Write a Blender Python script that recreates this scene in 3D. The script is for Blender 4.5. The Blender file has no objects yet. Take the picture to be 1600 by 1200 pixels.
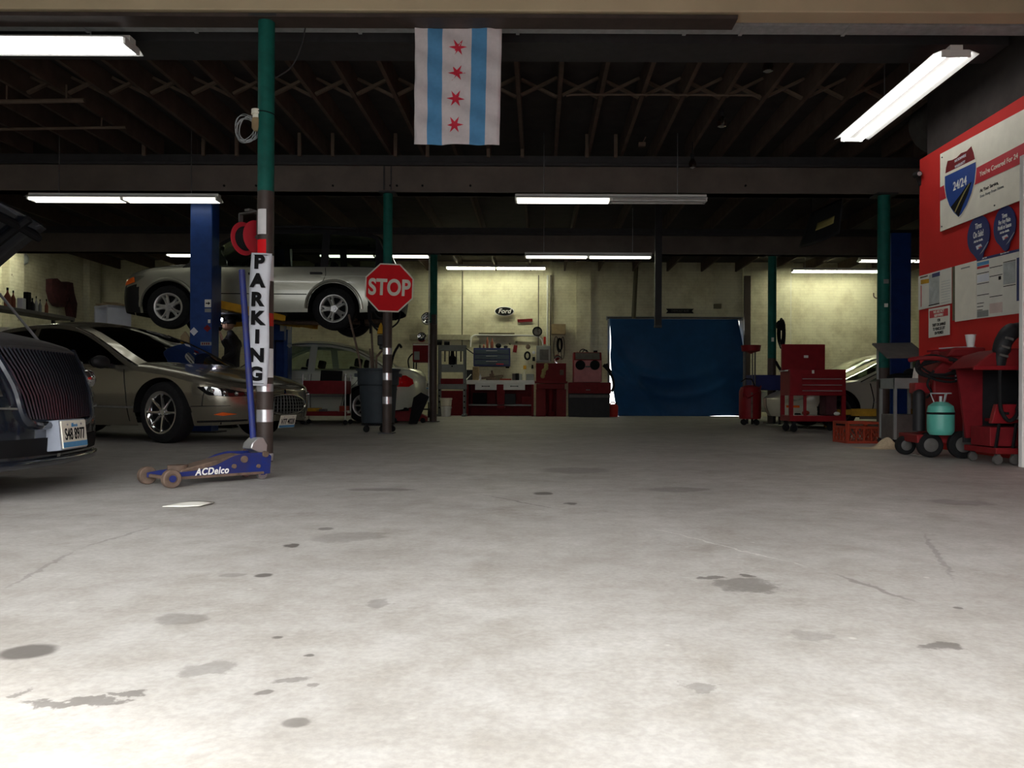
import bpy, bmesh, math, random
from mathutils import Vector, Matrix, Euler
random.seed(7)
PI = math.pi
scene = bpy.context.scene
col = scene.collection
# ---------------------------------------------------------------- camera frame (1600x1200)
F, CX, CY, H, TH = 1256.0, 842.0, 617.0, 0.56, 0.0045
def un(u, v):
    a, b = u - CX, v - CY
    return a + b*TH, b - a*TH
def W(u, v, d):
    a, b = un(u, v); return Vector((a/F*d, d, H - b/F*d))
def G(u, v):
    a, b = un(u, v); d = H*F/b; return Vector((a/F*d, d, 0))
# ---------------------------------------------------------------- materials
def nd(nt, t, **kw):
    n = nt.nodes.new(t)
    for k, v in kw.items():
        if k in n.inputs: n.inputs[k].default_value = v
        else: setattr(n, k, v)
    return n
def rgba(c): return (c[0], c[1], c[2], 1.0)
def mat(name, c, rough=.5, metal=0.0, var=.12, scale=9.0, coat=0.0, bump=0.0, trans=0.0, dirt=None, spec=.5):
    m = bpy.data.materials.new(name); m.use_nodes = True
    nt = m.node_tree; b = nt.nodes['Principled BSDF']
    tc = nd(nt, 'ShaderNodeTexCoord')
    nz = nd(nt, 'ShaderNodeTexNoise', Scale=scale, Detail=6.0, Roughness=.6)
    nt.links.new(tc.outputs['Object'], nz.inputs['Vector'])
    rp = nd(nt, 'ShaderNodeValToRGB')
    rp.color_ramp.elements[0].position = .3; rp.color_ramp.elements[1].position = .7
    d = dirt if dirt else [x*(1-var) for x in c]
    rp.color_ramp.elements[0].color = rgba(d)
    rp.color_ramp.elements[1].color = rgba([min(1, x*(1+var)) for x in c] if not dirt else c)
    nt.links.new(nz.outputs['Fac'], rp.inputs['Fac'])
    nt.links.new(rp.outputs['Color'], b.inputs['Base Color'])
    b.inputs['Roughness'].default_value = rough; b.inputs['Metallic'].default_value = metal
    b.inputs['Coat Weight'].default_value = coat; b.inputs['Coat Roughness'].default_value = .06
    b.inputs['Specular IOR Level'].default_value = spec
    if bump:
        bp = nd(nt, 'ShaderNodeBump', Strength=bump, Distance=.01)
        nt.links.new(nz.outputs['Fac'], bp.inputs['Height']); nt.links.new(bp.outputs['Normal'], b.inputs['Normal'])
    return m
def emit(name, c, s):
    m = bpy.data.materials.new(name); m.use_nodes = True
    nt = m.node_tree; nt.nodes.remove(nt.nodes['Principled BSDF'])
    e = nd(nt, 'ShaderNodeEmission', Color=rgba(c), Strength=s)
    nt.links.new(e.outputs[0], nt.nodes['Material Output'].inputs['Surface']); return m
def glassmat(name, tint, op):
    m = bpy.data.materials.new(name); m.use_nodes = True
    nt = m.node_tree; nt.nodes.remove(nt.nodes['Principled BSDF'])
    t = nd(nt, 'ShaderNodeBsdfTransparent', Color=rgba(tint))
    g = nd(nt, 'ShaderNodeBsdfGlossy', Roughness=.02, Color=(1, 1, 1, 1))
    fr = nd(nt, 'ShaderNodeFresnel', IOR=1.5)
    ad = nd(nt, 'ShaderNodeMath', operation='ADD'); ad.inputs[1].default_value = op
    mx = nd(nt, 'ShaderNodeMixShader')
    nt.links.new(fr.outputs[0], ad.inputs[0]); nt.links.new(ad.outputs[0], mx.inputs[0])
    nt.links.new(t.outputs[0], mx.inputs[1]); nt.links.new(g.outputs[0], mx.inputs[2])
    nt.links.new(mx.outputs[0], nt.nodes['Material Output'].inputs['Surface']); return m
def brickmat(name, c1, c2, mortar):
    m = bpy.data.materials.new(name); m.use_nodes = True
    nt = m.node_tree; b = nt.nodes['Principled BSDF']
    tc = nd(nt, 'ShaderNodeTexCoord')
    sx = nd(nt, 'ShaderNodeSeparateXYZ'); nt.links.new(tc.outputs['Object'], sx.inputs[0])
    ad = nd(nt, 'ShaderNodeMath', operation='ADD')
    nt.links.new(sx.outputs['X'], ad.inputs[0]); nt.links.new(sx.outputs['Y'], ad.inputs[1])
    cb = nd(nt, 'ShaderNodeCombineXYZ')
    nt.links.new(ad.outputs[0], cb.inputs['X']); nt.links.new(sx.outputs['Z'], cb.inputs['Y'])
    br = nd(nt, 'ShaderNodeTexBrick', Color1=rgba(c1), Color2=rgba(c2), Mortar=rgba(mortar), Scale=1.0)
    br.inputs['Brick Width'].default_value = .225; br.inputs['Row Height'].default_value = .078
    br.inputs['Mortar Size'].default_value = .006; br.inputs['Mortar Smooth'].default_value = .4
    nt.links.new(cb.outputs[0], br.inputs['Vector'])
    nz = nd(nt, 'ShaderNodeTexNoise', Scale=1.6, Detail=9.0, Roughness=.7)
    nt.links.new(tc.outputs['Object'], nz.inputs['Vector'])
    rp = nd(nt, 'ShaderNodeValToRGB'); rp.color_ramp.elements[0].position = .32; rp.color_ramp.elements[1].position = .55
    rp.color_ramp.elements[0].color = (.62, .58, .5, 1); rp.color_ramp.elements[1].color = (1, 1, 1, 1)
    nt.links.new(nz.outputs['Fac'], rp.inputs['Fac'])
    mx = nd(nt, 'ShaderNodeMix', data_type='RGBA', blend_type='MULTIPLY'); mx.inputs[0].default_value = .8
    nt.links.new(br.outputs['Color'], mx.inputs[6]); nt.links.new(rp.outputs['Color'], mx.inputs[7])
    n2 = nd(nt, 'ShaderNodeTexNoise', Scale=7.0, Detail=4.0)
    nt.links.new(tc.outputs['Object'], n2.inputs['Vector'])
    r2 = nd(nt, 'ShaderNodeValToRGB'); r2.color_ramp.elements[0].position = .24; r2.color_ramp.elements[1].position = .3
    r2.color_ramp.elements[0].color = (.25, .2, .15, 1); r2.color_ramp.elements[1].color = (1, 1, 1, 1)
    nt.links.new(n2.outputs['Fac'], r2.inputs['Fac'])
    m2 = nd(nt, 'ShaderNodeMix', data_type='RGBA', blend_type='MULTIPLY'); m2.inputs[0].default_value = .8
    nt.links.new(mx.outputs[2], m2.inputs[6]); nt.links.new(r2.outputs['Color'], m2.inputs[7])
    nt.links.new(m2.outputs[2], b.inputs['Base Color'])
    bp = nd(nt, 'ShaderNodeBump', Strength=.35, Distance=.005, invert=True)
    nt.links.new(br.outputs['Fac'], bp.inputs['Height']); nt.links.new(bp.outputs['Normal'], b.inputs['Normal'])
    b.inputs['Roughness'].default_value = .6
    return m
def floormat():
    m = bpy.data.materials.new('worn_concrete'); m.use_nodes = True
    nt = m.node_tree; b = nt.nodes['Principled BSDF']; L = nt.links.new
    tc = nd(nt, 'ShaderNodeTexCoord'); P = tc.outputs['Object']
    def noise(s, d=6.0, r=.6):
        n = nd(nt, 'ShaderNodeTexNoise', Scale=s, Detail=d, Roughness=r); L(P, n.inputs['Vector']); return n.outputs['Fac']
    def ramp(fac, p0, c0, p1, c1):
        r = nd(nt, 'ShaderNodeValToRGB'); e = r.color_ramp.elements
        e[0].position = p0; e[0].color = rgba(c0); e[1].position = p1; e[1].color = rgba(c1); L(fac, r.inputs['Fac']); return r.outputs['Color']
    def mul(a, bb, f=1.0):
        x = nd(nt, 'ShaderNodeMix', data_type='RGBA', blend_type='MULTIPLY'); x.inputs[0].default_value = f
        L(a, x.inputs[6]); L(bb, x.inputs[7]); return x.outputs[2]
    base = ramp(noise(.8, 8), .3, (.33, .317, .298), .7, (.44, .43, .412))
    c = mul(base, ramp(noise(4.5, 8, .7), .35, (.80, .78, .75), .62, (1, 1, 1)))
    c = mul(c, ramp(noise(11, 6, .7), .36, (.90, .89, .875), .6, (1.02, 1.02, 1.02)))
    c = mul(c, ramp(noise(2.2, 10, .75), .3, (.62, .57, .52), .42, (1, 1, 1)), .55)
    c = mul(c, ramp(noise(60, 3), .4, (.92, .92, .92), .6, (1.04, 1.04, 1.04)))
    # small white paint flecks
    vo = nd(nt, 'ShaderNodeTexVoronoi', Scale=9.0); L(P, vo.inputs['Vector'])
    nzf = noise(3.0, 4)
    wob = nd(nt, 'ShaderNodeTexNoise', Scale=9.0, Detail=5.0, Roughness=.65); L(P, wob.inputs['Vector'])
    wv = nd(nt, 'ShaderNodeVectorMath', operation='SUBTRACT'); L(wob.outputs['Color'], wv.inputs[0]); wv.inputs[1].default_value = (.5, .5, .5)
    # individual oil spots, tyre marks and cracks: (px,py, half-width px, half-height px, tilt, strength, wobble)
    spots = [(45, 1018, 46, 13, 0, .62, .05), (462, 1129, 23, 9, 0, .45, .05), (410, 1083, 14, 4.5, -5, .5, .1), (450, 1064, 30, 4, -12, .4, .2),
             (412, 899, 14, 3.5, 0, .62, .06), (455, 852, 13, 3, -8, .65, .2), (510, 826, 14, 2.5, 0, .5, .1), (366, 898, 22, 3, 0, .28, .1),
             (432, 995, 12, 2.5, 0, .55, .1), (484, 1024, 8, 2.5, 0, .6, .1), (285, 966, 40, 9, 0, .3, .2), (330, 1043, 40, 11, 0, .28, .3),
             (120, 1096, 80, 8, -4, .5, .5), (190, 1083, 32, 4, -12, .5, .3), (30, 1083, 14, 5, 20, .4, .3), (492, 1072, 12, 4, -10, .4, .2),
             (848, 771, 16, 2.2, 0, .7, .2), (892, 787, 9, 2, -5, .85, .2), (1470, 1011, 34, 7, 3, .5, .3), (1170, 915, 60, 11, 8, .42, .6),
             (1110, 902, 18, 3, 8, .55, .3), (1165, 900, 14, 2.5, 8, .6, .2), (1260, 988, 34, 8, 0, .2, .4), (900, 735, 60, 5, 0, .3, .5),
             (1060, 765, 55, 4, -4, .3, .5), (1500, 785, 50, 5, 0, .3, .4), (1100, 1075, 26, 4, 6, .3, .3), (1500, 950, 9, 2, 0, .55, .1),
             (600, 942, 24, 8, 0, .3, .4), (545, 838, 60, 9, -6, .22, .4), (600, 765, 60, 2.2, 0, .4, .3), (1620, 843, 10, 3, 0, .6, .1)]
    lines = [((740, 770), (890, 799), .010, .45), ((1300, 895), (1440, 944), .014, .4), ((0, 925), (120, 858), .012, .3), ((120, 858), (250, 820), .01, .3),
             ((1440, 830), (1497, 915), .012, .28), ((1000, 820), (1300, 895), .006, -.3)]
    def mask(cx, cy, hx, hy, rot, st, wb, soft=.55):
        vm = nd(nt, 'ShaderNodeVectorMath', operation='MULTIPLY_ADD')
        L(wv.outputs[0], vm.inputs[0]); vm.inputs[1].default_value = (wb, wb, 0); L(P, vm.inputs[2])
        mp = nd(nt, 'ShaderNodeMapping', vector_type='TEXTURE'); L(vm.outputs[0], mp.inputs['Vector'])
        mp.inputs['Location'].default_value = (cx, cy, 0); mp.inputs['Rotation'].default_value = (0, 0, rot); mp.inputs['Scale'].default_value = (hx, hy, 1)
        ln = nd(nt, 'ShaderNodeVectorMath', operation='LENGTH'); L(mp.outputs[0], ln.inputs[0])
        mr = nd(nt, 'ShaderNodeMapRange', interpolation_type='SMOOTHSTEP'); L(ln.outputs['Value'], mr.inputs[0])
        mr.inputs[1].default_value = soft; mr.inputs[2].default_value = 1.1; mr.inputs[3].default_value = st; mr.inputs[4].default_value = 0
        return mr.outputs[0]
    def apply(c, f, tone):
        x = nd(nt, 'ShaderNodeMix', data_type='RGBA'); L(f, x.inputs[0]); L(c, x.inputs[6]); x.inputs[7].default_value = rgba(tone); return x.outputs[2]
    for (u, v, hu, hv, tl, st, wb) in spots:
        p = G(u, v); px = abs(G(u+hu, v).x - p.x); py = abs(G(u, v+hv).y - G(u, v-hv).y)/2
        c = apply(c, mask(p.x, p.y, px, py, -math.radians(tl)*.5, min(.92, st*1.35), wb*.5, .72), (.07, .062, .055))
    for (a, d, w, st) in lines:
        p, q = G(*a), G(*d); mid = (p+q)/2; dv = q-p
        c = apply(c, mask(mid.x, mid.y, dv.length/2, w, math.atan2(dv.y, dv.x), abs(st)*1.25, .09), (.09, .075, .07) if st > 0 else (.7, .69, .66))
    fl = nd(nt, 'ShaderNodeMapRange'); L(vo.outputs['Distance'], fl.inputs[0])
    fl.inputs[1].default_value = .05; fl.inputs[2].default_value = .10; fl.inputs[3].default_value = .45; fl.inputs[4].default_value = 0
    fm = nd(nt, 'ShaderNodeMath', operation='MULTIPLY'); L(fl.outputs[0], fm.inputs[0])
    g2 = nd(nt, 'ShaderNodeMapRange'); L(nzf, g2.inputs[0]); g2.inputs[1].default_value = .52; g2.inputs[2].default_value = .6; L(g2.outputs[0], fm.inputs[1])
    c = apply(c, fm.outputs[0], (.62, .6, .56))
    L(c, b.inputs['Base Color'])
    rr = nd(nt, 'ShaderNodeMapRange'); L(noise(1.7, 6), rr.inputs[0]); rr.inputs[3].default_value = .45; rr.inputs[4].default_value = .8; L(rr.outputs[0], b.inputs['Roughness'])
    bp = nd(nt, 'ShaderNodeBump', Strength=.12, Distance=.004); L(noise(40, 4), bp.inputs['Height']); L(bp.outputs['Normal'], b.inputs['Normal'])
    return m
# ---------------------------------------------------------------- mesh builder
class MB:
    def __init__(s): s.bm = bmesh.new(); s.mi = 0
    def face(s, vs):
        try:
            f = s.bm.faces.new(vs); f.material_index = s.mi; return f
        except ValueError: return None
    def v(s, c): return s.bm.verts.new(c)
    def box(s, c, sz, rot=None):
        c = Vector(c); h = Vector(sz)/2
        R = rot if isinstance(rot, Matrix) else (Euler(rot).to_matrix() if rot else None)
        vs = []
        for x in (-1, 1):
            for y in (-1, 1):
                for z in (-1, 1):
                    p = Vector((x*h.x, y*h.y, z*h.z))
                    vs.append(s.v(c + (R @ p if R else p)))
        for q in ((0, 1, 3, 2), (4, 6, 7, 5), (0, 4, 5, 1), (2, 3, 7, 6), (0, 2, 6, 4), (1, 5, 7, 3)): s.face([vs[i] for i in q])
        return s
    def bar(s, p0, p1, w, h, up=(0, 0, 1)):
        p0, p1 = Vector(p0), Vector(p1); d = (p1-p0); z = d.normalized(); u = Vector(up)
        if abs(z.dot(u)) > .99: u = Vector((0, 1, 0))
        x = z.cross(u).normalized(); y = x.cross(z)
        return s.box((p0+p1)/2, (w, h, d.length), Matrix((x, y, z)).transposed())
    def ring(s, c, x, y, r, n): return [s.v(c + x*(r*math.cos(2*PI*i/n)) + y*(r*math.sin(2*PI*i/n))) for i in range(n)]
    def bridge(s, a, b):
        n = len(a)
        for i in range(n): s.face([a[i], a[(i+1) % n], b[(i+1) % n], b[i]])
    def cyl(s, p0, p1, r, r1=None, n=16, cap=True):
        p0, p1 = Vector(p0), Vector(p1); z = (p1-p0).normalized()
        x = z.orthogonal().normalized(); y = z.cross(x); r1 = r if r1 is None else r1
        a, b = s.ring(p0, x, y, r, n), s.ring(p1, x, y, r1, n); s.bridge(a, b)
        if cap: s.face(a[::-1]); s.face(b)
        return s
    def tube(s, pts, r, n=8, closed=False, cap=True):
        pts = [Vector(p) for p in pts]; m = len(pts); rr = r if isinstance(r, (list, tuple)) else [r]*m
        rings = []; x = None
        for i in range(m):
            t = (pts[(i+1) % m] - pts[i-1]) if (closed or 0 < i < m-1) else (pts[1]-pts[0] if i == 0 else pts[-1]-pts[-2])
            if t.length < 1e-9: t = Vector((0, 0, 1))
            t.normalize()
            if x is None: x = t.orthogonal().normalized()
            x = (x - t*x.dot(t)); x = x.normalized() if x.length > 1e-6 else t.orthogonal().normalized()
            rings.append(s.ring(pts[i], x, t.cross(x), rr[i], n))
        for i in range(m-1): s.bridge(rings[i], rings[i+1])
        if closed: s.bridge(rings[-1], rings[0])
        elif cap: s.face(rings[0][::-1]); s.face(rings[-1])
        return s
    def lathe(s, prof, M=None, n=24, capend=True):
        M = M or Matrix(); rings = []
        for (r, h) in prof:
            rings.append([s.v(M @ Vector((max(r, 1e-4)*math.cos(2*PI*i/n), max(r, 1e-4)*math.sin(2*PI*i/n), h))) for i in range(n)])
        for i in range(len(rings)-1): s.bridge(rings[i], rings[i+1])
        if capend: s.face(rings[0][::-1]); s.face(rings[-1])
        return s
    def prism(s, poly, h, M=None):
        M = M or Matrix(); a = [s.v(M @ Vector((p[0], p[1], 0))) for p in poly]; b = [s.v(M @ Vector((p[0], p[1], h))) for p in poly]
        s.bridge(a, b); s.face(a[::-1]); s.face(b); return s
    def grid(s, fn, nu, nv, mifn=None):
        vs = [[s.v(fn(i/nu, j/nv)) for j in range(nv+1)] for i in range(nu+1)]
        for i in range(nu):
            for j in range(nv):
                if mifn: s.mi = mifn((i+.5)/nu, (j+.5)/nv)
                s.face([vs[i][j], vs[i+1][j], vs[i+1][j+1], vs[i][j+1]])
        return s
    def sph(s, c, r, n=14, m=8, M=None):
        r = Vector(r) if not isinstance(r, (int, float)) else Vector((r, r, r)); c = Vector(c); M = M or Matrix.Identity(3)
        def P(a, b): return c + M @ Vector((r.x*math.sin(b)*math.cos(a), r.y*math.sin(b)*math.sin(a), r.z*math.cos(b)))
        rows = [[s.v(P(2*PI*i/n, PI*j/m)) for i in range(n)] for j in range(1, m)]
        t, b = s.v(P(0, 0)), s.v(P(0, PI))
        for j in range(len(rows)-1): s.bridge(rows[j], rows[j+1])
        for i in range(n): s.face([t, rows[0][i], rows[0][(i+1) % n]]); s.face([b, rows[-1][(i+1) % n], rows[-1][i]])
        return s
    def build(s, name, mats, parent=None, smooth=35, bev=0.0, label=None, solid=0.0, sub=0):
        me = bpy.data.meshes.new(name)
        bmesh.ops.recalc_face_normals(s.bm, faces=s.bm.faces)
        s.bm.to_mesh(me); s.bm.free()
        for m in (mats if isinstance(mats, (list, tuple)) else [mats]): me.materials.append(m)
        if smooth:
            me.polygons.foreach_set('use_smooth', [True]*len(me.polygons)); me.set_sharp_from_angle(angle=math.radians(smooth))
        o = bpy.data.objects.new(name, me); col.objects.link(o)
        if parent: o.parent = parent
        if solid:
            md = o.modifiers.new('thick', 'SOLIDIFY'); md.thickness = solid; md.offset = 0
        if bev:
            md = o.modifiers.new('bevel', 'BEVEL'); md.width = bev; md.segments = 2; md.limit_method = 'ANGLE'; md.angle_limit = .6
        if sub:
            md = o.modifiers.new('sub', 'SUBSURF'); md.levels = sub; md.render_levels = sub
        if label: o['label'] = label
        return o
def tag(o, label, cat, group=None):
    o['label'] = label; o['category'] = cat
    if group: o['group'] = group
    return o
def thing(name, label, cat, loc=(0, 0, 0), rz=0.0, group=None, M=None):
    o = bpy.data.objects.new(name, None); col.objects.link(o)
    o.empty_display_size = .1
    if M is not None: o.matrix_world = M
    else: o.location = loc; o.rotation_euler = (0, 0, rz)
    return tag(o, label, cat, group)
def struct(o): o['kind'] = 'structure'; return o
def dup(root, loc, rz=None, label=None, cat=None, group=None):
    r = root.copy(); col.objects.link(r); r.location = loc
    if rz is not None: r.rotation_euler = (0, 0, rz)
    if label: r['label'] = label
    if group: r['group'] = group
    for ch in list(root.children):
        c = ch.copy(); col.objects.link(c); c.parent = r
        for g in list(ch.children):
            d = g.copy(); col.objects.link(d); d.parent = c
    return r
FRONT = Matrix(((1, 0, 0), (0, 0, -1), (0, 1, 0)))      # text reads from -y side
RIGHTW = Matrix(((0, 0, -1), (-1, 0, 0), (0, 1, 0)))    # text reads from -x side
def M4(R, loc): m = R.to_4x4(); m.translation = Vector(loc); return m
def text(name, body, h, loc, R, m, parent, bold=0.0, sx=1.0, align='CENTER', shear=0.0, ext=.001, spacing=1.0, label=None):
    cu = bpy.data.curves.new('t', 'FONT'); cu.body = body; cu.size = h/.72; cu.align_x = align; cu.align_y = 'CENTER'
    cu.offset = bold; cu.extrude = ext; cu.shear = shear; cu.space_character = spacing; cu.space_line = .8
    ob = bpy.data.objects.new('t', cu); me = bpy.data.meshes.new_from_object(ob)
    bpy.data.objects.remove(ob); bpy.data.curves.remove(cu)
    me.transform(M4(R, loc) @ Matrix.Diagonal((sx, 1, 1, 1)))
    me.materials.clear(); me.materials.append(m); me.name = name
    o = bpy.data.objects.new(name, me); col.objects.link(o)
    if parent: o.parent = parent
    if label: o['label'] = label
    return o
def pchip(pts):
    xs = [p[0] for p in pts]; ys = [p[1] for p in pts]; n = len(xs)
    h = [xs[i+1]-xs[i] for i in range(n-1)]; d = [(ys[i+1]-ys[i])/h[i] for i in range(n-1)]
    m = [0.0]*n; m[0] = d[0]; m[-1] = d[-1]
    for i in range(1, n-1):
        if d[i-1]*d[i] > 0:
            w1, w2 = 2*h[i]+h[i-1], h[i]+2*h[i-1]; m[i] = (w1+w2)/(w1/d[i-1]+w2/d[i])
    def f(x):
        if x <= xs[0]: return ys[0]
        if x >= xs[-1]: return ys[-1]
        i = 0
        while x > xs[i+1]: i += 1
        t = (x-xs[i])/h[i]; t2, t3 = t*t, t*t*t
        return (2*t3-3*t2+1)*ys[i]+(t3-2*t2+t)*h[i]*m[i]+(-2*t3+3*t2)*ys[i+1]+(t3-t2)*h[i]*m[i+1]
    return f
def arc(c, r, a0, a1, n, ax=0):
    out = []
    for i in range(n+1):
        a = a0+(a1-a0)*i/n; p, q = r*math.cos(a), r*math.sin(a)
        out.append(Vector(c)+(Vector((p, 0, q)) if ax == 0 else Vector((0, p, q)) if ax == 1 else Vector((p, q, 0))))
    return out
def smooth_pts(pts, k=6):
    pts = [Vector(p) for p in pts]; out = []
    for i in range(len(pts)-1):
        p0, p1, p2, p3 = pts[max(i-1, 0)], pts[i], pts[i+1], pts[min(i+2, len(pts)-1)]
        for j in range(k):
            t = j/k; out.append(.5*((2*p1)+(p2-p0)*t+(2*p0-5*p1+4*p2-p3)*t*t+(3*p1-p0-3*p2+p3)*t**3))
    return out+[pts[-1]]
# ---------------------------------------------------------------- palette
A = {}
A['brick'] = brickmat('painted_brick', (.76, .73, .53), (.73, .70, .505), (.64, .61, .44))
A['brick_end'] = brickmat('painted_brick_side', (.72, .69, .55), (.69, .66, .52), (.58, .55, .43))
A['floor'] = floormat()
A['wood'] = mat('old_joist_wood', (.085, .056, .04), .8, var=.3, scale=5, bump=.3)
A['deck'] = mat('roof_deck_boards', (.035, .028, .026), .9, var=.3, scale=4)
A['brace'] = mat('bridging_wood', (.12, .085, .06), .8, var=.2)
A['beam'] = mat('painted_steel_beam', (.13, .105, .088), .6, var=.22, scale=2.5)
A['header'] = mat('tan_header_paint', (.56, .46, .30), .6, var=.1, scale=1.5)
A['darksteel'] = mat('dark_steel', (.035, .034, .036), .6, var=.2)
A['galv'] = mat('galvanized_steel', (.42, .45, .46), .5, .2, var=.18, scale=14)
A['redwall'] = mat('red_painted_wall', (.55, .026, .022), .7, var=.08, scale=2, spec=.2)
A['green'] = mat('green_post_paint', (.007, .11, .088), .6, var=.25, scale=7, spec=.25)
A['brown'] = mat('brown_post_paint', (.06, .042, .036), .55, var=.25, scale=7)
A['white'] = mat('white_paint', (.8, .8, .78), .5, var=.05)
A['plastic_white'] = mat('white_plastic', (.72, .72, .70), .4, var=.06)
A['black'] = mat('black_rubber', (.010, .010, .011), .8, var=.3, scale=20, spec=.18)
A['blackp'] = mat('black_plastic', (.014, .014, .016), .55, var=.2, spec=.3)
A['chrome'] = mat('chrome', (.75, .75, .76), .12, 1.0, var=.04)
A['alloy'] = mat('silver_alloy', (.50, .50, .49), .34, .7, var=.06)
A['steel'] = mat('bare_steel', (.42, .42, .43), .35, .9, var=.2, scale=16)
A['rust'] = mat('rusty_steel', (.14, .095, .07), .75, .2, var=.35, scale=18)
A['blue'] = mat('blue_lift_paint', (.008, .04, .18), .42, var=.15, spec=.3)
A['jackblue'] = mat('blue_jack_paint', (.010, .026, .17), .5, scale=12, dirt=(.028, .028, .09), spec=.25)
A['yellow'] = mat('yellow_lift_paint', (.50, .27, .02), .6, var=.2, spec=.2)
A['red'] = mat('red_tool_paint', (.20, .008, .012), .5, var=.12, spec=.22)
A['mred'] = mat('machine_red_paint', (.17, .009, .011), .55, var=.12, spec=.2)
A['muted'] = mat('muted_orange_plastic', (.26, .085, .05), .6, var=.1, spec=.2)
A['ledge'] = mat('dirty_cream_ledge', (.33, .31, .22), .7, var=.2)
A['redp'] = mat('red_plastic', (.45, .03, .02), .6, var=.08, spec=.2)
A['dkred'] = mat('dark_red_paint', (.16, .008, .012), .6, var=.2, spec=.2)
A['stop'] = mat('stop_sign_red', (.75, .010, .016), .6, var=.05, spec=.15)
A['tape'] = mat('reflective_tape', (.75, .75, .78), .22, .6, var=.06)
A['tapew'] = mat('white_tape', (.75, .74, .75), .4, var=.06)
A['ink'] = mat('black_ink', (.008, .008, .009), .8, spec=.15)
A['grey'] = mat('grey_paint', (.22, .235, .23), .5, var=.12)
A['dgrey'] = mat('dark_grey_metal', (.085, .08, .075), .55, var=.25)
A['bin'] = mat('grey_plastic', (.036, .046, .056), .6, var=.12, spec=.25)
A['paper'] = mat('paper', (.72, .71, .64), .7, var=.05)
A['cream'] = mat('cream_sign', (.80, .77, .66), .6, var=.05, spec=.25)
A['navy'] = mat('navy_print', (.012, .022, .13), .5, var=.1)
A['roadblue'] = mat('shield_blue', (.012, .055, .27), .5, var=.08)
A['signred'] = mat('sign_red', (.52, .02, .035), .5, var=.06)
A['vinyl'] = mat('vinyl_banner', (.66, .68, .74), .4, var=.06, bump=.05)
A['cloth'] = mat('white_flag_cloth', (.62, .57, .58), .85, var=.05, bump=.1, scale=30)
A['flagblue'] = mat('blue_flag_cloth', (.085, .27, .50), .85, var=.06, bump=.1, scale=30)
A['flagred'] = mat('red_flag_cloth', (.60, .02, .05), .8, var=.05)
A['tarp'] = mat('blue_tarp', (.008, .065, .19), .5, var=.12, scale=4, spec=.25)
A['tube'] = emit('fluorescent_tube', (1.0, .985, .84), 4.0)
A['tubew'] = emit('fluorescent_tube_white', (1.0, .985, .95), 9.0)
A['tubewall'] = emit('bright_fluorescent_tube', (1.0, 1.0, .72), 36.0)
A['tubeoff'] = mat('unlit_tube', (.6, .6, .58), .3)
A['spark'] = emit('lamp_led', (.85, .85, 1.0), 60.0)
A['glass'] = glassmat('tinted_glass', (.78, .86, .80), .04)
A['glassd'] = glassmat('dark_tinted_glass', (.03, .035, .033), .05)
A['glasssuv'] = glassmat('privacy_glass', (.60, .66, .62), .02)
A['lens'] = glassmat('clear_lens', (.85, .87, .86), .10)
A['amber'] = mat('amber_lens', (.80, .13, .015), .2, var=.1)
A['redlens'] = mat('red_lens', (.55, .008, .012), .12, var=.2, coat=1.0)
A['mint'] = mat('mint_cylinder_paint', (.09, .38, .31), .4, var=.08)
A['sand'] = mat('sand', (.52, .42, .28), .95, var=.15, scale=40, bump=.4)
A['crate'] = mat('orange_crate_plastic', (.26, .034, .015), .6, var=.1, spec=.2)
A['skin'] = mat('skin', (.42, .25, .17), .55, var=.06)
A['jacket'] = mat('dark_jacket', (.012, .011, .014), .85, var=.3)
A['trouser'] = mat('brown_trousers', (.035, .022, .018), .85, var=.3)
A['maroon'] = mat('maroon_cloth', (.055, .012, .016), .9, var=.3)
A['card'] = mat('cardboard', (.30, .22, .12), .8, var=.15)
A['pink'] = mat('faded_red_panel', (.46, .16, .17), .55, var=.15, scale=6)
A['gold'] = mat('gold_print', (.30, .25, .08), .6)
A['olive'] = mat('olive_pipe', (.10, .09, .05), .6)
A['screen'] = mat('dark_glass', (.02, .022, .025), .08, coat=.5)
# ================================================================= camera, world
cam = bpy.data.cameras.new('camera'); co = bpy.data.objects.new('camera', cam); col.objects.link(co)
cam.sensor_width = 36; cam.lens = F/1600*36; cam.shift_x = (800-CX)/1600; cam.shift_y = (CY-600)/1600
cam.clip_start = .05; cam.clip_end = 200
co.matrix_world = Matrix.Translation((0, 0, H)) @ Matrix.Rotation(PI/2, 4, 'X') @ Matrix.Rotation(TH, 4, 'Z')
scene.camera = co
w = bpy.data.worlds.new('sky'); scene.world = w; w.use_nodes = True
bg = w.node_tree.nodes['Background']; bg.inputs['Color'].default_value = (.93, .97, 1.0, 1); bg.inputs['Strength'].default_value = 14.0
wt = w.node_tree; tcw = wt.nodes.new('ShaderNodeTexCoord'); sxw = wt.nodes.new('ShaderNodeSeparateXYZ'); rw = wt.nodes.new('ShaderNodeValToRGB')
wt.links.new(tcw.outputs['Generated'], sxw.inputs[0]); wt.links.new(sxw.outputs['Z'], rw.inputs['Fac']); wt.links.new(rw.outputs['Color'], bg.inputs['Color'])
rw.color_ramp.elements[0].position = .06; rw.color_ramp.elements[0].color = (.17, .172, .175, 1); rw.color_ramp.elements[1].position = .5; rw.color_ramp.elements[1].color = (1.0, .992, .975, 1)
scene.view_settings.view_transform = 'Standard'; scene.view_settings.look = 'None'
scene.view_settings.exposure = 0.0; scene.view_settings.gamma = 1.0; scene.view_settings.use_curve_mapping = False
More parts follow.
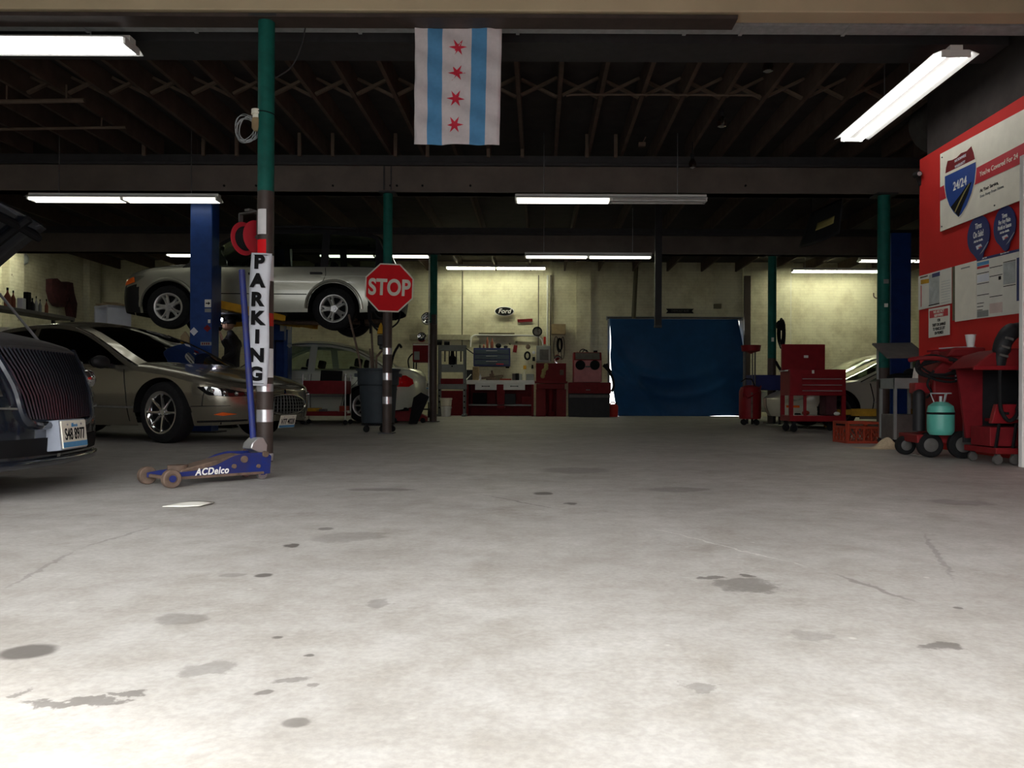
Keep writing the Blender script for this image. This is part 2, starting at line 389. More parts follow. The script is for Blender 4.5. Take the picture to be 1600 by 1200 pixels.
# ================================================================= shell
XL, XR, YB = -12.0, 11.5, 22.0
JB, DK = 3.95, 4.2     # joist bottom, deck
m = MB(); m.box(((XL+XR)/2, 14.6, -.1), (40, 30.2, .2)); struct(m.build('floor', A['floor'], smooth=0))
m = MB(); m.box((0, -20.5, -.12), (80, 40, .2)); struct(m.build('ground', mat('asphalt', (.05, .05, .05), .9, var=.2, spec=.2), smooth=0))
m = MB(); m.box((0, 45.7, -.1), (80, 32, .2)); struct(m.build('ground_rear', mat('pale_concrete', (.5, .5, .48), .9), smooth=0))
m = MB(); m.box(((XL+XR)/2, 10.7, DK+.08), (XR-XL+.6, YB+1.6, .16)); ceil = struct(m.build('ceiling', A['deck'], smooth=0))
DX0, DX1, DZ = 1.93, 5.46, 2.62
m = MB()
m.box(((XL+DX0)/2, YB+.15, DK/2), (DX0-XL, .3, DK)); m.box(((XR+DX1)/2, YB+.15, DK/2), (XR-DX1, .3, DK))
m.box(((DX0+DX1)/2, YB+.15, (DK+DZ)/2), (DX1-DX0, .3, DK-DZ))
# brick piers standing proud of the wall
for (u0, u1) in ((848, 862), (900, 923), (1118+42, 1176), (1176, 1238)):
    a, b = W(u0, 500, YB).x, W(u1, 500, YB).x; m.box(((a+b)/2, YB-.04, DK/2), (b-a, .10, DK))
struct(m.build('wall_back', A['brick'], smooth=0))
m = MB(); m.box((XL-.15, 10.7, DK/2), (.3, YB+1.4, DK))
for y in (21.4, 18.2, 13): m.box((XL+.08, y, DK/2), (.18, .5, DK))
struct(m.build('wall_left', A['brick_end'], smooth=0))
m = MB(); m.box((XR+.15, 10.7, DK/2), (.3, YB+1.4, DK)); struct(m.build('wall_right', A['brick_end'], smooth=0))
# street front behind the camera with the wide roller-door opening
OX0, OX1, OZ = -6.8, 2.4, 3.2
m = MB(); m.box(((XL+OX0)/2, -.45, DK/2), (OX0-XL, .3, DK)); m.box(((XR+OX1)/2, -.45, DK/2), (XR-OX1, .3, DK))
m.box(((OX0+OX1)/2, -.45, (DK+OZ)/2), (OX1-OX0, .3, DK-OZ)); struct(m.build('wall_front', A['brick_end'], smooth=0))
# red office partition on the right
RX, RY1 = 4.3, 9.1
m = MB(); m.box(((RX+XR)/2, (RY1-.3)/2, 1.62), (XR-RX, RY1+.3, 3.24)); struct(m.build('wall_partition', A['redwall'], smooth=0))
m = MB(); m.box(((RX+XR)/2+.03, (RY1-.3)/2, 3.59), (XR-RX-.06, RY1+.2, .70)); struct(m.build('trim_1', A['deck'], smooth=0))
m = MB(); m.box((4.08, 6.42, 1.245), (.47, .05, 2.49)); m.box((4.02, 6.37, 1.0), (.05, .05, .14)); struct(m.build('door_1', A['white'], smooth=0, bev=.004))
# door frame round the rear opening
m = MB(); m.box((DX1+.08, YB-.03, DZ/2), (.16, .1, DZ)); struct(m.build('trim_2', A['plastic_white'], smooth=0)); m = MB(); m.box(((DX0+DX1)/2, YB-.03, DZ+.04), (DX1-DX0+.2, .1, .1)); m.box((DX0-.03, YB-.03, DZ/2), (.06, .1, DZ))
struct(m.build('trim_3', A['grey'], smooth=0))
# joists and bridging
joist_x = [W(805, 75, 7.85).x + .468*k for k in range(-26, 24)]
bays = [(7.45, 11.5), (11.5, 16.4), (16.4, YB)]
for bi, (y0, y1) in enumerate(bays):
    for k, x in enumerate(joist_x):
        if bi == 0 and not (-9.3 < x < 8.0): continue
        if not (XL+.1 < x < XR-.1): continue
        if bi > 0 and k % 2: continue
        m = MB(); m.box((x, (y0+y1)/2, (JB+DK)/2), (.045, y1-y0-.02, DK-JB)); m.build('joist', A['wood'], ceil, smooth=0)
m = MB()
br_y = 9.15
for k in range(len(joist_x)-1):
    a, b = joist_x[k]+.03, joist_x[k+1]-.03
    if not (-6.2 < a < 4.2): continue
    m = MB(); m.bar((a, br_y, JB+.02), (b, br_y, DK-.03), .03, .045, (0, 1, 0)); m.bar((a, br_y+.06, DK-.03), (b, br_y+.06, JB+.02), .03, .045, (0, 1, 0))
    m.build('bridging', A['brace'], ceil, smooth=0)
for u in (225, 318, 370, 468, 520, 618, 668, 763, 816, 917, 962):
    p = W(u, 240, 11.1); m = MB(); m.box((p.x, 11.1, 4.0), (.045, .04, .32)); m.build('stub', A['brace'], ceil, smooth=0)
# beams
def beam(name, y, z0, z1, x0, x1, wdt, mt, label):
    r = thing(name, label, 'beam', (0, y, z0))
    m = MB(); m.box(((x0+x1)/2, 0, (z1-z0)/2), (x1-x0, wdt, z1-z0)); m.build('web', mt, r, smooth=0)
    m = MB(); m.box(((x0+x1)/2, -.01, z1-z0-.03), (x1-x0, wdt+.10, .035)); m.build('flange', A['darksteel'], r, smooth=0)
    m = MB(); m.box(((x0+x1)/2, -.01, .012), (x1-x0, wdt+.06, .024)); m.build('flange', mt, r, smooth=0)
    return r
b2 = beam('roof_beam', 11.5, 3.42, 3.84, XL+.02, XR-.02, .22, A['beam'], 'long tan steel roof beam just above the stop sign post')
m = MB(); m.box((0, 11.5, 3.90), (XR-XL-.1, .2, .10)); m.build('web', A['darksteel'], b2, smooth=0).location = (0, -11.5, -3.42)
for u in (350, 400, 610, 620, 660, 520, 735, 1165): 
    p = W(u, 290 + (u*37 % 5), 11.38); m = MB(); m.cyl((p.x, -.125, p.z-3.42), (p.x, -.11, p.z-3.42), .016, n=8); m.build('bolt', A['ink'], b2)
m = MB(); q = W(600, 285, 11.38); m.box((q.x, -.12, .2), (.02, .02, .38)); m.box((q.x+.1, -.12, .2), (.012, .02, .38)); m.build('splice_plate', A['darksteel'], b2, smooth=0)
beam('roof_beam', 16.4, 3.42, 3.84, XL+.02, XR-.02, .22, A['beam'], 'farther tan steel roof beam behind the two fluorescent rows')
m = MB(); m.box((0, 16.4, 3.895), (XR-XL-.1, .2, .10)); tag(m.build('timber_plate', A['darksteel'], smooth=0), 'dark timber plate lying on the farther roof beam', 'timber')
hd = thing('header_beam', 'tan painted header beam across the top edge, above the flag', 'beam', (0, 6.6, 3.645))
m = MB(); m.box((.6, 0, .02+.2), (13.2, .2, .40)); m.box((.6, -.12, .30), (13.2, .06, .2)); m.build('web', A['header'], hd, smooth=0, bev=.01)
m = MB(); m.box((-2.0, .02, -.012), (7.2, .2, .03)); m.build('ledge', A['brown'], hd, smooth=0)
du = thing('air_duct', 'long galvanized sheet metal duct running behind the flag', 'duct', (0, 6.9, 3.70))
m = MB(); m.box((-.4, 0, .1), (15.4, .18, .2)); m.build('casing', A['galv'], du, smooth=0, bev=.006)
for u in (118, 292, 555, 808, 1075, 1165, 1330):
    p = W(u, 35, 6.8); m = MB(); m.box((p.x, 0, .1), (.03, .20, .215)); m.build('seam_band', A['galv'], du, smooth=0)
ib = thing('steel_girder', 'dark steel girder carrying the joists, behind the galvanized duct', 'beam', (0, 7.5, 3.755))
m = MB(); m.box((-3.85, 0, .095), (16.2, .42, .19)); m.build('web', A['darksteel'], ib, smooth=0)
# ceiling conduit, sticks, pendant lamps
m = MB(); m.tube(smooth_pts([W(885, 150, 9.05), W(905, 148, 9.05), W(1000, 148, 9.05), W(1188, 149, 9.05)], 4), .012, 6)
tag(m.build('conduit', A['brace']), 'thin pale conduit running under the joists right of the flag', 'pipe')
m = MB(); p, q = W(-60, 160, 8.9), W(132, 157, 8.9); m.cyl(p, q, .025, n=10); m.cyl((p.x+.5, p.y, p.z), (p.x+.5, p.y, JB+.02), .01, n=6); m.cyl((q.x-.2, q.y, q.z), (q.x-.2, q.y, JB+.02), .01, n=6)
tag(m.build('pipe', A['brace']), 'upper of two short pale pipes hung below the joists at left', 'pipe')
m = MB(); p, q = W(-60, 203, 9.9), W(197, 199, 9.9); m.cyl(p, q, .018, n=10); m.cyl((p.x+.4, p.y, p.z), (p.x+.4, p.y, JB+.02), .01, n=6); m.cyl((q.x-.3, q.y, q.z), (q.x-.3, q.y, JB+.02), .01, n=6)
tag(m.build('pipe', A['brace']), 'lower, thinner of two pale pipes hung below the joists at left', 'pipe')
def pendant(u, v, d, lab):
    p = W(u, v, d); r = thing('pendant_lamp', lab, 'lamp', p, 0, 'unlit glass lamps under the joists')
    m = MB(); m.cyl((0, 0, .06), (0, 0, JB-p.z+.05), .008, n=6); m.cyl((0, 0, .03), (0, 0, .11), .025, n=12); m.build('socket', A['blackp'], r)
    m = MB(); m.lathe([(.02, .05), (.04, .02), (.055, -.03), (.05, -.075), (.01, -.09)], n=16); m.build('bulb', A['chrome'], r)
pendant(1200, 100, 8.2, 'unlit glass lamp hung under joists, nearest the right fluorescent')
pendant(1128, 188, 9.6, 'unlit glass lamp hung under joists, middle of the three')
pendant(1082, 254, 10.9, 'unlit glass lamp just above the tan beam, farthest of the three')
m = MB(); p = W(1003, 226, 10.6); m.box((p.x, p.y, p.z), (.09, .06, .05)); m.cyl(p, (p.x+.05, p.y, JB+.02), .006, n=6)
tag(m.build('junction_box', A['brace'], smooth=0), 'small brown junction box hanging from a joist by its wire', 'box')
# drum housing at upper right
dr = thing('roller_drum', 'grey rounded drum housing at the upper right corner', 'drum', W(1640, 78, 7.8))
m = MB(); m.lathe([(.05, 0), (.34, 0), (.36, .02), (.36, 2.2)], Matrix.Rotation(-PI/2, 4, 'X'), 32); m.build('drum', A['dgrey'], dr)
m = MB(); m.box((-.37, .25, .02), (.02, .03, .10)); m.build('clip', A['plastic_white'], dr, smooth=0)
m = MB(); m.cyl((0, 1.0, .3), (0, 1.0, JB-dr.location.z+.05), .02, n=8); m.build('hanger', A['darksteel'], dr)
# ================================================================= fluorescent fixtures
def fixture(p, q, label, lit=(1, 1), white=False, tubes=2, wd=.16, cut=2, hang=None, hx=.35):
    p, q = Vector(p), Vector(q); L = (q-p).length; c = (p+q)/2
    r = thing('fluorescent_fixture', label, 'light', c, math.atan2(q.y-p.y, q.x-p.x), 'fluorescent ceiling lights')
    top = hang if hang else DK - c.z
    m = MB(); m.box((0, 0, .075), (L, .11, .06)); m.build('housing', A['plastic_white'], r, smooth=0, bev=.004)
    m = MB()
    for sx in (-L*hx, L*hx): m.cyl((sx, 0, .10), (sx, 0, top+.02), .006, n=6)
    m.build('hanger', A['steel'], r)
    n = cut
    for i in range(n):
        x0, x1 = -L/2+i*L/n, -L/2+(i+1)*L/n
        m = MB(); pr = [(-wd, .028), (-wd*.55, .062), (wd*.55, .062), (wd, .028)]
        for a in range(3):
            vs = [m.v((x0+.005, pr[a][0], pr[a][1])), m.v((x1-.005, pr[a][0], pr[a][1])), m.v((x1-.005, pr[a+1][0], pr[a+1][1])), m.v((x0+.005, pr[a+1][0], pr[a+1][1]))]; m.face(vs)
        m.build('reflector', A['plastic_white'], r, smooth=0, solid=.004)
        for t in range(tubes):
            y = (t-(tubes-1)/2)*wd*.95
            m = MB(); m.cyl((x0+.03, y, .018), (x1-.03, y, .018), .019, n=10)
            m.build('tube', (A['tubew'] if white == 1 else A['tubewall'] if white == 2 else A['tube']) if lit[i] else A['tubeoff'], r)
        for xe in (x0+.012, x1-.012):
            m = MB(); m.box((xe, 0, .03), (.02, wd*1.25, .055)); m.build('lamp_holder', A['plastic_white'], r, smooth=0)
    return r
fixture((-6.0, 7.0, 3.55), (-3.55, 7.0, 3.55), 'fluorescent light at the upper left corner, nearest on that side', white=True, cut=1, lit=(1,), wd=.2, hang=.147)
a = W(1495, 88, 6.97); fixture((3.6, 6.95, 3.5), (3.6, 9.3, 3.5), 'fluorescent light slanting down toward the red wall posters', white=True, cut=1, lit=(1,), wd=.2, hx=.12)
a, b = W(48, 316, 11.15), W(343, 314, 11.15); fixture(a, b, 'fluorescent light under the beam above the raised silver SUV')
a, b = W(805, 316, 11.15), W(1103, 317, 11.15); fixture(a, b, 'fluorescent light with only its left half lit, under the tan beam', lit=(1, 0))
a, b = W(820, 403, 15.6), W(1018, 404, 15.6); fixture(a, b, 'thin fluorescent light under the half-lit one, toward the blue tarp', wd=.1)
a, b = W(697, 420, 21.1), W(853, 421, 21.1); fixture(a, b, 'fluorescent light against the back wall above the oval sign', white=2)
a, b = W(1237, 425, 21.1), W(1375, 426, 21.1); fixture(a, b, 'fluorescent light on the back wall above the red tool chest', white=2)
a, b = W(1342, 409, 19.5), W(1516, 410, 19.5); fixture(a, b, 'fluorescent light partly hidden behind the red wall edge')
a, b = W(262, 401, 17.8), W(434, 401, 17.8); fixture(a, b, 'fluorescent light seen through the raised SUV, left of two')
a, b = W(500, 402, 17.8), W(672, 402, 17.8); fixture(a, b, 'fluorescent light showing just right of the stop sign post')
fixture((-11.2, 16.75, 3.75), (-11.2, 18.1, 3.75), 'unseen fluorescent light added near the left wall, behind the raised black hood', white=2, cut=1, lit=(1,))  # unseen fixture, added to light the left wall; hidden by the hood
sl = bpy.data.lights.new('sun', 'SUN'); sl.energy = 5.0; sl.angle = math.radians(4); sl.color = (1, .96, .88)
so = bpy.data.objects.new('sun', sl); col.objects.link(so); so.rotation_euler = Vector((1.6, -1.0, 1.33)).to_track_quat('Z', 'Y').to_euler(); so.location = (10, -8, 9)
# ================================================================= cars
def lerp(a, b, t): return a+(b-a)*t
def wheel_parts(root, c, R, Rr, wd, sgn, steer, spokes, style, rimmat, fronty):
    """tyre (part) > rim, hub (sub-parts); wheel axis along local y, outer face on side sgn"""
    M = Matrix.Translation(c) @ Matrix.Rotation(steer, 4, 'Z') @ Matrix.Rotation(-sgn*PI/2, 4, 'X')
    m = MB(); h = wd/2
    m.lathe([(Rr-.012, -h*.9), (Rr+.02, -h), (R-.045, -h), (R-.012, -h*.84), (R, -h*.5), (R, h*.5), (R-.012, h*.84), (R-.045, h), (Rr+.02, h), (Rr-.012, h*.9)], Matrix(), 44, capend=False)
    m.mi = 0
    t = m.build('tire', A['black'], root); t.matrix_local = M
    m = MB()
    m.lathe([(Rr-.014, -h*.9), (Rr-.03, -h*.3), (Rr-.03, h*.6), (Rr-.005, h*.88), (Rr+.006, h*.93), (Rr+.004, h*.97), (Rr-.016, h*.96), (Rr-.034, h*.75)], Matrix(), 44, capend=False)
    m.cyl((0, 0, -h*.1), (0, 0, h*.62), .07, .062, 20)
    for k in range(spokes):
        a = 2*PI*k/spokes
        if style == 'twin':      # five broad spokes, split toward the lip
            for s2 in (-1, 1):
                ex = a+s2*.20
                pts = [(.055, a+s2*.25, .60), (Rr*.55, a+s2*.17, .66), (Rr-.012, ex, .80)]
                P = [Vector((r*math.cos(q), r*math.sin(q), h*zz)) for r, q, zz in pts]
                m.tube(smooth_pts(P, 3), [.026, .024, .022, .021, .021, .022, .025][:7], 6)
            P = [Vector((r*math.cos(a), r*math.sin(a), h*zz)) for r, zz in ((.05, .5), (Rr*.7, .58))]
            m.bar(P[0], P[1], .05, .02)
        else:
            P = [Vector((r*math.cos(a), r*math.sin(a), h*zz)) for r, zz in ((.05, .55), (Rr*.55, .72), (Rr-.01, .80))]
            m.tube(smooth_pts(P, 3), [.024, .021, .018, .016, .015, .016, .02], 6)
    rim = m.build('rim', rimmat, t, smooth=50)
    m = MB(); m.cyl((0, 0, h*.55), (0, 0, h*.72), .035, .028, 16)
    for k in range(5):
        a = 2*PI*k/5+.3; m.cyl((.05*math.cos(a), .05*math.sin(a), h*.55), (.05*math.cos(a), .05*math.sin(a), h*.68), .009, n=6)
    m.build('hub_cap', A['steel'] if rimmat != A['chrome'] else A['chrome'], t)
    m = MB(); m.lathe([(.02, -h*.25), (Rr-.03, -h*.25), (Rr-.03, -h*.2), (.02, -h*.2)], Matrix(), 24); m.build('brake', A['ink'], t)
    return t
class Car:
    def __init__(s, P, root, paint):
        s.P = P; s.root = root; s.paint = paint
        s.sh, s.cz, s.bot, s.top = (pchip(P[k]) for k in ('sh', 'cz', 'bot', 'top'))
        s.zm = P.get('zm', .62)
    def hwx(s, x):
        P = s.P; w = P['W']/2
        if x > P['x1f']: t = min(1, (x-P['x1f'])/(P['xf']-P['x1f'])); return max(.02, w*(1-t**P['pf'])**(1/P['qf']))
        if x < P['x1r']: t = min(1, (P['x1r']-x)/(P['x1r']-P['xr'])); return max(.02, w*(1-t**P['pr'])**(1/P['qr']))
        return w
    def g(s, z):
        w = s.P['W']/2; zm = s.zm
        if z < zm: d = s.P.get('tuck', .06)*((zm-z)/(zm-.2))**2
        else: d = .025*((z-zm)/.3)**2
        return 1-d/w
    def lean(s, x, z):
        P = s.P; o = 0
        if x > P['x1f']-.1:
            t = min(1, (x-P['x1f']+.1)/(P['xf']-P['x1f']+.1)); o -= P.get('leanf', .12)*abs((z-P.get('znose', .45))/.3)**2*t*t*(3-2*t)
        if x < P['x1r']+.1:
            t = min(1, (P['x1r']+.1-x)/(P['x1r']+.1-P['xr'])); o += P.get('leanr', .06)*abs((z-P.get('zrear', .55))/.3)**2*t*t*(3-2*t)
        return o
    def Y(s, x, z):
        zb = s.sh(x)
        if z <= zb or not (s.P['xC'] < x < s.P['xA']): return s.hwx(x)*s.g(min(z, zb))
        d = z-zb
        return s.hwx(x)*s.g(zb) - s.P.get('tumble', .36)*d - .10*d*d
    def side(s, x, z, off, sg): return Vector((x+s.lean(x, z), sg*(s.Y(x, z)+off), z))
    def nose(s, y, z, off, front=True):
        P = s.P; w = P['W']/2; t = min(.999, abs(y)/(w*s.g(z)))
        if front: x = P['x1f']+(P['xf']-P['x1f'])*(1-t**P['qf'])**(1/P['pf']); return Vector((x+s.lean(x, z)+off, y, z))
        x = P['x1r']-(P['x1r']-P['xr'])*(1-t**P['qr'])**(1/P['pr']); return Vector((x+s.lean(x, z)-off, y, z))
    def res(s, pts, n):
        L = [0]
        for a, b in zip(pts, pts[1:]): L.append(L[-1]+math.hypot(b[0]-a[0], b[1]-a[1]))
        out = []
        for i in range(n+1):
            d = L[-1]*i/n; k = 0
            while k < len(pts)-2 and d > L[k+1]: k += 1
            t = (d-L[k])/max(1e-9, L[k+1]-L[k]); out.append((lerp(pts[k][0], pts[k+1][0], t), lerp(pts[k][1], pts[k+1][1], t)))
        return out
    def patch(s, m, lo, hi, off=.006, sg=1, n=16, nz=5, kind='side', vx=False):
        if vx:
            A1 = [(lerp(lo[0][0], lo[-1][0], i/n), 0) for i in range(n+1)]; fl, fh = vx; lo = [(x, fl(x)) for x, _ in A1]; hi = [(x, fh(x)) for x, _ in A1]
        else: lo, hi = s.res(lo, n), s.res(hi, n)
        def fn(a, b):
            i = min(n, round(a*n)); x = lerp(lo[i][0], hi[i][0], b); z = lerp(lo[i][1], hi[i][1], b)
            if kind == 'side': return s.side(x, z, off, sg)
            return s.nose(x*sg, z, off, kind == 'nose')
        m.grid(fn, n, nz)
    def strip(s, pts, wdt, name, mt, sgs=(1, -1), off=.004, kind='side', n=24):
        for sg in sgs:
            m = MB(); q = s.res(pts, n)
            lo, hi = [], []
            for i, p in enumerate(q):
                a, b = q[max(0, i-1)], q[min(n, i+1)]; dx, dz = b[0]-a[0], b[1]-a[1]; l = math.hypot(dx, dz) or 1
                lo.append((p[0]+dz/l*wdt/2, p[1]-dx/l*wdt/2)); hi.append((p[0]-dz/l*wdt/2, p[1]+dx/l*wdt/2))
            s.patch(m, lo, hi, off, sg, n, 1, kind); o = m.build(name, mt, s.root, smooth=60)
        return o
    def body(s):
        P = s.P; xs = set()
        x = P['xr']
        while x < P['xf']: xs.add(round(x, 4)); x += .06
        for k in range(15):
            t = 1-(k/14)**2*.9995
            xs.add(lerp(P['x1f'], P['xf'], (1-(k/14)**2.2))); xs.add(lerp(P['x1r'], P['xr'], (1-(k/14)**2.2)))
        for xw in (P['xfw'], P['xrw']):
            for k in range(25): xs.add(xw+P['Ra']*math.cos(PI*k/24)*.9999)
            xs.add(xw+P['Ra']+.001); xs.add(xw-P['Ra']-.001)
        for d in P['cuts']: xs.add(d)
        xs = sorted(xs); xs = [x for i, x in enumerate(xs) if i == 0 or x-xs[i-1] > .0008]
        def z0(x):
            b = s.bot(x)
            for xw in (P['xfw'], P['xrw']):
                if abs(x-xw) <= P['Ra']: b = max(b, P['R']+math.sqrt(P['Ra']**2-(x-xw)**2))
            return b
        NS, ND = 12, 7
        def colpts(x):
            a, b = z0(x), s.sh(x); out = []
            for i in range(NS+1):
                z = lerp(a, b, i/NS); out.append(s.side(x, z, 0, 1))
            yb, c = s.Y(x, b), s.cz(x)
            for j in range(1, ND+1):
                t = j/ND*PI/2; e = .62
                out.append(Vector((x+s.lean(x, b), yb*math.cos(t)**e if j < ND else 0, b+(c-b)*math.sin(t)**e)))
            return out
        parts = {}
        for i in range(len(xs)-1):
            p, q = colpts(xs[i]), colpts(xs[i+1]); xm = (xs[i]+xs[i+1])/2
            for k in range(NS+ND):
                zmid = (p[k].z+p[k+1].z+q[k].z+q[k+1].z)/4
                nm = P['part'](xm, zmid, k >= NS)
                if nm is None: continue
                for sg in (1, -1):
                    two = nm in ('front_door', 'rear_door', 'fender', 'quarter_panel')
                    pm, cache = parts.setdefault(nm+('#' if two and sg < 0 else ''), (MB(), {}))
                    def V(c):
                        key = (round(c.x, 5), round(c.y*sg, 5), round(c.z, 5))
                        if key not in cache: cache[key] = pm.v((c.x, c.y*sg, c.z))
                        return cache[key]
                    vs = [V(p[k]), V(q[k]), V(q[k+1]), V(p[k+1])]
                    u = []
                    for v in vs:
                        if v not in u: u.append(v)
                    if len(u) >= 3: pm.face(u)
        pm = P.get('partmat', {})
        for nm, (m, _) in parts.items(): m.build(nm.split('#')[0], pm.get(nm, s.paint), s.root, smooth=40)
        # wheel wells and floor pan
        m = MB(); hw = P['W']/2
        for xw in (P['xfw'], P['xrw']):
            for sg in (1, -1):
                def fn(a, b): t = PI*a; return Vector((xw+(P['Ra']+.004)*math.cos(t), sg*(hw-.02-.34*b), max(P['R']+(P['Ra']+.004)*math.sin(t), .1)))
                m.grid(fn, 16, 2)
                q = [m.v((xw+(P['Ra']+.004)*math.cos(PI*k/16), sg*(hw-.36), P['R']+(P['Ra']+.004)*math.sin(PI*k/16))) for k in range(17)]; m.face(q)
        xl = [P['xr']+.25, P['xrw']-P['Ra'], P['xrw']+P['Ra'], P['xfw']-P['Ra'], P['xfw']+P['Ra'], P['xf']-.3]
        zz = s.bot(0)+.03
        m.box(((xl[0]+xl[-1])/2, 0, zz+.04), (xl[-1]-xl[0], P['W']-.78, .10))
        for a, b in ((xl[0], xl[1]), (xl[2], xl[3]), (xl[4], xl[5])):
            if b > a: m.box(((a+b)/2, 0, zz+.03), (b-a, P['W']-.34, .06))
        for xw in (P['xfw'], P['xrw']): m.cyl((xw, -hw+.25, P['R']), (xw, hw-.25, P['R']), .035, n=10)
        m.build('underbody', A['ink'], s.root)
    def canopy(s, glass):
        P = s.P; xA, xC = P['xA'], P['xC']; mt, mb = P.get('mt', .06), P.get('mb', .02)
        xs = {xA-.001, xC+.001}; x = xC
        while x < xA: xs.add(round(x, 4)); x += .05
        for a, b, _ in P['win']: xs |= {a, b}
        xs = sorted(xs); xs = [x for i, x in enumerate(xs) if i == 0 or x-xs[i-1] > .004]
        fr = MB(); wins = {}
        for i in range(len(xs)-1):
            a, b = xs[i], xs[i+1]; xm = (a+b)/2
            wn = next((w for w in P['win'] if w[0]-1e-6 <= xm <= w[1]+1e-6), None)
            def lv(x):
                zb, zt = s.sh(x)-.004, s.top(x); lo = zb+mb; hi = max(lo, zt-mt*(1+.6*max(0, 1-(zt-zb)/.35))); 
                return zb, min(lo, zt), min(hi, zt), zt
            A0, B0 = lv(a), lv(b)
            for sg in (1, -1):
                def quad(m, za, zb2, off=0, nz=3):
                    vs = [[m.v(s.side(x, lerp(z0, z1, j/nz), off, sg)) for j in range(nz+1)] for x, (z0, z1) in ((a, za), (b, zb2))]
                    for j in range(nz): m.face([vs[0][j], vs[1][j], vs[1][j+1], vs[0][j+1]])
                if wn:
                    quad(fr, (A0[0], A0[1]), (B0[0], B0[1]), 0, 1); quad(fr, (A0[2], A0[3]), (B0[2], B0[3]), 0, 1)
                    if A0[2]-A0[1] > .002 or B0[2]-B0[1] > .002: quad(wins.setdefault((wn[2], sg), MB()), (A0[1], A0[2]), (B0[1], B0[2]), -.004)
                else: quad(fr, (A0[0], A0[3]), (B0[0], B0[3]))
        for m_ in [fr]: bmesh.ops.remove_doubles(m_.bm, verts=m_.bm.verts, dist=.0005)
        fr.build('pillars', s.paint if not P.get('blackpillar') else A['blackp'], s.root, smooth=40)
        for (nm, sg), m in wins.items():
            bmesh.ops.remove_doubles(m.bm, verts=m.bm.verts, dist=.0005); m.build(nm, glass, s.root, smooth=60)
        # roof skin, windscreen, rear glass
        st = []
        x = xA-.001; rf, rr = P['rf'], P['rr']
        for k in range(15): st.append((lerp(xA-.001, rf, k/14), 'w', k/14))
        for k in range(1, 15): st.append((lerp(rf, rr, k/14), 'r', k/14))
        for k in range(1, 13): st.append((lerp(rr, xC+.001, k/12), 'g', k/12))
        def sec(x, kind, t, n=12, off=0):
            e = s.side(x, s.top(x), 0, 1)
            if kind == 'w': b, c = lerp(P.get('bw', .22), .03, t**.7), lerp(.0, .06, t)
            elif kind == 'r': b, c = lerp(.03, -.02, t), .06+.02*math.sin(PI*t)
            else: b, c = lerp(-.02, P.get('bg', -.14), t), lerp(.06, .01, t)
            out = []
            for i in range(n+1):
                y = 1-2*i/n; o = 1-abs(y)**2.2
                out.append(Vector((e.x+b*o+off*.3, e.y*y, e.z+c*o+off)))
            return out
        rm, wm, gm = MB(), MB(), MB(); rows = [sec(*q) for q in st]
        for i in range(len(rows)-1):
            k0, k1 = st[i][1], st[i+1][1]
            for j in range(12):
                edge = j in (0, 11)
                f = rm
                if not edge and k1 == 'w' and 0 < i < 13: f = wm
                if not edge and k1 == 'g' and i > 28 and st[i+1][2] < .95: f = gm
                f.face([f.v(rows[i][j]), f.v(rows[i+1][j]), f.v(rows[i+1][j+1]), f.v(rows[i][j+1])])
        for m, nm, mt_ in ((rm, 'roof', s.paint), (wm, 'windshield', glass), (gm, 'rear_window', glass)):
            bmesh.ops.remove_doubles(m.bm, verts=m.bm.verts, dist=.0005); m.build(nm, mt_, s.root, smooth=45)
        # dark cabin trim and seats
        if P.get('seats', True):
            zb = s.bot(0)
            for sxp in P['seatx']:
                for sy in (-.36, .36):
                    m = MB(); H0 = s.sh(sxp)
                    m.box((sxp-.12, sy, H0-.06), (.14, .44, .34), (0, -.22, 0)); m.box((sxp-.20, sy, H0+.19), (.10, .24, .16), (0, -.2, 0))
                    m.build('seat', A['ink'], s.root, bev=.03)
            m = MB(); m.tube([Vector((P['xA']-.62+.16*.35*math.sin(2*PI*i/20), .36+.18*math.cos(2*PI*i/20), s.sh(0)+.0+.17*math.sin(2*PI*i/20))) for i in range(20)], .013, 6, True); m.build('steering_wheel', A['ink'], s.root)
    def mirrors(s, x, sg_list=(1, -1), mt=None, z=None):
        for sg in sg_list:
            z_ = z or s.sh(x)+.07; y = s.Y(x, s.sh(x)); m = MB()
            m.sph((x, sg*(y+.15), z_), (.07, .115, .075), 14, 8); m.bar((x+.02, sg*(y-.03), z_-.05), (x, sg*(y+.10), z_-.02), .06, .04)
            mi = m.build('mirror', mt or s.paint, s.root)
            m = MB(); m.lathe([(.001, 0), (.07, 0), (.07, .004)], Matrix.Translation((x-.068, sg*(y+.15), z_)) @ Matrix.Rotation(-PI/2, 4, 'Y') @ Matrix.Diagonal((.8, 1.3, 1, 1)), 16); m.build('mirror_glass', A['chrome'], mi)
    def handles(s, pts, sgs=(1, -1), mt=None, chrome=False):
        for x, z in pts:
            for sg in sgs:
                m = MB(); y = s.Y(x, z); m.bar((x-.09, sg*(y+.022), z), (x+.09, sg*(y+.022), z), .025, .035); m.sph((x+.08, sg*y, z), (.02, .03, .02), 8, 5); m.sph((x-.08, sg*y, z), (.02, .03, .02), 8, 5)
                m.build('door_handle', mt or s.paint, s.root, bev=.008)
    def wheels(s, R, Rr, wd, spokes, style, rim, steer=0.0, skip=()):
        P = s.P
        for xw, st in ((P['xfw'], steer), (P['xrw'], 0)):
            for sg in (1, -1): wheel_parts(s.root, (xw, sg*(P['W']/2-wd/2-.015), R), R, Rr, wd, sg, st, spokes, style, rim, 0)
def carM(origin, hx, hy, z=0.0):
    l = math.hypot(hx, hy); hx, hy = hx/l, hy/l
    return Matrix(((hx, -hy, 0, origin[0]), (hy, hx, 0, origin[1]), (0, 0, 1, z), (0, 0, 0, 1)))
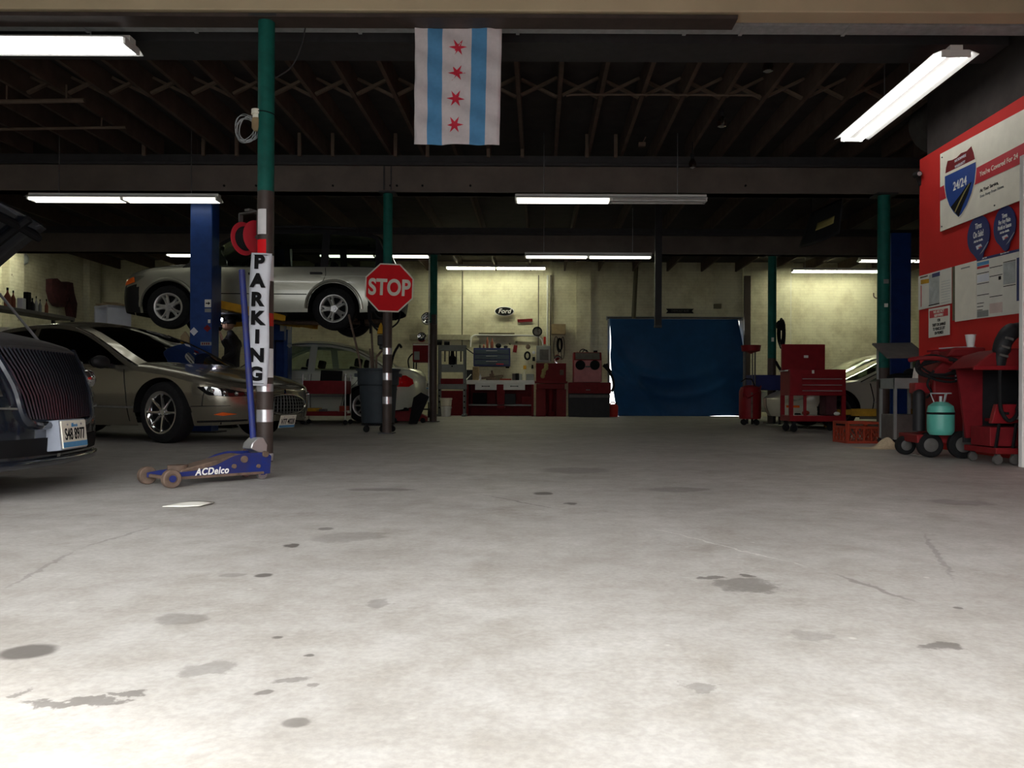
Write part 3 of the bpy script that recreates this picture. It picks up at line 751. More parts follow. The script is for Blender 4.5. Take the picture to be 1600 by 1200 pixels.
def plate(root, M, body, top, sc=1.0, bracket=0):
    m = MB(); m.box((0, 0, .004), (.305*sc, .155*sc, .008)); p = m.build('license_plate', [A['cream']], root, bev=.003); p.matrix_local = M
    m = MB(); m.box((0, -.058*sc, .0085), (.30*sc, .03*sc, .001)); m.build('blue_band', A['flagblue'], p, smooth=0)
    if top: text('lettering', top, .022*sc, (0, .050*sc, .0095), Matrix.Identity(3), A['flagblue'], p, shear=.3)
    text('lettering', body, .066*sc, (0, -.002, .0095), Matrix.Identity(3), A['ink'], p, bold=.0012, sx=.72)
    m = MB()
    for sx in (-1, 1): m.cyl((sx*.085*sc, .055*sc, .008), (sx*.085*sc, .055*sc, .013), .006*sc, n=8)
    m.build('screw', A['steel'], p)
    if bracket:
        m = MB(); m.box((0, 0, -bracket/2-.001), (.33*sc, .17*sc, bracket)); m.build('plate_bracket', mat('plate_bracket_grey', (.26, .29, .35), .5), p, bev=.004)
    return p
NOSEM = Matrix(((0, 0, 1), (1, 0, 0), (0, 1, 0)))   # text x -> +y, up -> z, normal -> +x (read from the front)
REARM = Matrix(((0, 0, -1), (-1, 0, 0), (0, 1, 0)))
A['darkchrome2'] = mat('dark_grille_metal', (.05, .05, .05), .4, .8, var=.1)
paint_beige = mat('beige_silver_metallic_paint', (.25, .23, .18), .25, .75, var=.03, coat=.7)
paint_silver = mat('silver_metallic_paint', (.36, .36, .30), .28, .7, var=.03, coat=.8)
paint_mint = mat('pale_silver_metallic_paint', (.60, .63, .54), .3, .3, var=.03, coat=.8)
paint_white = mat('champagne_silver_paint', (.58, .55, .45), .35, .15, var=.03, coat=.7)
paint_black = mat('black_gloss_paint', (.012, .016, .026), .2, .2, var=.03, coat=1.0)
A['darkchrome'] = mat('dark_chrome', (.10, .115, .15), .3, 1.0, var=.1)
clad = mat('dark_bumper_cladding', (.014, .014, .015), .6, var=.1, spec=.25)
# ---------------------------------------------------------------- 1. beige-silver sedan at left
P = dict(W=1.86, xf=2.40, xr=-2.5, x1f=1.75, x1r=-1.9, pf=2.2, qf=2.6, pr=2.4, qr=3.0, xfw=1.42, xrw=-1.45, R=.345, Ra=.39, tuck=.09, zm=.60,
         sh=[(-2.5, .74), (-2.4, .86), (-2.0, .90), (-1.2, .90), (0, .87), (.75, .835), (1.4, .77), (1.9, .67), (2.2, .60), (2.48, .53)],
         cz=[(-2.5, .80), (-2.35, 1.0), (-1.9, 1.03), (-1.2, .98), (0, .95), (1.0, .94), (1.5, .87), (2.0, .755), (2.3, .67), (2.48, .56)],
         bot=[(-2.5, .30), (-2.1, .22), (-1.0, .19), (1.0, .19), (1.85, .20), (2.3, .22), (2.48, .27)],
         top=[(-2.0, .92), (-1.5, 1.20), (-1.0, 1.345), (-.4, 1.385), (0, 1.34), (.45, 1.17), (.85, .97), (1.12, .85)],
         xA=1.12, xC=-2.0, rf=-.02, rr=-1.02, win=[(-1.45, -.62, 'rear_side_window'), (-.55, 1.0, 'front_side_window')], mt=.05,
         leanf=.06, znose=.40, seatx=[.1, -.9], seats=False, bw=.30, cuts=[-1.05, -.58, .93, 1.95])
def pf(x, z, deck):
    if x > 1.95: return 'bumper' if z < .62 else 'hood'
    if deck: return 'hood' if x > .95 else 'trunk_lid' if x < -1.6 else 'body'
    if x > .93: return 'fender'
    if x > -.58: return 'front_door'
    if x > -1.05: return 'rear_door'
    return 'quarter_panel'
P['part'] = pf
h = Vector((.952, -.306)); l = Vector((.306, .952)); wp = Vector((W(259, 650, 9.0).x, 9.02))
o = wp - h*P['xfw'] + l*(P['W']/2-.1)
r = thing('silver_sedan', 'beige silver sedan with chrome wheels parked behind the black car', 'car', M=carM(o, h.x, h.y))
c = Car(P, r, paint_beige); c.body(); c.canopy(A['glassd']); c.mirrors(.72, mt=A['blackp']); c.handles([(-.35, .78), (-1.0, .80)]); c.wheels(.345, .235, .22, 8, 'thin', A['chrome'], -.12)
m = MB()
for i, x in enumerate((.93, -.58)): c.strip([(x, .24), (x+.01, .55), (x-.03, .83 if i == 0 else .86)], .008, 'door_seam', A['ink'])
c.strip([(1.82, .415), (2.0, .42), (2.2, .425)], .006, 'bumper_seam', A['ink'])
c.strip([(1.03, .40), (0, .415), (-1.04, .43)], .022, 'side_molding', A['steel'])
c.strip([(1.95, .42), (1.97, .52), (2.0, .60)], .007, 'fender_seam', A['ink'])
for sg in (1, -1):
    m = MB(); c.patch(m, [(2.06, .325), (2.14, .313), (2.24, .33)], [(2.06, .327), (2.14, .352), (2.24, .332)], .012, sg); m.build('side_marker', A['amber'], r)
    m = MB(); c.patch(m, [(1.92, .625), (2.02, .545), (2.22, .53), (2.33, .54)], [(1.92, .628), (2.05, .635), (2.22, .60), (2.33, .56)], .006, sg); hl = m.build('headlight', A['lens'], r)
    m = MB(); c.patch(m, [(1.92, .623), (2.02, .54), (2.22, .525), (2.33, .535)], [(1.92, .63), (2.05, .64), (2.22, .605), (2.33, .565)], .002, sg); m.build('headlight_bowl', A['ink'], hl)
    m = MB()
    for x, z in ((2.07, .59), (2.17, .57), (2.25, .56)): p = c.side(x, z, .006, sg); m.sph(p, (.03, .02, .026), 10, 6)
    m.build('reflector', A['chrome'], hl)
m = MB(); c.patch(m, [(-.40, .33), (0, .31), (.40, .33)], [(-.34, .50), (0, .56), (.34, .50)], .012, 1, 20, 6, 'nose'); gr = m.build('grille', A['ink'], r)
m = MB()
for k in range(13):
    y = -.36+.06*k
    m.tube([c.nose(y, .33, .018), c.nose(y, .43, .018), c.nose(y*.9, .535-.3*y*y, .018)], .005, 5)
for k in range(5): m.tube([c.nose(-.37+.74*i/14, .345+.04*k, .018) for i in range(15)], .005, 5)
m.build('grille_mesh', A['darkchrome2'], gr)
m = MB(); m.tube([c.nose(.41*math.cos(2*PI*i/30), .435+.115*math.sin(2*PI*i/30), .018) for i in range(30)], .011, 6, True); m.build('grille_surround', A['chrome'], gr)
c.strip([(2.30, .262), (2.2, .255), (1.86, .245)], .02, 'lower_lip', A['ink'])
q = c.nose(0, .25, .03); plate(r, M4(NOSEM @ Matrix.Rotation(.25, 3, 'X'), (q.x, 0, .235)), 'V77 4028', None)
for sg in (1, -1): m = MB(); m.tube([c.side(x, c.top(x), .008, sg) for x in (1.08, .85, .6, .3, 0)], .012, 6); m.build('windshield_trim', A['chrome'], r)
# ---------------------------------------------------------------- 2. black car with its hood up
P = dict(W=1.88, xf=2.5, xr=-2.5, x1f=2.05, x1r=-1.9, pf=2.2, qf=3.2, pr=2.6, qr=3.2, xfw=1.52, xrw=-1.53, R=.36, Ra=.405, tuck=.05, zm=.60,
         sh=[(-2.5, .80), (-2.3, .95), (-1.8, 1.0), (0, .98), (1.3, .93), (2.1, .86), (2.5, .77)],
         cz=[(-2.5, .85), (-2.3, 1.03), (-1.8, 1.08), (0, 1.04), (1.1, 1.0), (2.1, .90), (2.5, .79)],
         bot=[(-2.5, .28), (-2.0, .2), (1.9, .18), (2.5, .17)],
         top=[(-1.9, 1.02), (-1.4, 1.30), (-.9, 1.45), (-.3, 1.48), (.3, 1.40), (.8, 1.14), (1.12, .96)],
         xA=1.12, xC=-1.9, rf=.2, rr=-.9, win=[(-1.5, -.45, 'rear_side_window'), (-.35, .98, 'front_side_window')], leanf=.05, znose=.33, seatx=[.1, -.9], seats=False, cuts=[-1.3, -.4, .95, 1.05, 2.12])
def pf(x, z, deck):
    if deck and 1.15 < x < 2.2: return None
    if x > 2.12: return 'bumper'
    if deck: return 'trunk_lid' if x < -1.7 else 'body'
    if x > .95: return 'fender'
    if x > -.4: return 'front_door'
    if x > -1.3: return 'rear_door'
    return 'quarter_panel'
P['part'] = pf
fc = W(95, 660, 4.55); o = Vector((fc.x-2.5, 4.60)); hv = Vector((.993, .12))
o = Vector((fc.x-.03, 4.6)) - hv*2.5
r = thing('black_car', 'black car with raised hood and tall vertical bar grille at left edge', 'car', M=carM(o, hv.x, hv.y))
c = Car(P, r, paint_black); c.body(); c.canopy(A['glassd']); c.wheels(.36, .24, .225, 10, 'thin', A['chrome'])
# engine bay
m = MB(); m.box((1.68, 0, .62), (1.0, 1.5, .1)); m.box((1.65, .1, .76), (.6, .5, .22)); m.box((1.2, .55, .78), (.25, .3, .2)); m.cyl((1.5, -.45, .7), (1.5, -.45, .86), .1); m.build('engine', A['blackp'], r, bev=.02)
hg, ha = 1.28, math.radians(43)
ca, sa = math.cos(ha), math.sin(ha)
m = MB()
def hoodf(off):
    def fn(a, b):
        t = a*1.05; y = (b*2-1)*(.80-.10*a*a*a); z = .05*(1-(b*2-1)**2)+off - .05*a**4 - .045*abs(b*2-1)**6
        return Vector((hg-.02+t*ca-z*sa, y, .99+t*sa+z*ca))
    return fn
m.grid(hoodf(0), 18, 18); hd = m.build('hood', paint_black, r, solid=.03, label='raised hood')
m = MB()
for b in (.12, .5, .88): m.tube([hoodf(-.03)(i/8, b) for i in range(9)], .025, 6)
for a in (.08, .5, .92): m.tube([hoodf(-.03)(a, i/8) for i in range(9)], .025, 6)
m.build('hood_frame', A['ink'], hd)
p0 = r.matrix_world.inverted() @ W(48, 481, 5.1); p1 = r.matrix_world.inverted() @ W(67, 541, 5.15)
m = MB(); q = hoodf(-.04)(.55, .92); m.tube([p1, q], .009, 6); m.build('hood_strut', A['steel'], r)
# grille, cap and bars
g0, g1 = .42, .80
m = MB(); c.patch(m, [(-.36, g0), (0, g0-.015), (.36, g0)], [(-.46, g1), (0, g1+.01), (.46, g1)], .004, 1, 24, 6, 'nose'); gr = m.build('grille', A['ink'], r)
m = MB()
for k in range(25):
    s_ = -1+2*k/24; m.tube([c.nose(s_*lerp(.35, .45, t), lerp(g0-.01*(1-s_*s_), g1, t), .018+.006*math.sin(PI*t)) for t in (0, .33, .66, 1)], .0075, 6)
m.build('grille_bar', A['darkchrome'], gr)
m = MB(); fr = [c.nose(-.47, g1+.02, .012), c.nose(-.43, .6, .015), c.nose(-.36, g0-.02, .012), c.nose(0, g0-.035, .014), c.nose(.36, g0-.02, .012), c.nose(.43, .6, .015), c.nose(.47, g1+.02, .012)]
m.tube(smooth_pts(fr, 5), .022, 8); m.build('grille_frame', paint_black, gr)
m = MB()
def capf(a, b):
    y = (a*2-1)*.50; p = c.nose(y, .82, .0); return Vector((p.x+.03-.26*b, y, .80+.085*b**.6+.02*(1-(a*2-1)**2)))
m.grid(capf, 20, 5); m.grid(lambda a, b: capf(a, 0)+Vector((-.02*b, 0, -.045*b)), 20, 1); m.build('grille_cap', A['darksteel'], gr, solid=.012)
for sg in (1, -1):
    m = MB(); c.patch(m, [(.52, .55), (.66, .545), (.84, .57)], [(.55, .74), (.70, .76), (.86, .78)], .012, sg, 14, 5, 'nose'); hl = m.build('headlight', A['lens'], r)
    m = MB(); c.patch(m, [(.51, .54), (.66, .535), (.85, .56)], [(.54, .75), (.70, .77), (.87, .79)], .004, sg, 14, 5, 'nose'); m.build('headlight_bowl', A['dgrey'], hl)
    m = MB(); m.sph(c.nose(sg*.62, .65, .0), (.05, .06, .06)); m.sph(c.nose(sg*.76, .66, .0), (.05, .05, .055)); m.build('reflector', A['chrome'], hl)
m = MB(); c.patch(m, [(-.60, .225), (0, .215), (.60, .225)], [(-.62, .315), (0, .31), (.62, .315)], .008, 1, 24, 3, 'nose'); m.build('lower_intake', A['ink'], r)
m = MB(); c.patch(m, [(-.80, .165), (0, .155), (.80, .165)], [(-.82, .20), (0, .195), (.82, .20)], .02, 1, 24, 2, 'nose'); m.build('front_lip', paint_black, r, solid=.02)
m = MB(); c.patch(m, [(-.84, .485), (-.6, .475), (-.44, .47)], [(-.84, .495), (-.6, .485), (-.44, .48)], .016, 1, 12, 1, 'nose'); m.build('bumper_trim', A['steel'], r); m = MB(); c.patch(m, [(.44, .47), (.6, .475), (.84, .485)], [(.44, .48), (.6, .485), (.84, .495)], .016, 1, 12, 1, 'nose'); m.build('bumper_trim', A['steel'], r)
q = c.nose(0, .29, .09); plate(r, M4(NOSEM @ Matrix.Rotation(-.10, 3, 'X'), (q.x-.02, .0, .325)), 'S48 8977', 'Illinois', 1.0, .075)
# ---------------------------------------------------------------- 3. raised silver SUV
P = dict(W=1.735, xf=2.22, xr=-2.22, x1f=1.55, x1r=-1.85, pf=2.4, qf=2.8, pr=3.0, qr=3.4, xfw=1.335, xrw=-1.19, R=.335, Ra=.40, tuck=.05, zm=.66,
         sh=[(-2.22, .86), (-2.1, .95), (-1.6, .985), (0, .965), (.9, .95), (1.5, .90), (1.95, .80), (2.22, .70)],
         cz=[(-2.22, .9), (-1.6, 1.0), (0, 1.0), (.9, 1.04), (1.5, 1.0), (1.95, .90), (2.22, .75)],
         bot=[(-2.22, .36), (-1.6, .28), (0, .27), (1.7, .24), (2.22, .28)],
         top=[(-2.12, .98), (-2.02, 1.22), (-1.90, 1.46), (-1.7, 1.555), (-.8, 1.60), (0, 1.585), (.3, 1.52), (.75, 1.25), (1.12, .955)],
         xA=1.12, xC=-2.12, rf=.25, rr=-1.75, tumble=.27, win=[(-1.83, -1.10, 'cargo_window'), (-.98, -.12, 'rear_side_window'), (-.02, 1.02, 'front_side_window')], mt=.07, mb=.015,
         leanf=.05, znose=.5, leanr=.03, zrear=.7, seatx=[.15, -.75], bg=-.05, bw=.2, blackpillar=True, cuts=[-1.06, -.07, .93, 1.78, -1.72])
def pf(x, z, deck):
    if x > 1.78 and z < .66: return 'front_bumper'
    if x < -1.70 and z < .60: return 'rear_bumper'
    if deck: return 'hood' if x > .95 else 'body'
    if x > .93: return 'fender'
    if x > -.07: return 'front_door'
    if x > -1.06: return 'rear_door'
    return 'quarter_panel'
P['part'] = pf; P['partmat'] = {'front_bumper': clad, 'rear_bumper': clad}
xF = W(258, 480, 12.4).x; zS = 1.557
o = (xF+P['xfw'], 12.45+P['W']/2)
r = thing('silver_suv', 'silver SUV raised high on the blue lift, above the sedan', 'car', M=carM(o, -1, -.05, zS))
suv = r
c = Car(P, r, paint_silver); c.body(); c.canopy(A['glasssuv']); c.mirrors(.80); c.handles([(.02, .86), (-.92, .88)], mt=A['blackp']); c.wheels(.335, .213, .21, 5, 'twin', A['alloy'])
for x, zt in ((.93, .94), (-.07, .955)): c.strip([(x, .33), (x, .6), (x-.02, zt)], .009, 'door_seam', A['ink'])
c.strip([(-.80, .36), (-.86, .58), (-1.02, .74), (-1.07, .86), (-1.06, .97)], .009, 'door_seam', A['ink'])
c.strip([(.93, .545), (0, .55), (-.78, .55)], .014, 'side_molding', A['ink'])
c.strip([(.93, .36), (0, .365), (-.78, .365)], .05, 'sill', paint_silver, off=.014)
c.strip([(-1.0, .83), (-1.5, .845), (-2.0, .83)], .008, 'body_crease', paint_mint)
for sg in (1, -1):
    for xw in (P['xfw'], P['xrw']):
        m = MB(); m.tube([c.side(xw+.43*math.cos(a), min(P['R']+.43*math.sin(a), .9), .004, sg) for a in [PI*i/24 for i in range(25)]], .026, 6); m.build('wheel_arch_flare', paint_silver, r)
    m = MB(); c.patch(m, [(1.70, .80), (1.80, .73), (2.02, .68), (2.14, .68)], [(1.70, .81), (1.85, .815), (2.02, .77), (2.14, .72)], .006, sg); hl = m.build('headlight', A['lens'], r)
    m = MB(); c.patch(m, [(1.86, .715), (2.0, .685), (2.15, .68)], [(1.90, .80), (2.0, .775), (2.15, .72)], .014, sg, 8, 3); m.build('turn_signal', A['amber'], hl)
    m = MB(); c.patch(m, [(-2.16, .83), (-2.02, .80)], [(-2.13, 1.02), (-2.0, 1.0)], .01, sg, 6, 5); m.build('tail_light', A['redlens'], r)
m = MB(); c.patch(m, [(-.42, .66), (.42, .66)], [(-.44, .755), (.44, .755)], .01, 1, 14, 4, 'nose'); m.build('grille', A['ink'], r)
for sg in (1, -1):
    m = MB(); m.tube([Vector((x, sg*(c.Y(x, c.top(x))-.10), c.top(x)+.07)) for x in (.0, -.5, -1.0, -1.5)], .018, 8)
    for x in (.0, -.75, -1.5): m.cyl((x, sg*(c.Y(x, c.top(x))-.10), c.top(x)-.02), (x, sg*(c.Y(x, c.top(x))-.10), c.top(x)+.07), .018, n=8)
    m.build('roof_rail', A['blackp'], r)
m = MB(); m.tube([(-1.4, -.3, .22), (-.6, -.25, .2), (.5, -.2, .21)], .035, 8); m.cyl((-1.9, -.55, .30), (-1.45, -.55, .28), .10, n=14); m.box((1.0, 0, .36), (.6, .6, .12)); m.box((-1.19, 0, .30), (.3, .9, .12)); m.build('exhaust_pipe', A['rust'], r)
# ---------------------------------------------------------------- 4. pale silver compact behind the bin
P = dict(W=1.70, xf=2.26, xr=-2.27, x1f=1.6, x1r=-1.55, pf=2.3, qf=2.6, pr=2.2, qr=2.5, xfw=1.33, xrw=-1.27, R=.32, Ra=.37, tuck=.06, zm=.62,
         sh=[(-2.27, .80), (-2.1, .905), (-1.7, .93), (-.9, .92), (.8, .885), (1.5, .80), (2.26, .62)],
         cz=[(-2.27, .86), (-2.15, 1.0), (-1.7, 1.04), (-.9, 1.0), (.8, .98), (1.5, .88), (2.26, .66)],
         bot=[(-2.27, .34), (-1.9, .24), (-1, .2), (1.8, .19), (2.26, .22)],
         top=[(-1.75, .945), (-1.45, 1.13), (-1.05, 1.34), (-.6, 1.43), (0, 1.45), (.35, 1.37), (.8, 1.13), (1.15, .90)],
         xA=1.15, xC=-1.75, rf=.2, rr=-.72, win=[(-1.35, -.37, 'rear_side_window'), (-.24, 1.05, 'front_side_window')], mt=.055, seatx=[.05, -.85], cuts=[-.30, .9, -1.1, -1.75], leanr=.05, zrear=.55)
def pf(x, z, deck):
    if x < -1.75 and z < .60: return 'rear_bumper'
    if deck: return 'hood' if x > .95 else 'trunk_lid' if x < -1.6 else 'body'
    if x > .9: return 'fender'
    if x > -.30: return 'front_door'
    if x > -1.1: return 'rear_door'
    return 'quarter_panel'
P['part'] = pf
S = 1.065; xR = W(671, 600, 16.0).x-.09
o = (xR - 2.27*S, 15.45+P['W']/2*S)
r = thing('silver_compact_car', 'pale silver compact sedan showing a red tail light behind the trash can', 'car', M=carM(o, -1, .03) @ Matrix.Scale(S, 4))
c = Car(P, r, paint_mint); c.body(); c.canopy(A['glass']); c.mirrors(.78); c.handles([(-.12, .80), (-1.0, .82)]); c.wheels(.32, .2, .2, 7, 'thin', A['alloy'])
for x in (.9, -.30): c.strip([(x, .26), (x, .6), (x-.02, .89)], .009, 'door_seam', A['ink'])
c.strip([(-.85, .30), (-.92, .55), (-1.12, .72), (-1.25, .92)], .009, 'door_seam', A['ink'])
c.strip([(.9, .475), (0, .48), (-.92, .49)], .03, 'side_molding', A['steel'])
c.strip([(-1.72, .25), (-1.78, .45), (-1.87, .62)], .008, 'bumper_seam', A['ink'])
for sg in (1, -1):
    m = MB(); c.patch(m, [(-1.70, .80), (-1.86, .66), (-2.06, .66), (-2.14, .72)], [(-1.70, .81), (-1.85, .86), (-2.05, .87), (-2.14, .80)], .012, sg, 16, 6); tl = m.build('tail_light', A['redlens'], r)
    m = MB()
    for x, z in ((-1.86, .80), (-1.95, .74), (-1.95, .81)): m.sph(c.side(x, z, .012, sg), (.03, .012, .025), 8, 5)
    m.build('reflector', A['redlens'], tl)
for sg in (1, -1): m = MB(); m.tube([c.side(x, c.top(x), .006, sg) for x in (1.1, .8, .5, .2, -.2, -.6, -1.0, -1.4, -1.7)], .01, 6); m.build('roof_trim', A['chrome'], r)
q = c.nose(0, .7, .01, False); plate(r, M4(REARM, (q.x-.01, 0, .70)), '61H 207', None)
# ---------------------------------------------------------------- 5, 6. two silver cars on the right
P = dict(W=1.80, xf=2.35, xr=-2.35, x1f=1.6, x1r=-1.8, pf=2.0, qf=2.3, pr=2.4, qr=3.0, xfw=1.36, xrw=-1.3, R=.315, Ra=.365, tuck=.08, zm=.55,
         sh=[(-2.35, .72), (-2.1, .84), (-1.2, .85), (0, .81), (.7, .78), (1.4, .70), (1.9, .60), (2.35, .48)],
         cz=[(-2.35, .78), (-2.1, .93), (-1.2, .92), (0, .90), (.9, .86), (1.5, .77), (2.0, .66), (2.35, .52)],
         bot=[(-2.35, .3), (-2.0, .2), (1.8, .17), (2.35, .2)],
         top=[(-1.8, .86), (-1.4, 1.10), (-.8, 1.25), (-.3, 1.28), (.1, 1.22), (.55, 1.02), (1.02, .79)],
         xA=1.02, xC=-1.8, rf=.0, rr=-.8, win=[(-1.4, -.62, 'rear_side_window'), (-.5, .92, 'front_side_window')], mt=.045, seatx=[-.05, -.9], cuts=[-.55, .80, -1.1, 1.9], bw=.25)
def pf(x, z, deck):
    if x > 1.9 and z < .5: return 'front_bumper'
    if deck: return 'hood' if x > .9 else 'trunk_lid' if x < -1.7 else 'body'
    if x > .80: return 'fender'
    if x > -.55: return 'front_door'
    return 'quarter_panel'
P['part'] = pf
o = (W(1312, 640, 13.6).x+P['xfw'], 13.6+P['W']/2)
r = thing('silver_coupe', 'low silver car with a dark front wheel behind the red tool chest', 'car', M=carM(o, -1, 0))
c = Car(P, r, paint_white); c.body(); c.canopy(A['glass']); c.mirrors(.62); c.handles([(-.42, .70)]); c.wheels(.315, .2, .21, 6, 'thin', A['darksteel'])
c.strip([(.80, .24), (.78, .5), (.84, .78)], .018, 'door_seam', A['ink'])
c.strip([(.78, .46), (0, .47), (-.5, .48)], .014, 'side_molding', A['steel'])
for sg in (1, -1): m = MB(); m.tube([c.side(x, c.top(x), .008, sg) for x in (1.0, .8, .55, .3, .1, -.2)], .012, 6); m.build('windshield_trim', A['chrome'], r)
for sg in (1, -1):
    m = MB(); c.patch(m, [(1.9, .52), (2.2, .43)], [(1.9, .57), (2.2, .50)], .008, sg, 8, 3); m.build('headlight', A['lens'], r)
    m = MB(); c.patch(m, [(2.0, .36), (2.18, .36)], [(2.0, .40), (2.18, .40)], .01, sg, 8, 2); m.build('side_marker', A['amber'], r)
P2 = dict(P); 
P2.update(W=1.78, R=.32, Ra=.37, zm=.62, sh=[(-2.35, .85), (-2.1, .95), (-1.2, .97), (0, .93), (.9, .90), (1.5, .80), (2.35, .62)],
          cz=[(-2.35, .9), (-2.1, 1.05), (-1.2, 1.03), (0, 1.0), (.9, .98), (1.5, .88), (2.35, .66)],
          top=[(-1.9, .98), (-1.5, 1.2), (-1.0, 1.36), (-.4, 1.42), (.1, 1.36), (.6, 1.14), (1.1, .91)], xA=1.1, xC=-1.9, rf=.0, rr=-1.0, tuck=.06)
o = (W(1290, 570, 17.2).x+1.1, 16.85+.9)
r = thing('silver_sedan', 'taller silver sedan, its roof showing beyond the low silver car', 'car', M=carM(o, -1, 0))
c = Car(P2, r, paint_mint); c.body(); c.canopy(A['glass']); c.mirrors(.7); c.wheels(.32, .2, .2, 7, 'thin', A['alloy'])
c.strip([(.80, .24), (.80, .5), (.84, .89)], .012, 'door_seam', A['ink'])
# ================================================================= posts and signs
def post(label, x, y, zt, r, zsplit, base=True, flare=0):
    t = thing('steel_post', label, 'post', (x, y, 0), 0, 'round steel posts under the beams')
    m = MB(); m.cyl((0, 0, 0), (0, 0, zsplit), r, n=28); m.build('lower_shaft', A['brown'], t, label='dark brown lower shaft')
    m = MB(); m.cyl((0, 0, zsplit), (0, 0, zt), r, n=28); m.build('upper_shaft', A['green'], t, label='green upper shaft')
    m = MB(); m.box((0, 0, zt+.01), (r*3.4, r*3.2, .02)); m.build('cap_plate', A['darksteel'], t, smooth=0)
    if base: m = MB(); m.box((0, 0, .008), (r*3.2, r*3.2, .016)); m.build('base_plate', A['darksteel'], t, smooth=0)
    return t
def sleeve(t, name, mt, z0, z1, r, a0=None, a1=None):
    m = MB()
    if a0 is None: m.lathe([(r, z0), (r+.002, z0), (r+.002, z1), (r, z1)], n=28, capend=False)
    else: m.grid(lambda a, b: Vector(((r+.0025)*math.cos(a0+(a1-a0)*a), (r+.0025)*math.sin(a0+(a1-a0)*a), z0+(z1-z0)*b)), 12, 1)
    return m.build(name, mt, t)
yp = 6.62; RP = .066
def zat(v, d, u=412): return W(u, v, d).z
px = W(415, 400, yp).x
pk = post('foreground post carrying the vertical PARKING banner, green above and brown below', px, yp, 3.625, RP, zat(300, yp), base=False)
dn = RP
sleeve(pk, 'reflective_tape', A['tapew'], zat(368, yp), zat(329, yp), RP, -PI*.76, -PI*.38)
sleeve(pk, 'red_tape', A['stop'], zat(400, yp), zat(376, yp), RP, -PI*.78, -PI*.38)
sleeve(pk, 'red_tape', A['redp'], zat(510, yp), zat(490, yp), RP, -PI*.35, 0)
sleeve(pk, 'reflective_tape', A['tapew'], zat(590, yp), zat(545, yp), RP, -PI*.40, 0)
sleeve(pk, 'reflective_tape', A['tapew'], zat(440, yp), zat(400, yp), RP, -PI*.35, 0)
sleeve(pk, 'tape_band', A['tape'], zat(612, yp), zat(600, yp), RP)
sleeve(pk, 'tape_band', A['tape'], zat(659, yp), zat(640, yp), RP)
sleeve(pk, 'tape_band', A['tape'], zat(723, yp)+.02, zat(708, yp), RP+.003)
# PARKING banner
zb_, zt_ = zat(603, yp), zat(398, yp)
bn = thing('parking_banner', 'white vertical banner reading PARKING on the foreground post', 'sign', (px-.024, yp-RP-.022, (zb_+zt_)/2), 0)
bn.rotation_euler = (0, math.radians(1.6), 0)
hb = (zt_-zb_)/2
def banf(a, b):
    z = -hb+2*hb*b; x = (a-.5)*.165+.006*math.sin(b*7); return Vector((x, -.006*math.sin(b*9+a*2)-.012*(1-(2*a-1)**2)+.012, z))
m = MB(); m.grid(banf, 6, 40); m.build('sheet', A['vinyl'], bn, solid=.002)
for i, ch in enumerate('PARKING'):
    b = .925-.140*i; text('letter', ch, .106, banf(.5, b)+Vector((-.008, -.014, 0)), FRONT, A['ink'], bn, bold=.008, sx=1.06)
m = MB(); m.box((0, -.008, hb-.018), (.11, .002, .004)); m.box((0, -.008, -hb+.02), (.12, .002, .004)); m.build('border_line', A['ink'], bn, smooth=0)
# bulb holder + wire coil on the post
jb = thing('jelly_jar_lamp', 'small white capped lamp strapped to the green foreground post', 'lamp', W(401, 185, yp-.02))
m = MB(); m.cyl((0, 0, .03), (0, 0, .07), .042, n=14); m.cyl((0, 0, 0), (0, 0, .03), .032, n=14); m.build('socket', A['cream'], jb)
m = MB(); m.lathe([(.034, 0), (.04, -.02), (.038, -.08), (.02, -.105), (.001, -.108)], n=16); m.build('globe', A['card'], jb)
m = MB(); m.tube([Vector(((px-jb.location.x)+(RP+.005)*math.cos(t), .02+(RP+.005)*math.sin(t), .045-.01*math.cos(t))) for t in [2*PI*i/24 for i in range(24)]], .004, 6, True); m.build('strap', A['ink'], jb)
m = MB(); cc = W(386, 202, yp)
for k in range(9):
    r_ = .075+.012*random.random(); cx_, cz_ = random.uniform(-.02, .02), random.uniform(-.015, .015); ph = random.random()*6
    m.tube([Vector((cc.x+cx_+r_*math.cos(t), cc.y+.02*math.sin(t*2+ph)+.004*k-.02, cc.z+cz_+r_*1.25*math.sin(t))) for t in [2*PI*i/26 for i in range(26)]], .0022, 5, True)
m.tube([Vector((cc.x+.06, cc.y, cc.z+.05)), W(398, 176, yp)], .0025, 5)
tag(m.build('wire_coil', A['galv']), 'coil of grey wire hanging beside the small lamp on the post', 'wire')
m = MB(); m.tube(smooth_pts([W(477, 44, 6.8), W(470, 75, 6.78), W(455, 105, 6.75), W(430, 122, 6.70)], 6), .006, 6); tag(m.build('cable', A['darksteel']), 'thin cable curving from the duct to the green post top', 'cable')
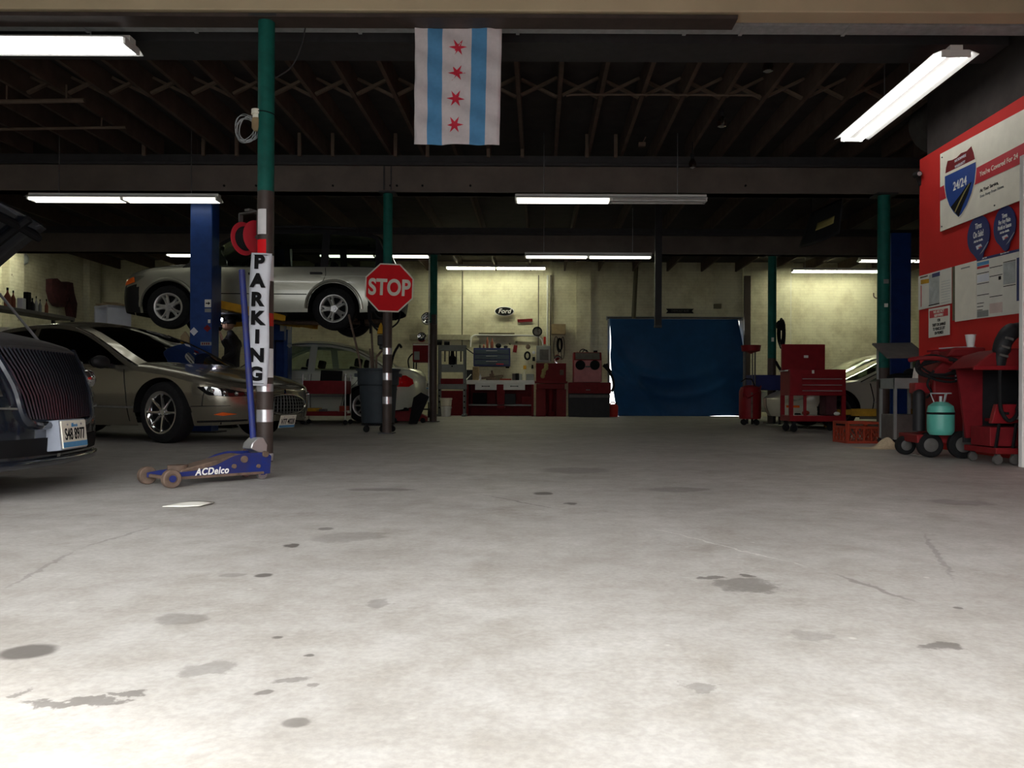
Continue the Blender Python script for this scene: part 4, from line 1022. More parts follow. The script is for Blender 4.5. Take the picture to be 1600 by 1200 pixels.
# hose reel behind the post
hr = thing('hose_reel', 'red hose reel hanging at left of the foreground post', 'reel', W(390, 372, 7.0), math.radians(62))
Mx = Matrix.Rotation(PI/2, 4, 'X')
for dz in (-.075, .075):
    m = MB(); m.lathe([(.03, dz-.006), (.10, dz-.012), (.135, dz-.004), (.145, dz+.006), (.135, dz+.012), (.03, dz+.006)], Mx, 32); m.build('flange', A['signred'], hr)
m = MB()
for k in range(6): m.tube([Vector((.095*math.cos(t), -.055+.022*k, .095*math.sin(t))) for t in [2*PI*i/28 for i in range(28)]], .011, 6, True)
m.cyl((0, -.07, 0), (0, .07, 0), .085, n=24); m.build('hose', A['black'], hr)
m = MB(); m.bar((0, -.11, -.02), (0, -.11, .22), .04, .012); m.bar((0, .11, -.02), (0, .11, .22), .04, .012); m.bar((0, -.11, .22), (0, .11, .22), .04, .012); m.cyl((0, -.12, 0), (0, .12, 0), .015, n=10); m.box((.05, 0, .24), (.16, .06, .02)); m.bar((0, .0, .23), (.14, -.14, .23), .04, .02, (0, 0, 1)); m.build('bracket', A['dgrey'], hr, smooth=0)
# stop-sign post and STOP sign
ys = 11.4; sx_ = W(605, 600, ys).x
st = post('post behind the STOP sign, standing against the grey trash can', sx_, ys, 3.40, RP, zat(468, ys, 605))
for v0, v1 in ((554, 544), (594, 583), (631, 620)): sleeve(st, 'tape_band', A['tape'], zat(v0, ys, 604), zat(v1, ys, 604), RP)
c = W(608, 449.5, ys-.1); sg = thing('stop_sign', 'red octagonal STOP sign fixed to the green post', 'sign', (c.x, ys-RP-.022, c.z)); sg.rotation_euler = (0, math.radians(2.2), 0)
rs = 37.5/F*ys
oct_ = lambda r: [(r/math.cos(PI/8)*math.cos(PI/8+PI/4*i), r/math.cos(PI/8)*math.sin(PI/8+PI/4*i)) for i in range(8)]
m = MB(); m.prism(oct_(rs), .004, M4(FRONT, (0, 0, 0))); m.build('border', A['cream'], sg, smooth=0)
m = MB(); m.prism(oct_(rs*.945), .0015, M4(FRONT, (0, -.0042, 0))); m.build('face', A['stop'], sg, smooth=0)
text('lettering', 'STOP', rs*.66, (0, -.0062, -.005), FRONT, A['cream'], sg, bold=.010, sx=.78, spacing=1.02)
r3 = post('slim green post at left of the hydraulic press', W(677, 600, 16.4).x, 16.4, 3.40, .075, zat(505, 16.4, 677))
m = MB(); m.box((-.09, -.03, 1.9), (.02, .03, 3.0)); m.build('conduit', A['galv'], r3, smooth=0)
m = MB(); m.box((.02, -.10, zat(500, 16.4, 677)), (.09, .07, .2)); m.build('switch_box', A['darksteel'], r3, smooth=0)
yr = 11.4; r4 = post('dark green post at right, hook on its side, before the blue lift', W(1380, 560, yr).x, yr, 3.40, .085, zat(575, yr, 1380))
m = MB(); hk = W(1370, 461, yr); hx0, hz = hk.x-r4.location.x, hk.z; m.tube(arc((hx0, 0, hz), .045, PI*1.0, PI*1.75, 10)+[Vector((-.08, 0, hz-.04))], .008, 6); m.tube([Vector((hx0-.045, 0, hz)), Vector((hx0-.045, 0, hz+.03))], .008, 6); m.build('hook', A['rust'], r4)
for v, w_, h_ in ((441, .07, .06), (478, .05, .05)): m = MB(); m.box((.0, -.088, zat(v, yr, 1380)), (w_, .006, h_)); m.build('sticker', A['grey'] if v == 441 else A['paper'], r4, smooth=0)
r5 = post('dark post in the back row left of the red tool chest, hoses hanging on it', W(1206, 560, 16.4).x, 16.4, 3.40, .085, zat(560, 16.4, 1206))
m = MB(); m.box((-.01, -.088, zat(531, 16.4, 1206)), (.05, .006, .08)); m.build('sticker', A['paper'], r5, smooth=0)
m = MB(); xx = W(1168, 500, 21.7).x; m.box((0, 0, 1.9), (.16, .12, 3.8)); q = m.build('steel_post', A['brown'], smooth=0); q.location = (xx, 21.75, 0); tag(q, 'dark square post right of the blue tarp, against the wall', 'post')
hp = W(1212, 510, 16.25); m = MB()
for k in range(7):
    r_ = .10+.02*(k % 3); x_ = .10+.012*k; m.tube([Vector((r5.location.x+x_+.05*math.cos(t)+.02*k*.2, 16.25+.02*k-.05, hp.z-.14+(.22+.03*(k % 4))*math.sin(t))) for t in [2*PI*i/22 for i in range(22)]], .011, 6, True)
m.sph((r5.location.x+.13, 16.25, hp.z+.02), (.1, .07, .11), 10, 6)
tag(m.build('hose_bundle', A['black']), 'bundle of black hoses hung on the dark post beside the red tool chest', 'hose')
m = MB(); m.tube(smooth_pts([W(1212, 565, 16.2), W(1220, 578, 16.1), W(1232, 583, 15.9)], 5), .03, 8); m.cyl(W(1228, 581, 15.95), W(1240, 580, 15.8), .045, n=12)
tag(m.build('air_gun', A['black']), 'black air tool drooping from the dark post toward the chest', 'tool')
# hanging dark column and wall pipes
q = thing('drop_column', 'dark square column hanging from the ceiling in front of the tarp', 'column', (W(1028, 500, 14).x, 14, 0)); 
m = MB(); zb_ = W(1027, 512, 14).z; m.box((0, 0, (zb_+4.2)/2), (.115, .10, 4.2-zb_)); m.build('shaft', A['blackp'], q, smooth=0); m = MB(); m.box((0, 0, zb_+.02), (.125, .11, .04)); m.build('end_cap', A['darksteel'], q, smooth=0)
m = MB(); p, q_ = W(990, 498, 21.9), W(994, 424, 21.9); m.cyl((p.x, 21.9, p.z), (q_.x, 21.9, 4.1), .06, n=12); tag(m.build('wall_pipe', A['olive']), 'olive pipe running up the wall above the blue tarp', 'pipe')
def wpipe(u, v0, v1, r_, mt, lab, d=21.93):
    p, q = W(u, v1, d), W(u, v0, d); m = MB(); m.cyl((p.x, d, p.z), (p.x, d, q.z), r_, n=10); tag(m.build('wall_pipe', mt), lab, 'pipe')
wpipe(722, 424, 545, .014, A['olive'], 'thin dark pipe on the wall above the hydraulic press')
wpipe(1235, 427, 545, .022, A['plastic_white'], 'white conduit on the wall left of the right wall light')
wpipe(841, 430, 560, .012, A['brown'], 'leftmost thin pipe right of the oval sign', 21.88)
wpipe(855, 430, 560, .022, A['plastic_white'], 'pale pipe running down to the grey breaker box', 21.82)
wpipe(860, 430, 565, .018, A['brown'], 'dark pipe beside the pale pipe above the breaker box', 21.82)
m = MB(); pts = [W(735, 542, 21.9), W(735.5, 533, 21.9), W(737, 527, 21.9), W(742, 523.8, 21.9)]+[W(750+10*k, 523.6+.1*k, 21.9) for k in range(9)]+[W(839, 525.5, 21.9), W(845, 529, 21.9), W(848, 535, 21.9), W(849, 542, 21.9)]
m.tube(smooth_pts(pts, 4), .022, 8); tag(m.build('wall_pipe', A['plastic_white']), 'bent white pipe running level above the blue wall cabinet', 'pipe')
m = MB(); a, b = W(748, 521, 21.93), W(804, 522, 21.93); m.box(((a.x+b.x)/2, 21.94, a.z), (b.x-a.x, .10, .03)); tag(m.build('wall_shelf', A['olive'], smooth=0), 'thin dark shelf edge on the wall below the oval sign', 'shelf')
m = MB(); a, b = W(640, 533, 21.94), W(735, 533, 21.94); m.box(((a.x+b.x)/2, 21.95, W(690, 527, 21.94).z), (b.x-a.x, .1, .14)); tag(m.build('wall_ledge', A['ledge'], smooth=0), 'dirty ledge along the wall behind the slim green post', 'ledge')
# ================================================================= flag
fw = thing('flag', 'white and blue hanging flag with four red stars', 'flag', W(716, 38, 6.72)); zt0 = fw.location.z
S_ = 6.72/F
ub = [649, 669, 692, 738, 762, 785]
def flx(u, v): return (u-716.5-(v-38)*.018*(1 if u > 700 else .15))*S_
def fold(u, v): return .012*math.sin(v*.06+u*.11)*(.3+.7*(v-34)/190)+.010*math.sin(v*.13-u*.06)+.006*math.sin(u*.21+v*.03)
def flp(u, v):
    sag = 4*math.sin(PI*(u-649)/136)*max(0, 1-(v-34)/60) if 34 <= v else 0
    return Vector((flx(u, v), fold(u, v), -(v-38-sag*.5)*S_))
cols = []
for i in range(5):
    n = 4
    for k in range(n): cols.append((lerp(ub[i], ub[i+1], k/n), 1 if i in (1, 3) else 0))
cols.append((ub[-1], 0)); nv = 46
m = MB(); vs = [[m.v(flp(u, lerp(33, 226, j/nv))) for j in range(nv+1)] for u, _ in cols]
for i in range(len(cols)-1):
    for j in range(nv):
        m.mi = cols[i][1] if j >= 2 else 0
        m.face([vs[i][j], vs[i+1][j], vs[i+1][j+1], vs[i][j+1]])
m.build('cloth', [A['cloth'], A['flagblue']], fw, smooth=180, solid=.002)
for (u, v) in ((717, 75), (716, 114.5), (715, 154), (714, 194.5)):
    m = MB(); cc = m.v(flp(u, v)+Vector((0, -.004, 0))); ring = []
    for i in range(12):
        r_ = 14.2 if i % 2 == 0 else 5.0; a = PI/6*i; ring.append(m.v(flp(u+r_*math.cos(a), v+r_*math.sin(a))+Vector((0, -.004, 0))))
    for i in range(12): m.face([cc, ring[i], ring[(i+1) % 12]])
    m.build('star', A['flagred'], fw, smooth=0, solid=.001)
m = MB()
for u in (651, 783): p = flp(u, 38); m.tube([p+Vector((.014*math.cos(t), -.006, .014*math.sin(t))) for t in [2*PI*i/14 for i in range(14)]], .005, 6, True); m.tube([p, p+Vector((0, .06, .07))], .003, 5)
m.build('grommet', A['darksteel'], fw)
# dark banner hanging at right
hb_ = thing('hanging_banner', 'dark banner with faint gold print hanging under the beam at right', 'banner', W(1283, 345, 12.4))
def hbf(a, b):
    p = [W(1318, 308, 12.2), W(1268, 332, 13.0), W(1248, 388, 13.0), W(1312, 364, 12.2)]
    q = (p[0]*(1-a)+p[1]*a)*(1-b)+(p[3]*(1-a)+p[2]*a)*b; return q-hb_.location+Vector((0, .03*math.sin(a*9), -.03*math.sin(PI*a)*b))
m = MB(); m.grid(hbf, 16, 10); m.build('cloth', A['blackp'], hb_, solid=.003)
m = MB(); m.grid(lambda a, b: hbf(.18+.5*a, .42+.2*b)+Vector((0, -.008, 0)), 8, 3); m.build('print', A['gold'], hb_, solid=.002)
m = MB(); q = hbf(0, 0); m.tube([q, Vector((q.x+.05, q.y, 3.95-hb_.location.z))], .006, 5); q = hbf(1, 0); m.tube([q, Vector((q.x, q.y, 3.95-hb_.location.z))], .006, 5); m.build('cord', A['ink'], hb_)
# ================================================================= trolley jack, paper, bin
jf = (G(265, 762)+G(232, 757))/2; jr = (G(407, 750)+Vector((-.10, .10, 0)))
dv = (jf-jr).normalized()
jk = thing('trolley_jack', 'blue trolley jack with tall blue handle beside the foreground post', 'jack', jr, math.atan2(dv.y, dv.x))
L_ = (jf-jr).length
prof = [(-.07, .035), (-.08, .15), (-.05, .175), (.10, .18), (.18, .165), (.30, .115), (.42, .09), (L_-.06, .085), (L_+.02, .075), (L_+.02, .045), (.20, .04), (.05, .035)]
for sg_, nm in ((1, 'side_plate'), (-1, 'side_plate')):
    m = MB(); m.prism(prof, .012, M4(Matrix(((1, 0, 0), (0, 0, -1), (0, 1, 0))), (0, sg_*.115+.006, 0))); sp = m.build(nm, A['jackblue'], jk, smooth=0, bev=.004)
    for x, z, r_ in ((.12, .14, .022), (.19, .10, .014), (-.03, .165, .02), (.02, .09, .012)): m = MB(); m.cyl((x, sg_*.115-.002, z), (x, sg_*.135, z), r_, n=14); m.build('bolt', A['rust'], jk)
    m = MB(); m.bar((-.02, sg_*.124, .045), (L_, sg_*.124, .052), .006, .016); m.build('lower_rail', A['rust'], jk, smooth=0)
# near side is local -y or +y depending on heading
nrm = Matrix.Rotation(jk.rotation_euler.z, 3, 'Z') @ Vector((0, 1, 0)); sgn = 1 if nrm.dot(-Vector((jr.x, jr.y, 0))) > 0 else -1
JT = Matrix(((-sgn, 0, 0), (0, 0, sgn), (0, 1, 0)))
text('lettering', 'ACDelco', .042, (L_*.55, sgn*.1235, .078), JT, A['white'], jk, bold=.0015, shear=.2, sx=.90, spacing=1.1)
m = MB(); m.box((L_*.60, sgn*.1225, .045), (.17, .001, .003)); m.build('stripe', A['white'], jk, smooth=0)
m = MB(); m.prism([(-.02, .10), (.10, .17), (.16, .165), (.50, .095), (.52, .06), (.30, .06)], .15, M4(Matrix(((1, 0, 0), (0, 0, -1), (0, 1, 0))), (0, .075, 0))); m.build('lift_arm', A['rust'], jk, bev=.006)
m = MB(); m.cyl((.49, 0, .085), (.49, 0, .12), .055, .06, 20); m.build('saddle', A['rust'], jk)
m = MB(); m.cyl((L_, -.15, .055), (L_, .15, .055), .012, n=10); m.build('front_axle', A['rust'], jk)
for sg_ in (1, -1):
    m = MB(); m.lathe([(.016, -.022), (.05, -.022), (.055, -.016), (.055, .016), (.05, .022), (.03, .022), (.028, .014), (.0, .014)], Matrix.Translation((L_, sg_*.155, .055)) @ Matrix.Rotation(-sg_*PI/2, 4, 'X'), 28); w_ = m.build('front_wheel', A['rust'], jk)
    m = MB(); m.cyl((L_, sg_*.168, .055), (L_, sg_*.18, .055), .02, n=14); m.build('hub', A['jackblue'], w_)
    m = MB(); m.lathe([(.01, -.014), (.032, -.014), (.034, 0), (.032, .014), (.01, .014)], Matrix.Translation((-.02, sg_*.10, .034)) @ Matrix.Rotation(PI/2, 4, 'X'), 22); w_ = m.build('caster', A['steel'], jk)
    m = MB(); m.box((-.02, sg_*.10-.018, .06), (.03, .004, .06)); m.box((-.02, sg_*.10+.018, .06), (.03, .004, .06)); m.build('fork', A['jackblue'], w_, smooth=0)
m = MB(); m.prism([(-.085, .17), (-.03, .17), (.03, .20), (.02, .235), (-.02, .27), (-.06, .27), (-.09, .22)], .11, M4(Matrix(((1, 0, 0), (0, 0, -1), (0, 1, 0))), (0, .055, 0))); m.build('handle_yoke', A['alloy'], jk, bev=.006)
inv = Matrix.Rotation(-jk.rotation_euler.z, 3, 'Z')
hp0 = inv @ (W(397, 703, jr.y+.03)-jr); hp1 = inv @ (W(378, 422, jr.y+.12)-jr)
m = MB(); m.cyl(hp0, hp1, .021, n=18); m.cyl(hp0+(hp1-hp0)*.42, hp0+(hp1-hp0)*.44, .0225, n=18); m.build('handle', A['jackblue'], jk)
p = G(290, 791); m = MB(); m.grid(lambda a, b: Vector(((a-.5)*.17+.02*b, (b-.5)*.13+.03*a, .004+.012*math.sin(a*3.1)*b+.006*abs(a-.5))), 8, 4); q = m.build('paper_scrap', A['paper'], solid=.002); q.location = p; tag(q, 'crumpled white paper lying on the floor below the trolley jack', 'paper')
for (u, v, nm) in ((1428, 711, 'left of two white paper bits on the floor by the red wheels'), (1436, 712.5, 'right of two white paper bits on the floor by the red wheels')):
    p = G(u, v); m = MB(); m.grid(lambda a, b: Vector(((a-.5)*.05, (b-.5)*.05, .003+.02*abs(a-.5)*b)), 4, 3); q = m.build('paper_bit', A['paper'], solid=.002); q.location = p; tag(q, nm, 'paper', 'paper bits on the floor')
bx = W(591.5, 640, 11.95)
bi = thing('trash_can', 'tall round grey wheeled trash can behind the stop sign post', 'bin', (bx.x, 11.92, 0))
m = MB(); m.lathe([(.225, .13), (.24, .14), (.275, .68), (.30, .70), (.305, .90), (.325, .905), (.33, .935), (.30, .935), (.285, .90), (.26, .68), (.22, .16)], n=40); m.build('barrel', A['bin'], bi)
m = MB(); m.lathe([(.10, .10), (.24, .10), (.25, .12), (.22, .13), (.10, .13)], n=32); 
for k in range(5): a = 2*PI*k/5+.2; m.bar((0, 0, .115), (.24*math.cos(a), .24*math.sin(a), .115), .05, .03)
m.build('dolly', A['blackp'], bi)
for k in range(5):
    a = 2*PI*k/5+.2; x, y = .21*math.cos(a), .21*math.sin(a); m = MB(); m.lathe([(.01, -.016), (.042, -.016), (.046, 0), (.042, .016), (.01, .016)], Matrix.Translation((x, y, .046)) @ Matrix.Rotation(PI/2, 4, 'X'), 20); m.cyl((x, y, .05), (x, y, .10), .015, n=8); m.build('caster', A['black'], bi)
for sg_ in (1, -1):
    m = MB(); m.box((sg_*.315, 0, .84), (.05, .16, .05)); m.build('handle', A['bin'], bi, bev=.008)
stuff = [((562, 565), (548, 505), 'bent pipe', 0, .016), ((580, 566), (578, 545), 'short', .02, .014), ((583, 566), (579, 490), 'long', .05, .016), ((588, 566), (600, 545), 'curved', 0, .016), ((612, 566), (622, 541), 'hook', -.05, .018)]
labs = ['leftmost thin pipe leaning out of the trash can', 'short rod sticking up at the middle of the trash can', 'longest pipe rising from the trash can toward the SUV wheel', 'curved hose arching out of the trash can toward the post', 'bent black bar with hooked end, right of the post in the can']
for (a, b, k, dy, r_), lb in zip(stuff, labs):
    p0 = Vector((W(*a, 11.9).x, 11.92+dy, .25)); p0.x = bx.x+(p0.x-bx.x)*.6; p1 = Vector(W(a[0], a[1], 11.92+dy)); p2 = W(*b, 11.95+dy)
    pts = [p0, p1, p2]
    if k == 'bent pipe': pts += [W(545, 492, 11.98)]
    if k == 'curved': pts = [p0, p1, W(591, 555, 11.93), p2]
    if k == 'hook': pts += [W(625, 539.5, 11.93), W(627, 543, 11.92)]
    m = MB(); m.tube(smooth_pts(pts, 5), r_, 8); tag(m.build('metal_rod', A['rust'] if k != 'hook' else A['black']), lb, 'pipe', 'pipes standing in the trash can')
# hoses, yellow rag and air tool on the stop post
m = MB()
for (pts, r_) in (([(576, 478), (577, 500), (585, 508), (597, 511), (601, 500)], .018), ([(579, 500), (586, 512), (597, 519), (602, 510)], .016), ([(612, 512), (622, 503), (625, 488), (620, 470)], .013), ([(584, 487), (590, 496), (600, 498)], .016), ([(578, 478), (579, 521)], .018)):
    m.tube(smooth_pts([W(u, v, 11.58) for u, v in pts], 5), r_, 7)
tag(m.build('air_hose', A['black']), 'looped black air hose hung on the post under the STOP sign', 'hose')
c = W(595, 516, 11.5); m = MB(); m.lathe([(.002, .11), (.02, .08), (.05, -.02), (.055, -.05), (.04, -.055)], Matrix.Translation(c), 12); tag(m.build('rag', A['yellow']), 'yellow rag hung on the post just under the STOP sign', 'rag')
c = W(597, 532, 11.5); m = MB(); m.box(c, (.12, .09, .15)); m.cyl((c.x, c.y, c.z-.13), (c.x, c.y, c.z-.06), .04, n=12); tag(m.build('regulator', A['blackp'], bev=.015), 'dark air regulator on the post below the yellow rag', 'tool')
# ================================================================= blue lifts
def lift_post(label, x, y, sgn, zt, group, near=True):
    t = thing('lift_post', label, 'lift', (x, y, 0), 0, group)
    m = MB(); m.box((0, 0, .01), (.50, .40, .02)); m.build('base_plate', A['darksteel'], t, smooth=0)
    m = MB(); w_, d_ = .30, .26
    m.box((0, -sgn*d_/2, zt/2), (w_, .012, zt)); m.box((-w_/2, 0, zt/2), (.012, d_, zt)); m.box((w_/2, 0, zt/2), (.012, d_, zt)); m.box((-w_/2+.03, sgn*d_/2, zt/2), (.06, .012, zt)); m.box((w_/2-.03, sgn*d_/2, zt/2), (.06, .012, zt))
    m.build('column', A['blue'], t, bev=.01)
    return t
def carriage(t, z, sgn, arms, h=.75):
    m = MB(); m.box((0, sgn*.10, z-.1), (.27, .34, h)); m.build('carriage', A['blue'], t, bev=.01)
    for (x1, y1) in arms:
        a = Vector((0, sgn*.27, z-.32+(.12 if z > 1 else 0))); b = Vector((x1, sgn*y1, z-.32-(.035 if z > 1 else 0))); mid = a+(b-a)*.55
        m = MB(); m.bar(a, mid, .13, .12); m.bar(a+(b-a)*.45+Vector((0, 0, .005)), b, .10, .09); ar = m.build('swing_arm', A['yellow'], t, smooth=0, bev=.006)
        m = MB(); m.cyl((b.x, b.y, b.z+.03), (b.x, b.y, b.z+.09), .05, .06, 16); m.build('pad', A['black'], ar)
x1 = W(317, 480, 11.4).x-.05
zc = 1.557+.28
t = lift_post('near blue two-post lift column in front of the raised SUV', x1, 11.58, 1, 3.38, 'blue lift columns')
carriage(t, zc-.05+.30, 1, [(-.55, .95), (.85, .95)], .9)
def sticker(t, u, v, d, w_, h_, mt, nm='label_plate', rot=0):
    p = W(u, v, d)-t.location; m = MB(); m.box((0, 0, 0), (w_, .004, h_), (0, rot, 0)); o = m.build(nm, mt, t, smooth=0); o.location = (p.x, -.13-.012 if t.location.y < 12 else -.13-.012, p.z); return o
s1 = sticker(t, 325, 474, 11.44, .09, .11, A['paper']); 
m = MB(); m.prism([(-.03, -.008), (.005, -.008), (.005, -.025), (.035, 0), (.005, .025), (.005, .008), (-.03, .008)], .002, M4(FRONT, (0, -.003, 0))); m.build('arrow', A['ink'], s1, smooth=0)
sticker(t, 325, 485, 11.44, .09, .05, A['grey']); sticker(t, 327, 502, 11.44, .035, .05, A['paper']); sticker(t, 303, 518, 11.44, .085, .085, A['vinyl'], 'warning_diamond', PI/4)
sticker(t, 324, 513, 11.44, .075, .075, A['dkred'], 'warning_diamond', PI/4); sb = sticker(t, 322, 537, 11.44, .155, .05, A['grey'], 'brand_plate'); m = MB()
for dx in (-.05, -.02, .01, .04): m.box((dx, -.003, 0), (.018, .002, .03))
m.build('lettering', A['dkred'], sb, smooth=0)
x2 = W(441, 560, 15.0).x
t = lift_post('far blue lift column seen between the PARKING banner and compact car', x2, 14.95, -1, 3.38, 'blue lift columns')
carriage(t, zc-.05+.30, -1, [(-.85, .95), (.9, .95)], .9)
for u, v, h_ in ((444, 511, .17), (454, 509, .16)): 
    p = W(u, v, 14.8)-t.location; m = MB(); m.box((p.x, -.272, p.z), (.07, .006, h_)); m.build('label_plate', A['paper'], t, smooth=0)
p = W(452, 540, 14.8)-t.location; m = MB(); m.box((p.x, -.139, p.z), (.07, .004, .07), (0, PI/4, 0)); m.build('warning_diamond', A['grey'], t, smooth=0)
t = lift_post('blue lift column at right, behind the hooked green post', W(1406, 560, 12.5).x, 12.6, 1, 3.1, 'blue lift columns')
carriage(t, .62, 1, [(-1.0, .55), (.8, .6)], .6)
m = MB(); a = W(1391, 664, 12.2)-t.location; m.box((a.x+.03, -.28, .1), (.16, .2, .16)); m.build('motor_guard', A['yellow'], t, smooth=0)
m = MB(); p = G(1308, 667.5); m.box((p.x, p.y, .04), (.42, .16, .08)); m.cyl((p.x-.1, p.y, .08), (p.x-.1, p.y, .12), .05, n=14); tag(m.build('lift_pad', A['yellow'], smooth=30), 'yellow lift pad on the floor by the silver front wheel', 'lift')
# timber block standing by the near lift column
m = MB(); p = W(291, 530, 12.2); m.prism([(-.065, 0), (.065, 0), (.065, 1.40), (0, 1.5), (-.065, 1.42)], .05, M4(FRONT, (0, 0, 0))); q = m.build('wooden_board', A['card'], smooth=0, bev=.004); q.location = (p.x, 12.2, 0); tag(q, 'upright pale wooden board left of the near blue lift column', 'board')
# ================================================================= mechanic under the SUV
pr = thing('person', 'person in dark clothes with a head lamp, standing under the raised SUV', 'person', (W(361, 560, 13.15).x, 13.15, 0), 0)
def skin(name, V, E, mt, parent, lv=2, root=0):
    me = bpy.data.meshes.new(name); me.from_pydata([v[0] for v in V], E, []); me.materials.append(mt)
    o = bpy.data.objects.new(name, me); col.objects.link(o); o.parent = parent
    md = o.modifiers.new('skin', 'SKIN'); md.use_smooth_shade = True
    sv = me.skin_vertices[0].data
    for i, v in enumerate(V):
        r_ = v[1]; sv[i].radius = r_ if isinstance(r_, tuple) else (r_, r_); sv[i].use_root = (i == root)
    s_ = o.modifiers.new('sub', 'SUBSURF'); s_.levels = lv; s_.render_levels = lv
    return o
k = 1.0
# facing -x (left), leaning a little back, looking up
B = [((0, 0, .98), (.155, .12)), ((.01, 0, 1.14), (.15, .125)), ((.03, 0, 1.32), (.165, .13)), ((.02, 0, 1.46), (.13, .10)), ((-.01, 0, 1.54), .058), ((-.03, 0, 1.60), .055),
     ((.02, -.17, 1.44), .07), ((.14, -.23, 1.22), .055), ((-.06, -.24, 1.10), .042), ((.02, .17, 1.44), .07), ((-.10, .24, 1.24), .055), ((-.208, .152, 1.46), .042),
     ((0, -.10, .90), .105), ((.0, -.11, .50), .072), ((.02, -.11, .10), .05), ((-.12, -.12, .05), .045), ((0, .10, .90), .105), ((-.03, .11, .50), .072), ((.0, .12, .10), .05), ((-.14, .13, .05), .045)]
E = [(0, 1), (1, 2), (2, 3), (3, 4), (4, 5), (3, 6), (6, 7), (7, 8), (3, 9), (9, 10), (10, 11), (0, 12), (12, 13), (13, 14), (14, 15), (0, 16), (16, 17), (17, 18), (18, 19)]
body = skin('body', B, E, A['jacket'], pr)
# head with face
m = MB(); HM = Matrix.Rotation(math.radians(-12), 3, 'Y')
hc = Vector((-.045, 0, 1.71))
m.sph(hc, (.098, .076, .118), 20, 14); m.sph(hc+Vector((-.035, 0, -.05)), (.062, .058, .07), 14, 10); m.sph(hc+Vector((-.10, 0, -.01)), (.022, .014, .024), 10, 6)
for sy in (-1, 1): m.sph(hc+Vector((.005, sy*.076, -.01)), (.022, .012, .032), 10, 6)
m.bar(hc+Vector((-.094, -.022, -.058)), hc+Vector((-.094, .022, -.058)), .008, .01)
m.build('head', A['skin'], pr, smooth=180)
m = MB()
for sy in (-1, 1): m.sph(hc+Vector((-.088, sy*.03, .015)), .012, 10, 6)
m.build('eye', A['white'], pr)
m = MB(); m.grid(lambda a, b: hc+Vector((.012+.105*math.sin(b*1.75)*math.cos(2*PI*a), .086*math.sin(b*1.75)*math.sin(2*PI*a), .128*math.cos(b*1.75)+.005)), 20, 8); m.grid(lambda a, b: hc+Vector((-.085-.07*b, (a-.5)*.13, .055-.02*b)), 6, 3); m.build('cap', A['jacket'], pr, solid=.006)
m = MB(); m.tube([hc+Vector((.012+.108*math.cos(t), .09*math.sin(t), .06)) for t in [2*PI*i/24 for i in range(24)]], .01, 6, True); hl = m.build('headlamp', A['black'], pr)
lp = hc+Vector((-.035, -.095, .045)); m = MB(); m.cyl(lp, lp+Vector((-.02, -.03, 0)), .02, .024, 14); m.build('lamp_body', A['blackp'], hl); m = MB(); m.sph(lp+Vector((-.024, -.036, 0)), .026, 12, 8); m.build('led', A['spark'], hl)
# hands: palm, four fingers and a thumb as skinned chains
def hand(name, wr, d, up, side):
    d, up = d.normalized(), up.normalized(); sd = d.cross(up).normalized()*side
    V = [(wr-d*.05, .030), (wr+d*.05, (.036, .02)), (wr+d*.085, (.038, .018))]; E = [(0, 1), (1, 2)]
    for i, (o_, L) in enumerate(((-.028, .068), (-.009, .078), (.010, .072), (.028, .056))):
        b = wr+d*.088+sd*o_; n = len(V); V += [(b, .0095), (b+d*L*.45-up*.012, .009), (b+d*L*.75-up*.034, .008), (b+d*L*.85-up*.055, .007)]; E += [(2, n), (n, n+1), (n+1, n+2), (n+2, n+3)]
    n = len(V); b = wr+d*.03-sd*.034; V += [(b, .012), (b+d*.03-sd*.025-up*.012, .010), (b+d*.055-sd*.026-up*.03, .008)]; E += [(1, n), (n, n+1), (n+1, n+2)]
    return skin(name, V, E, A['skin'], pr, 2)
hand('hand', Vector((-.10, -.24, 1.08)), Vector((-.8, .1, -.5)), Vector((-.4, 0, .9)), 1)
hand('hand', Vector((-.215, .145, 1.475)), Vector((-.2, -.1, .9)), Vector((.9, 0, .2)), -1)
# trousers as a garment shell over the legs, boots
TV = [((0, 0, .95), (.158, .125)), ((0, -.095, .86), .108), ((0, -.11, .50), .082), ((.02, -.11, .12), .068), ((0, .095, .86), .108), ((-.03, .11, .50), .082), ((0, .12, .12), .068), ((0, 0, 1.03), (.152, .122))]
skin('trousers', TV, [(0, 1), (1, 2), (2, 3), (0, 4), (4, 5), (5, 6), (0, 7)], A['trouser'], pr)
for y_, x_ in ((-.115, .0), (.125, -.02)):
    m = MB(); m.sph((x_-.06, y_, .05), (.14, .052, .052), 16, 8); m.cyl((x_+.02, y_, .03), (x_+.02, y_, .16), .055, .06, 16); m.box((x_-.06, y_, .012), (.28, .095, .024)); m.build('boot', A['black'], pr, bev=.006)
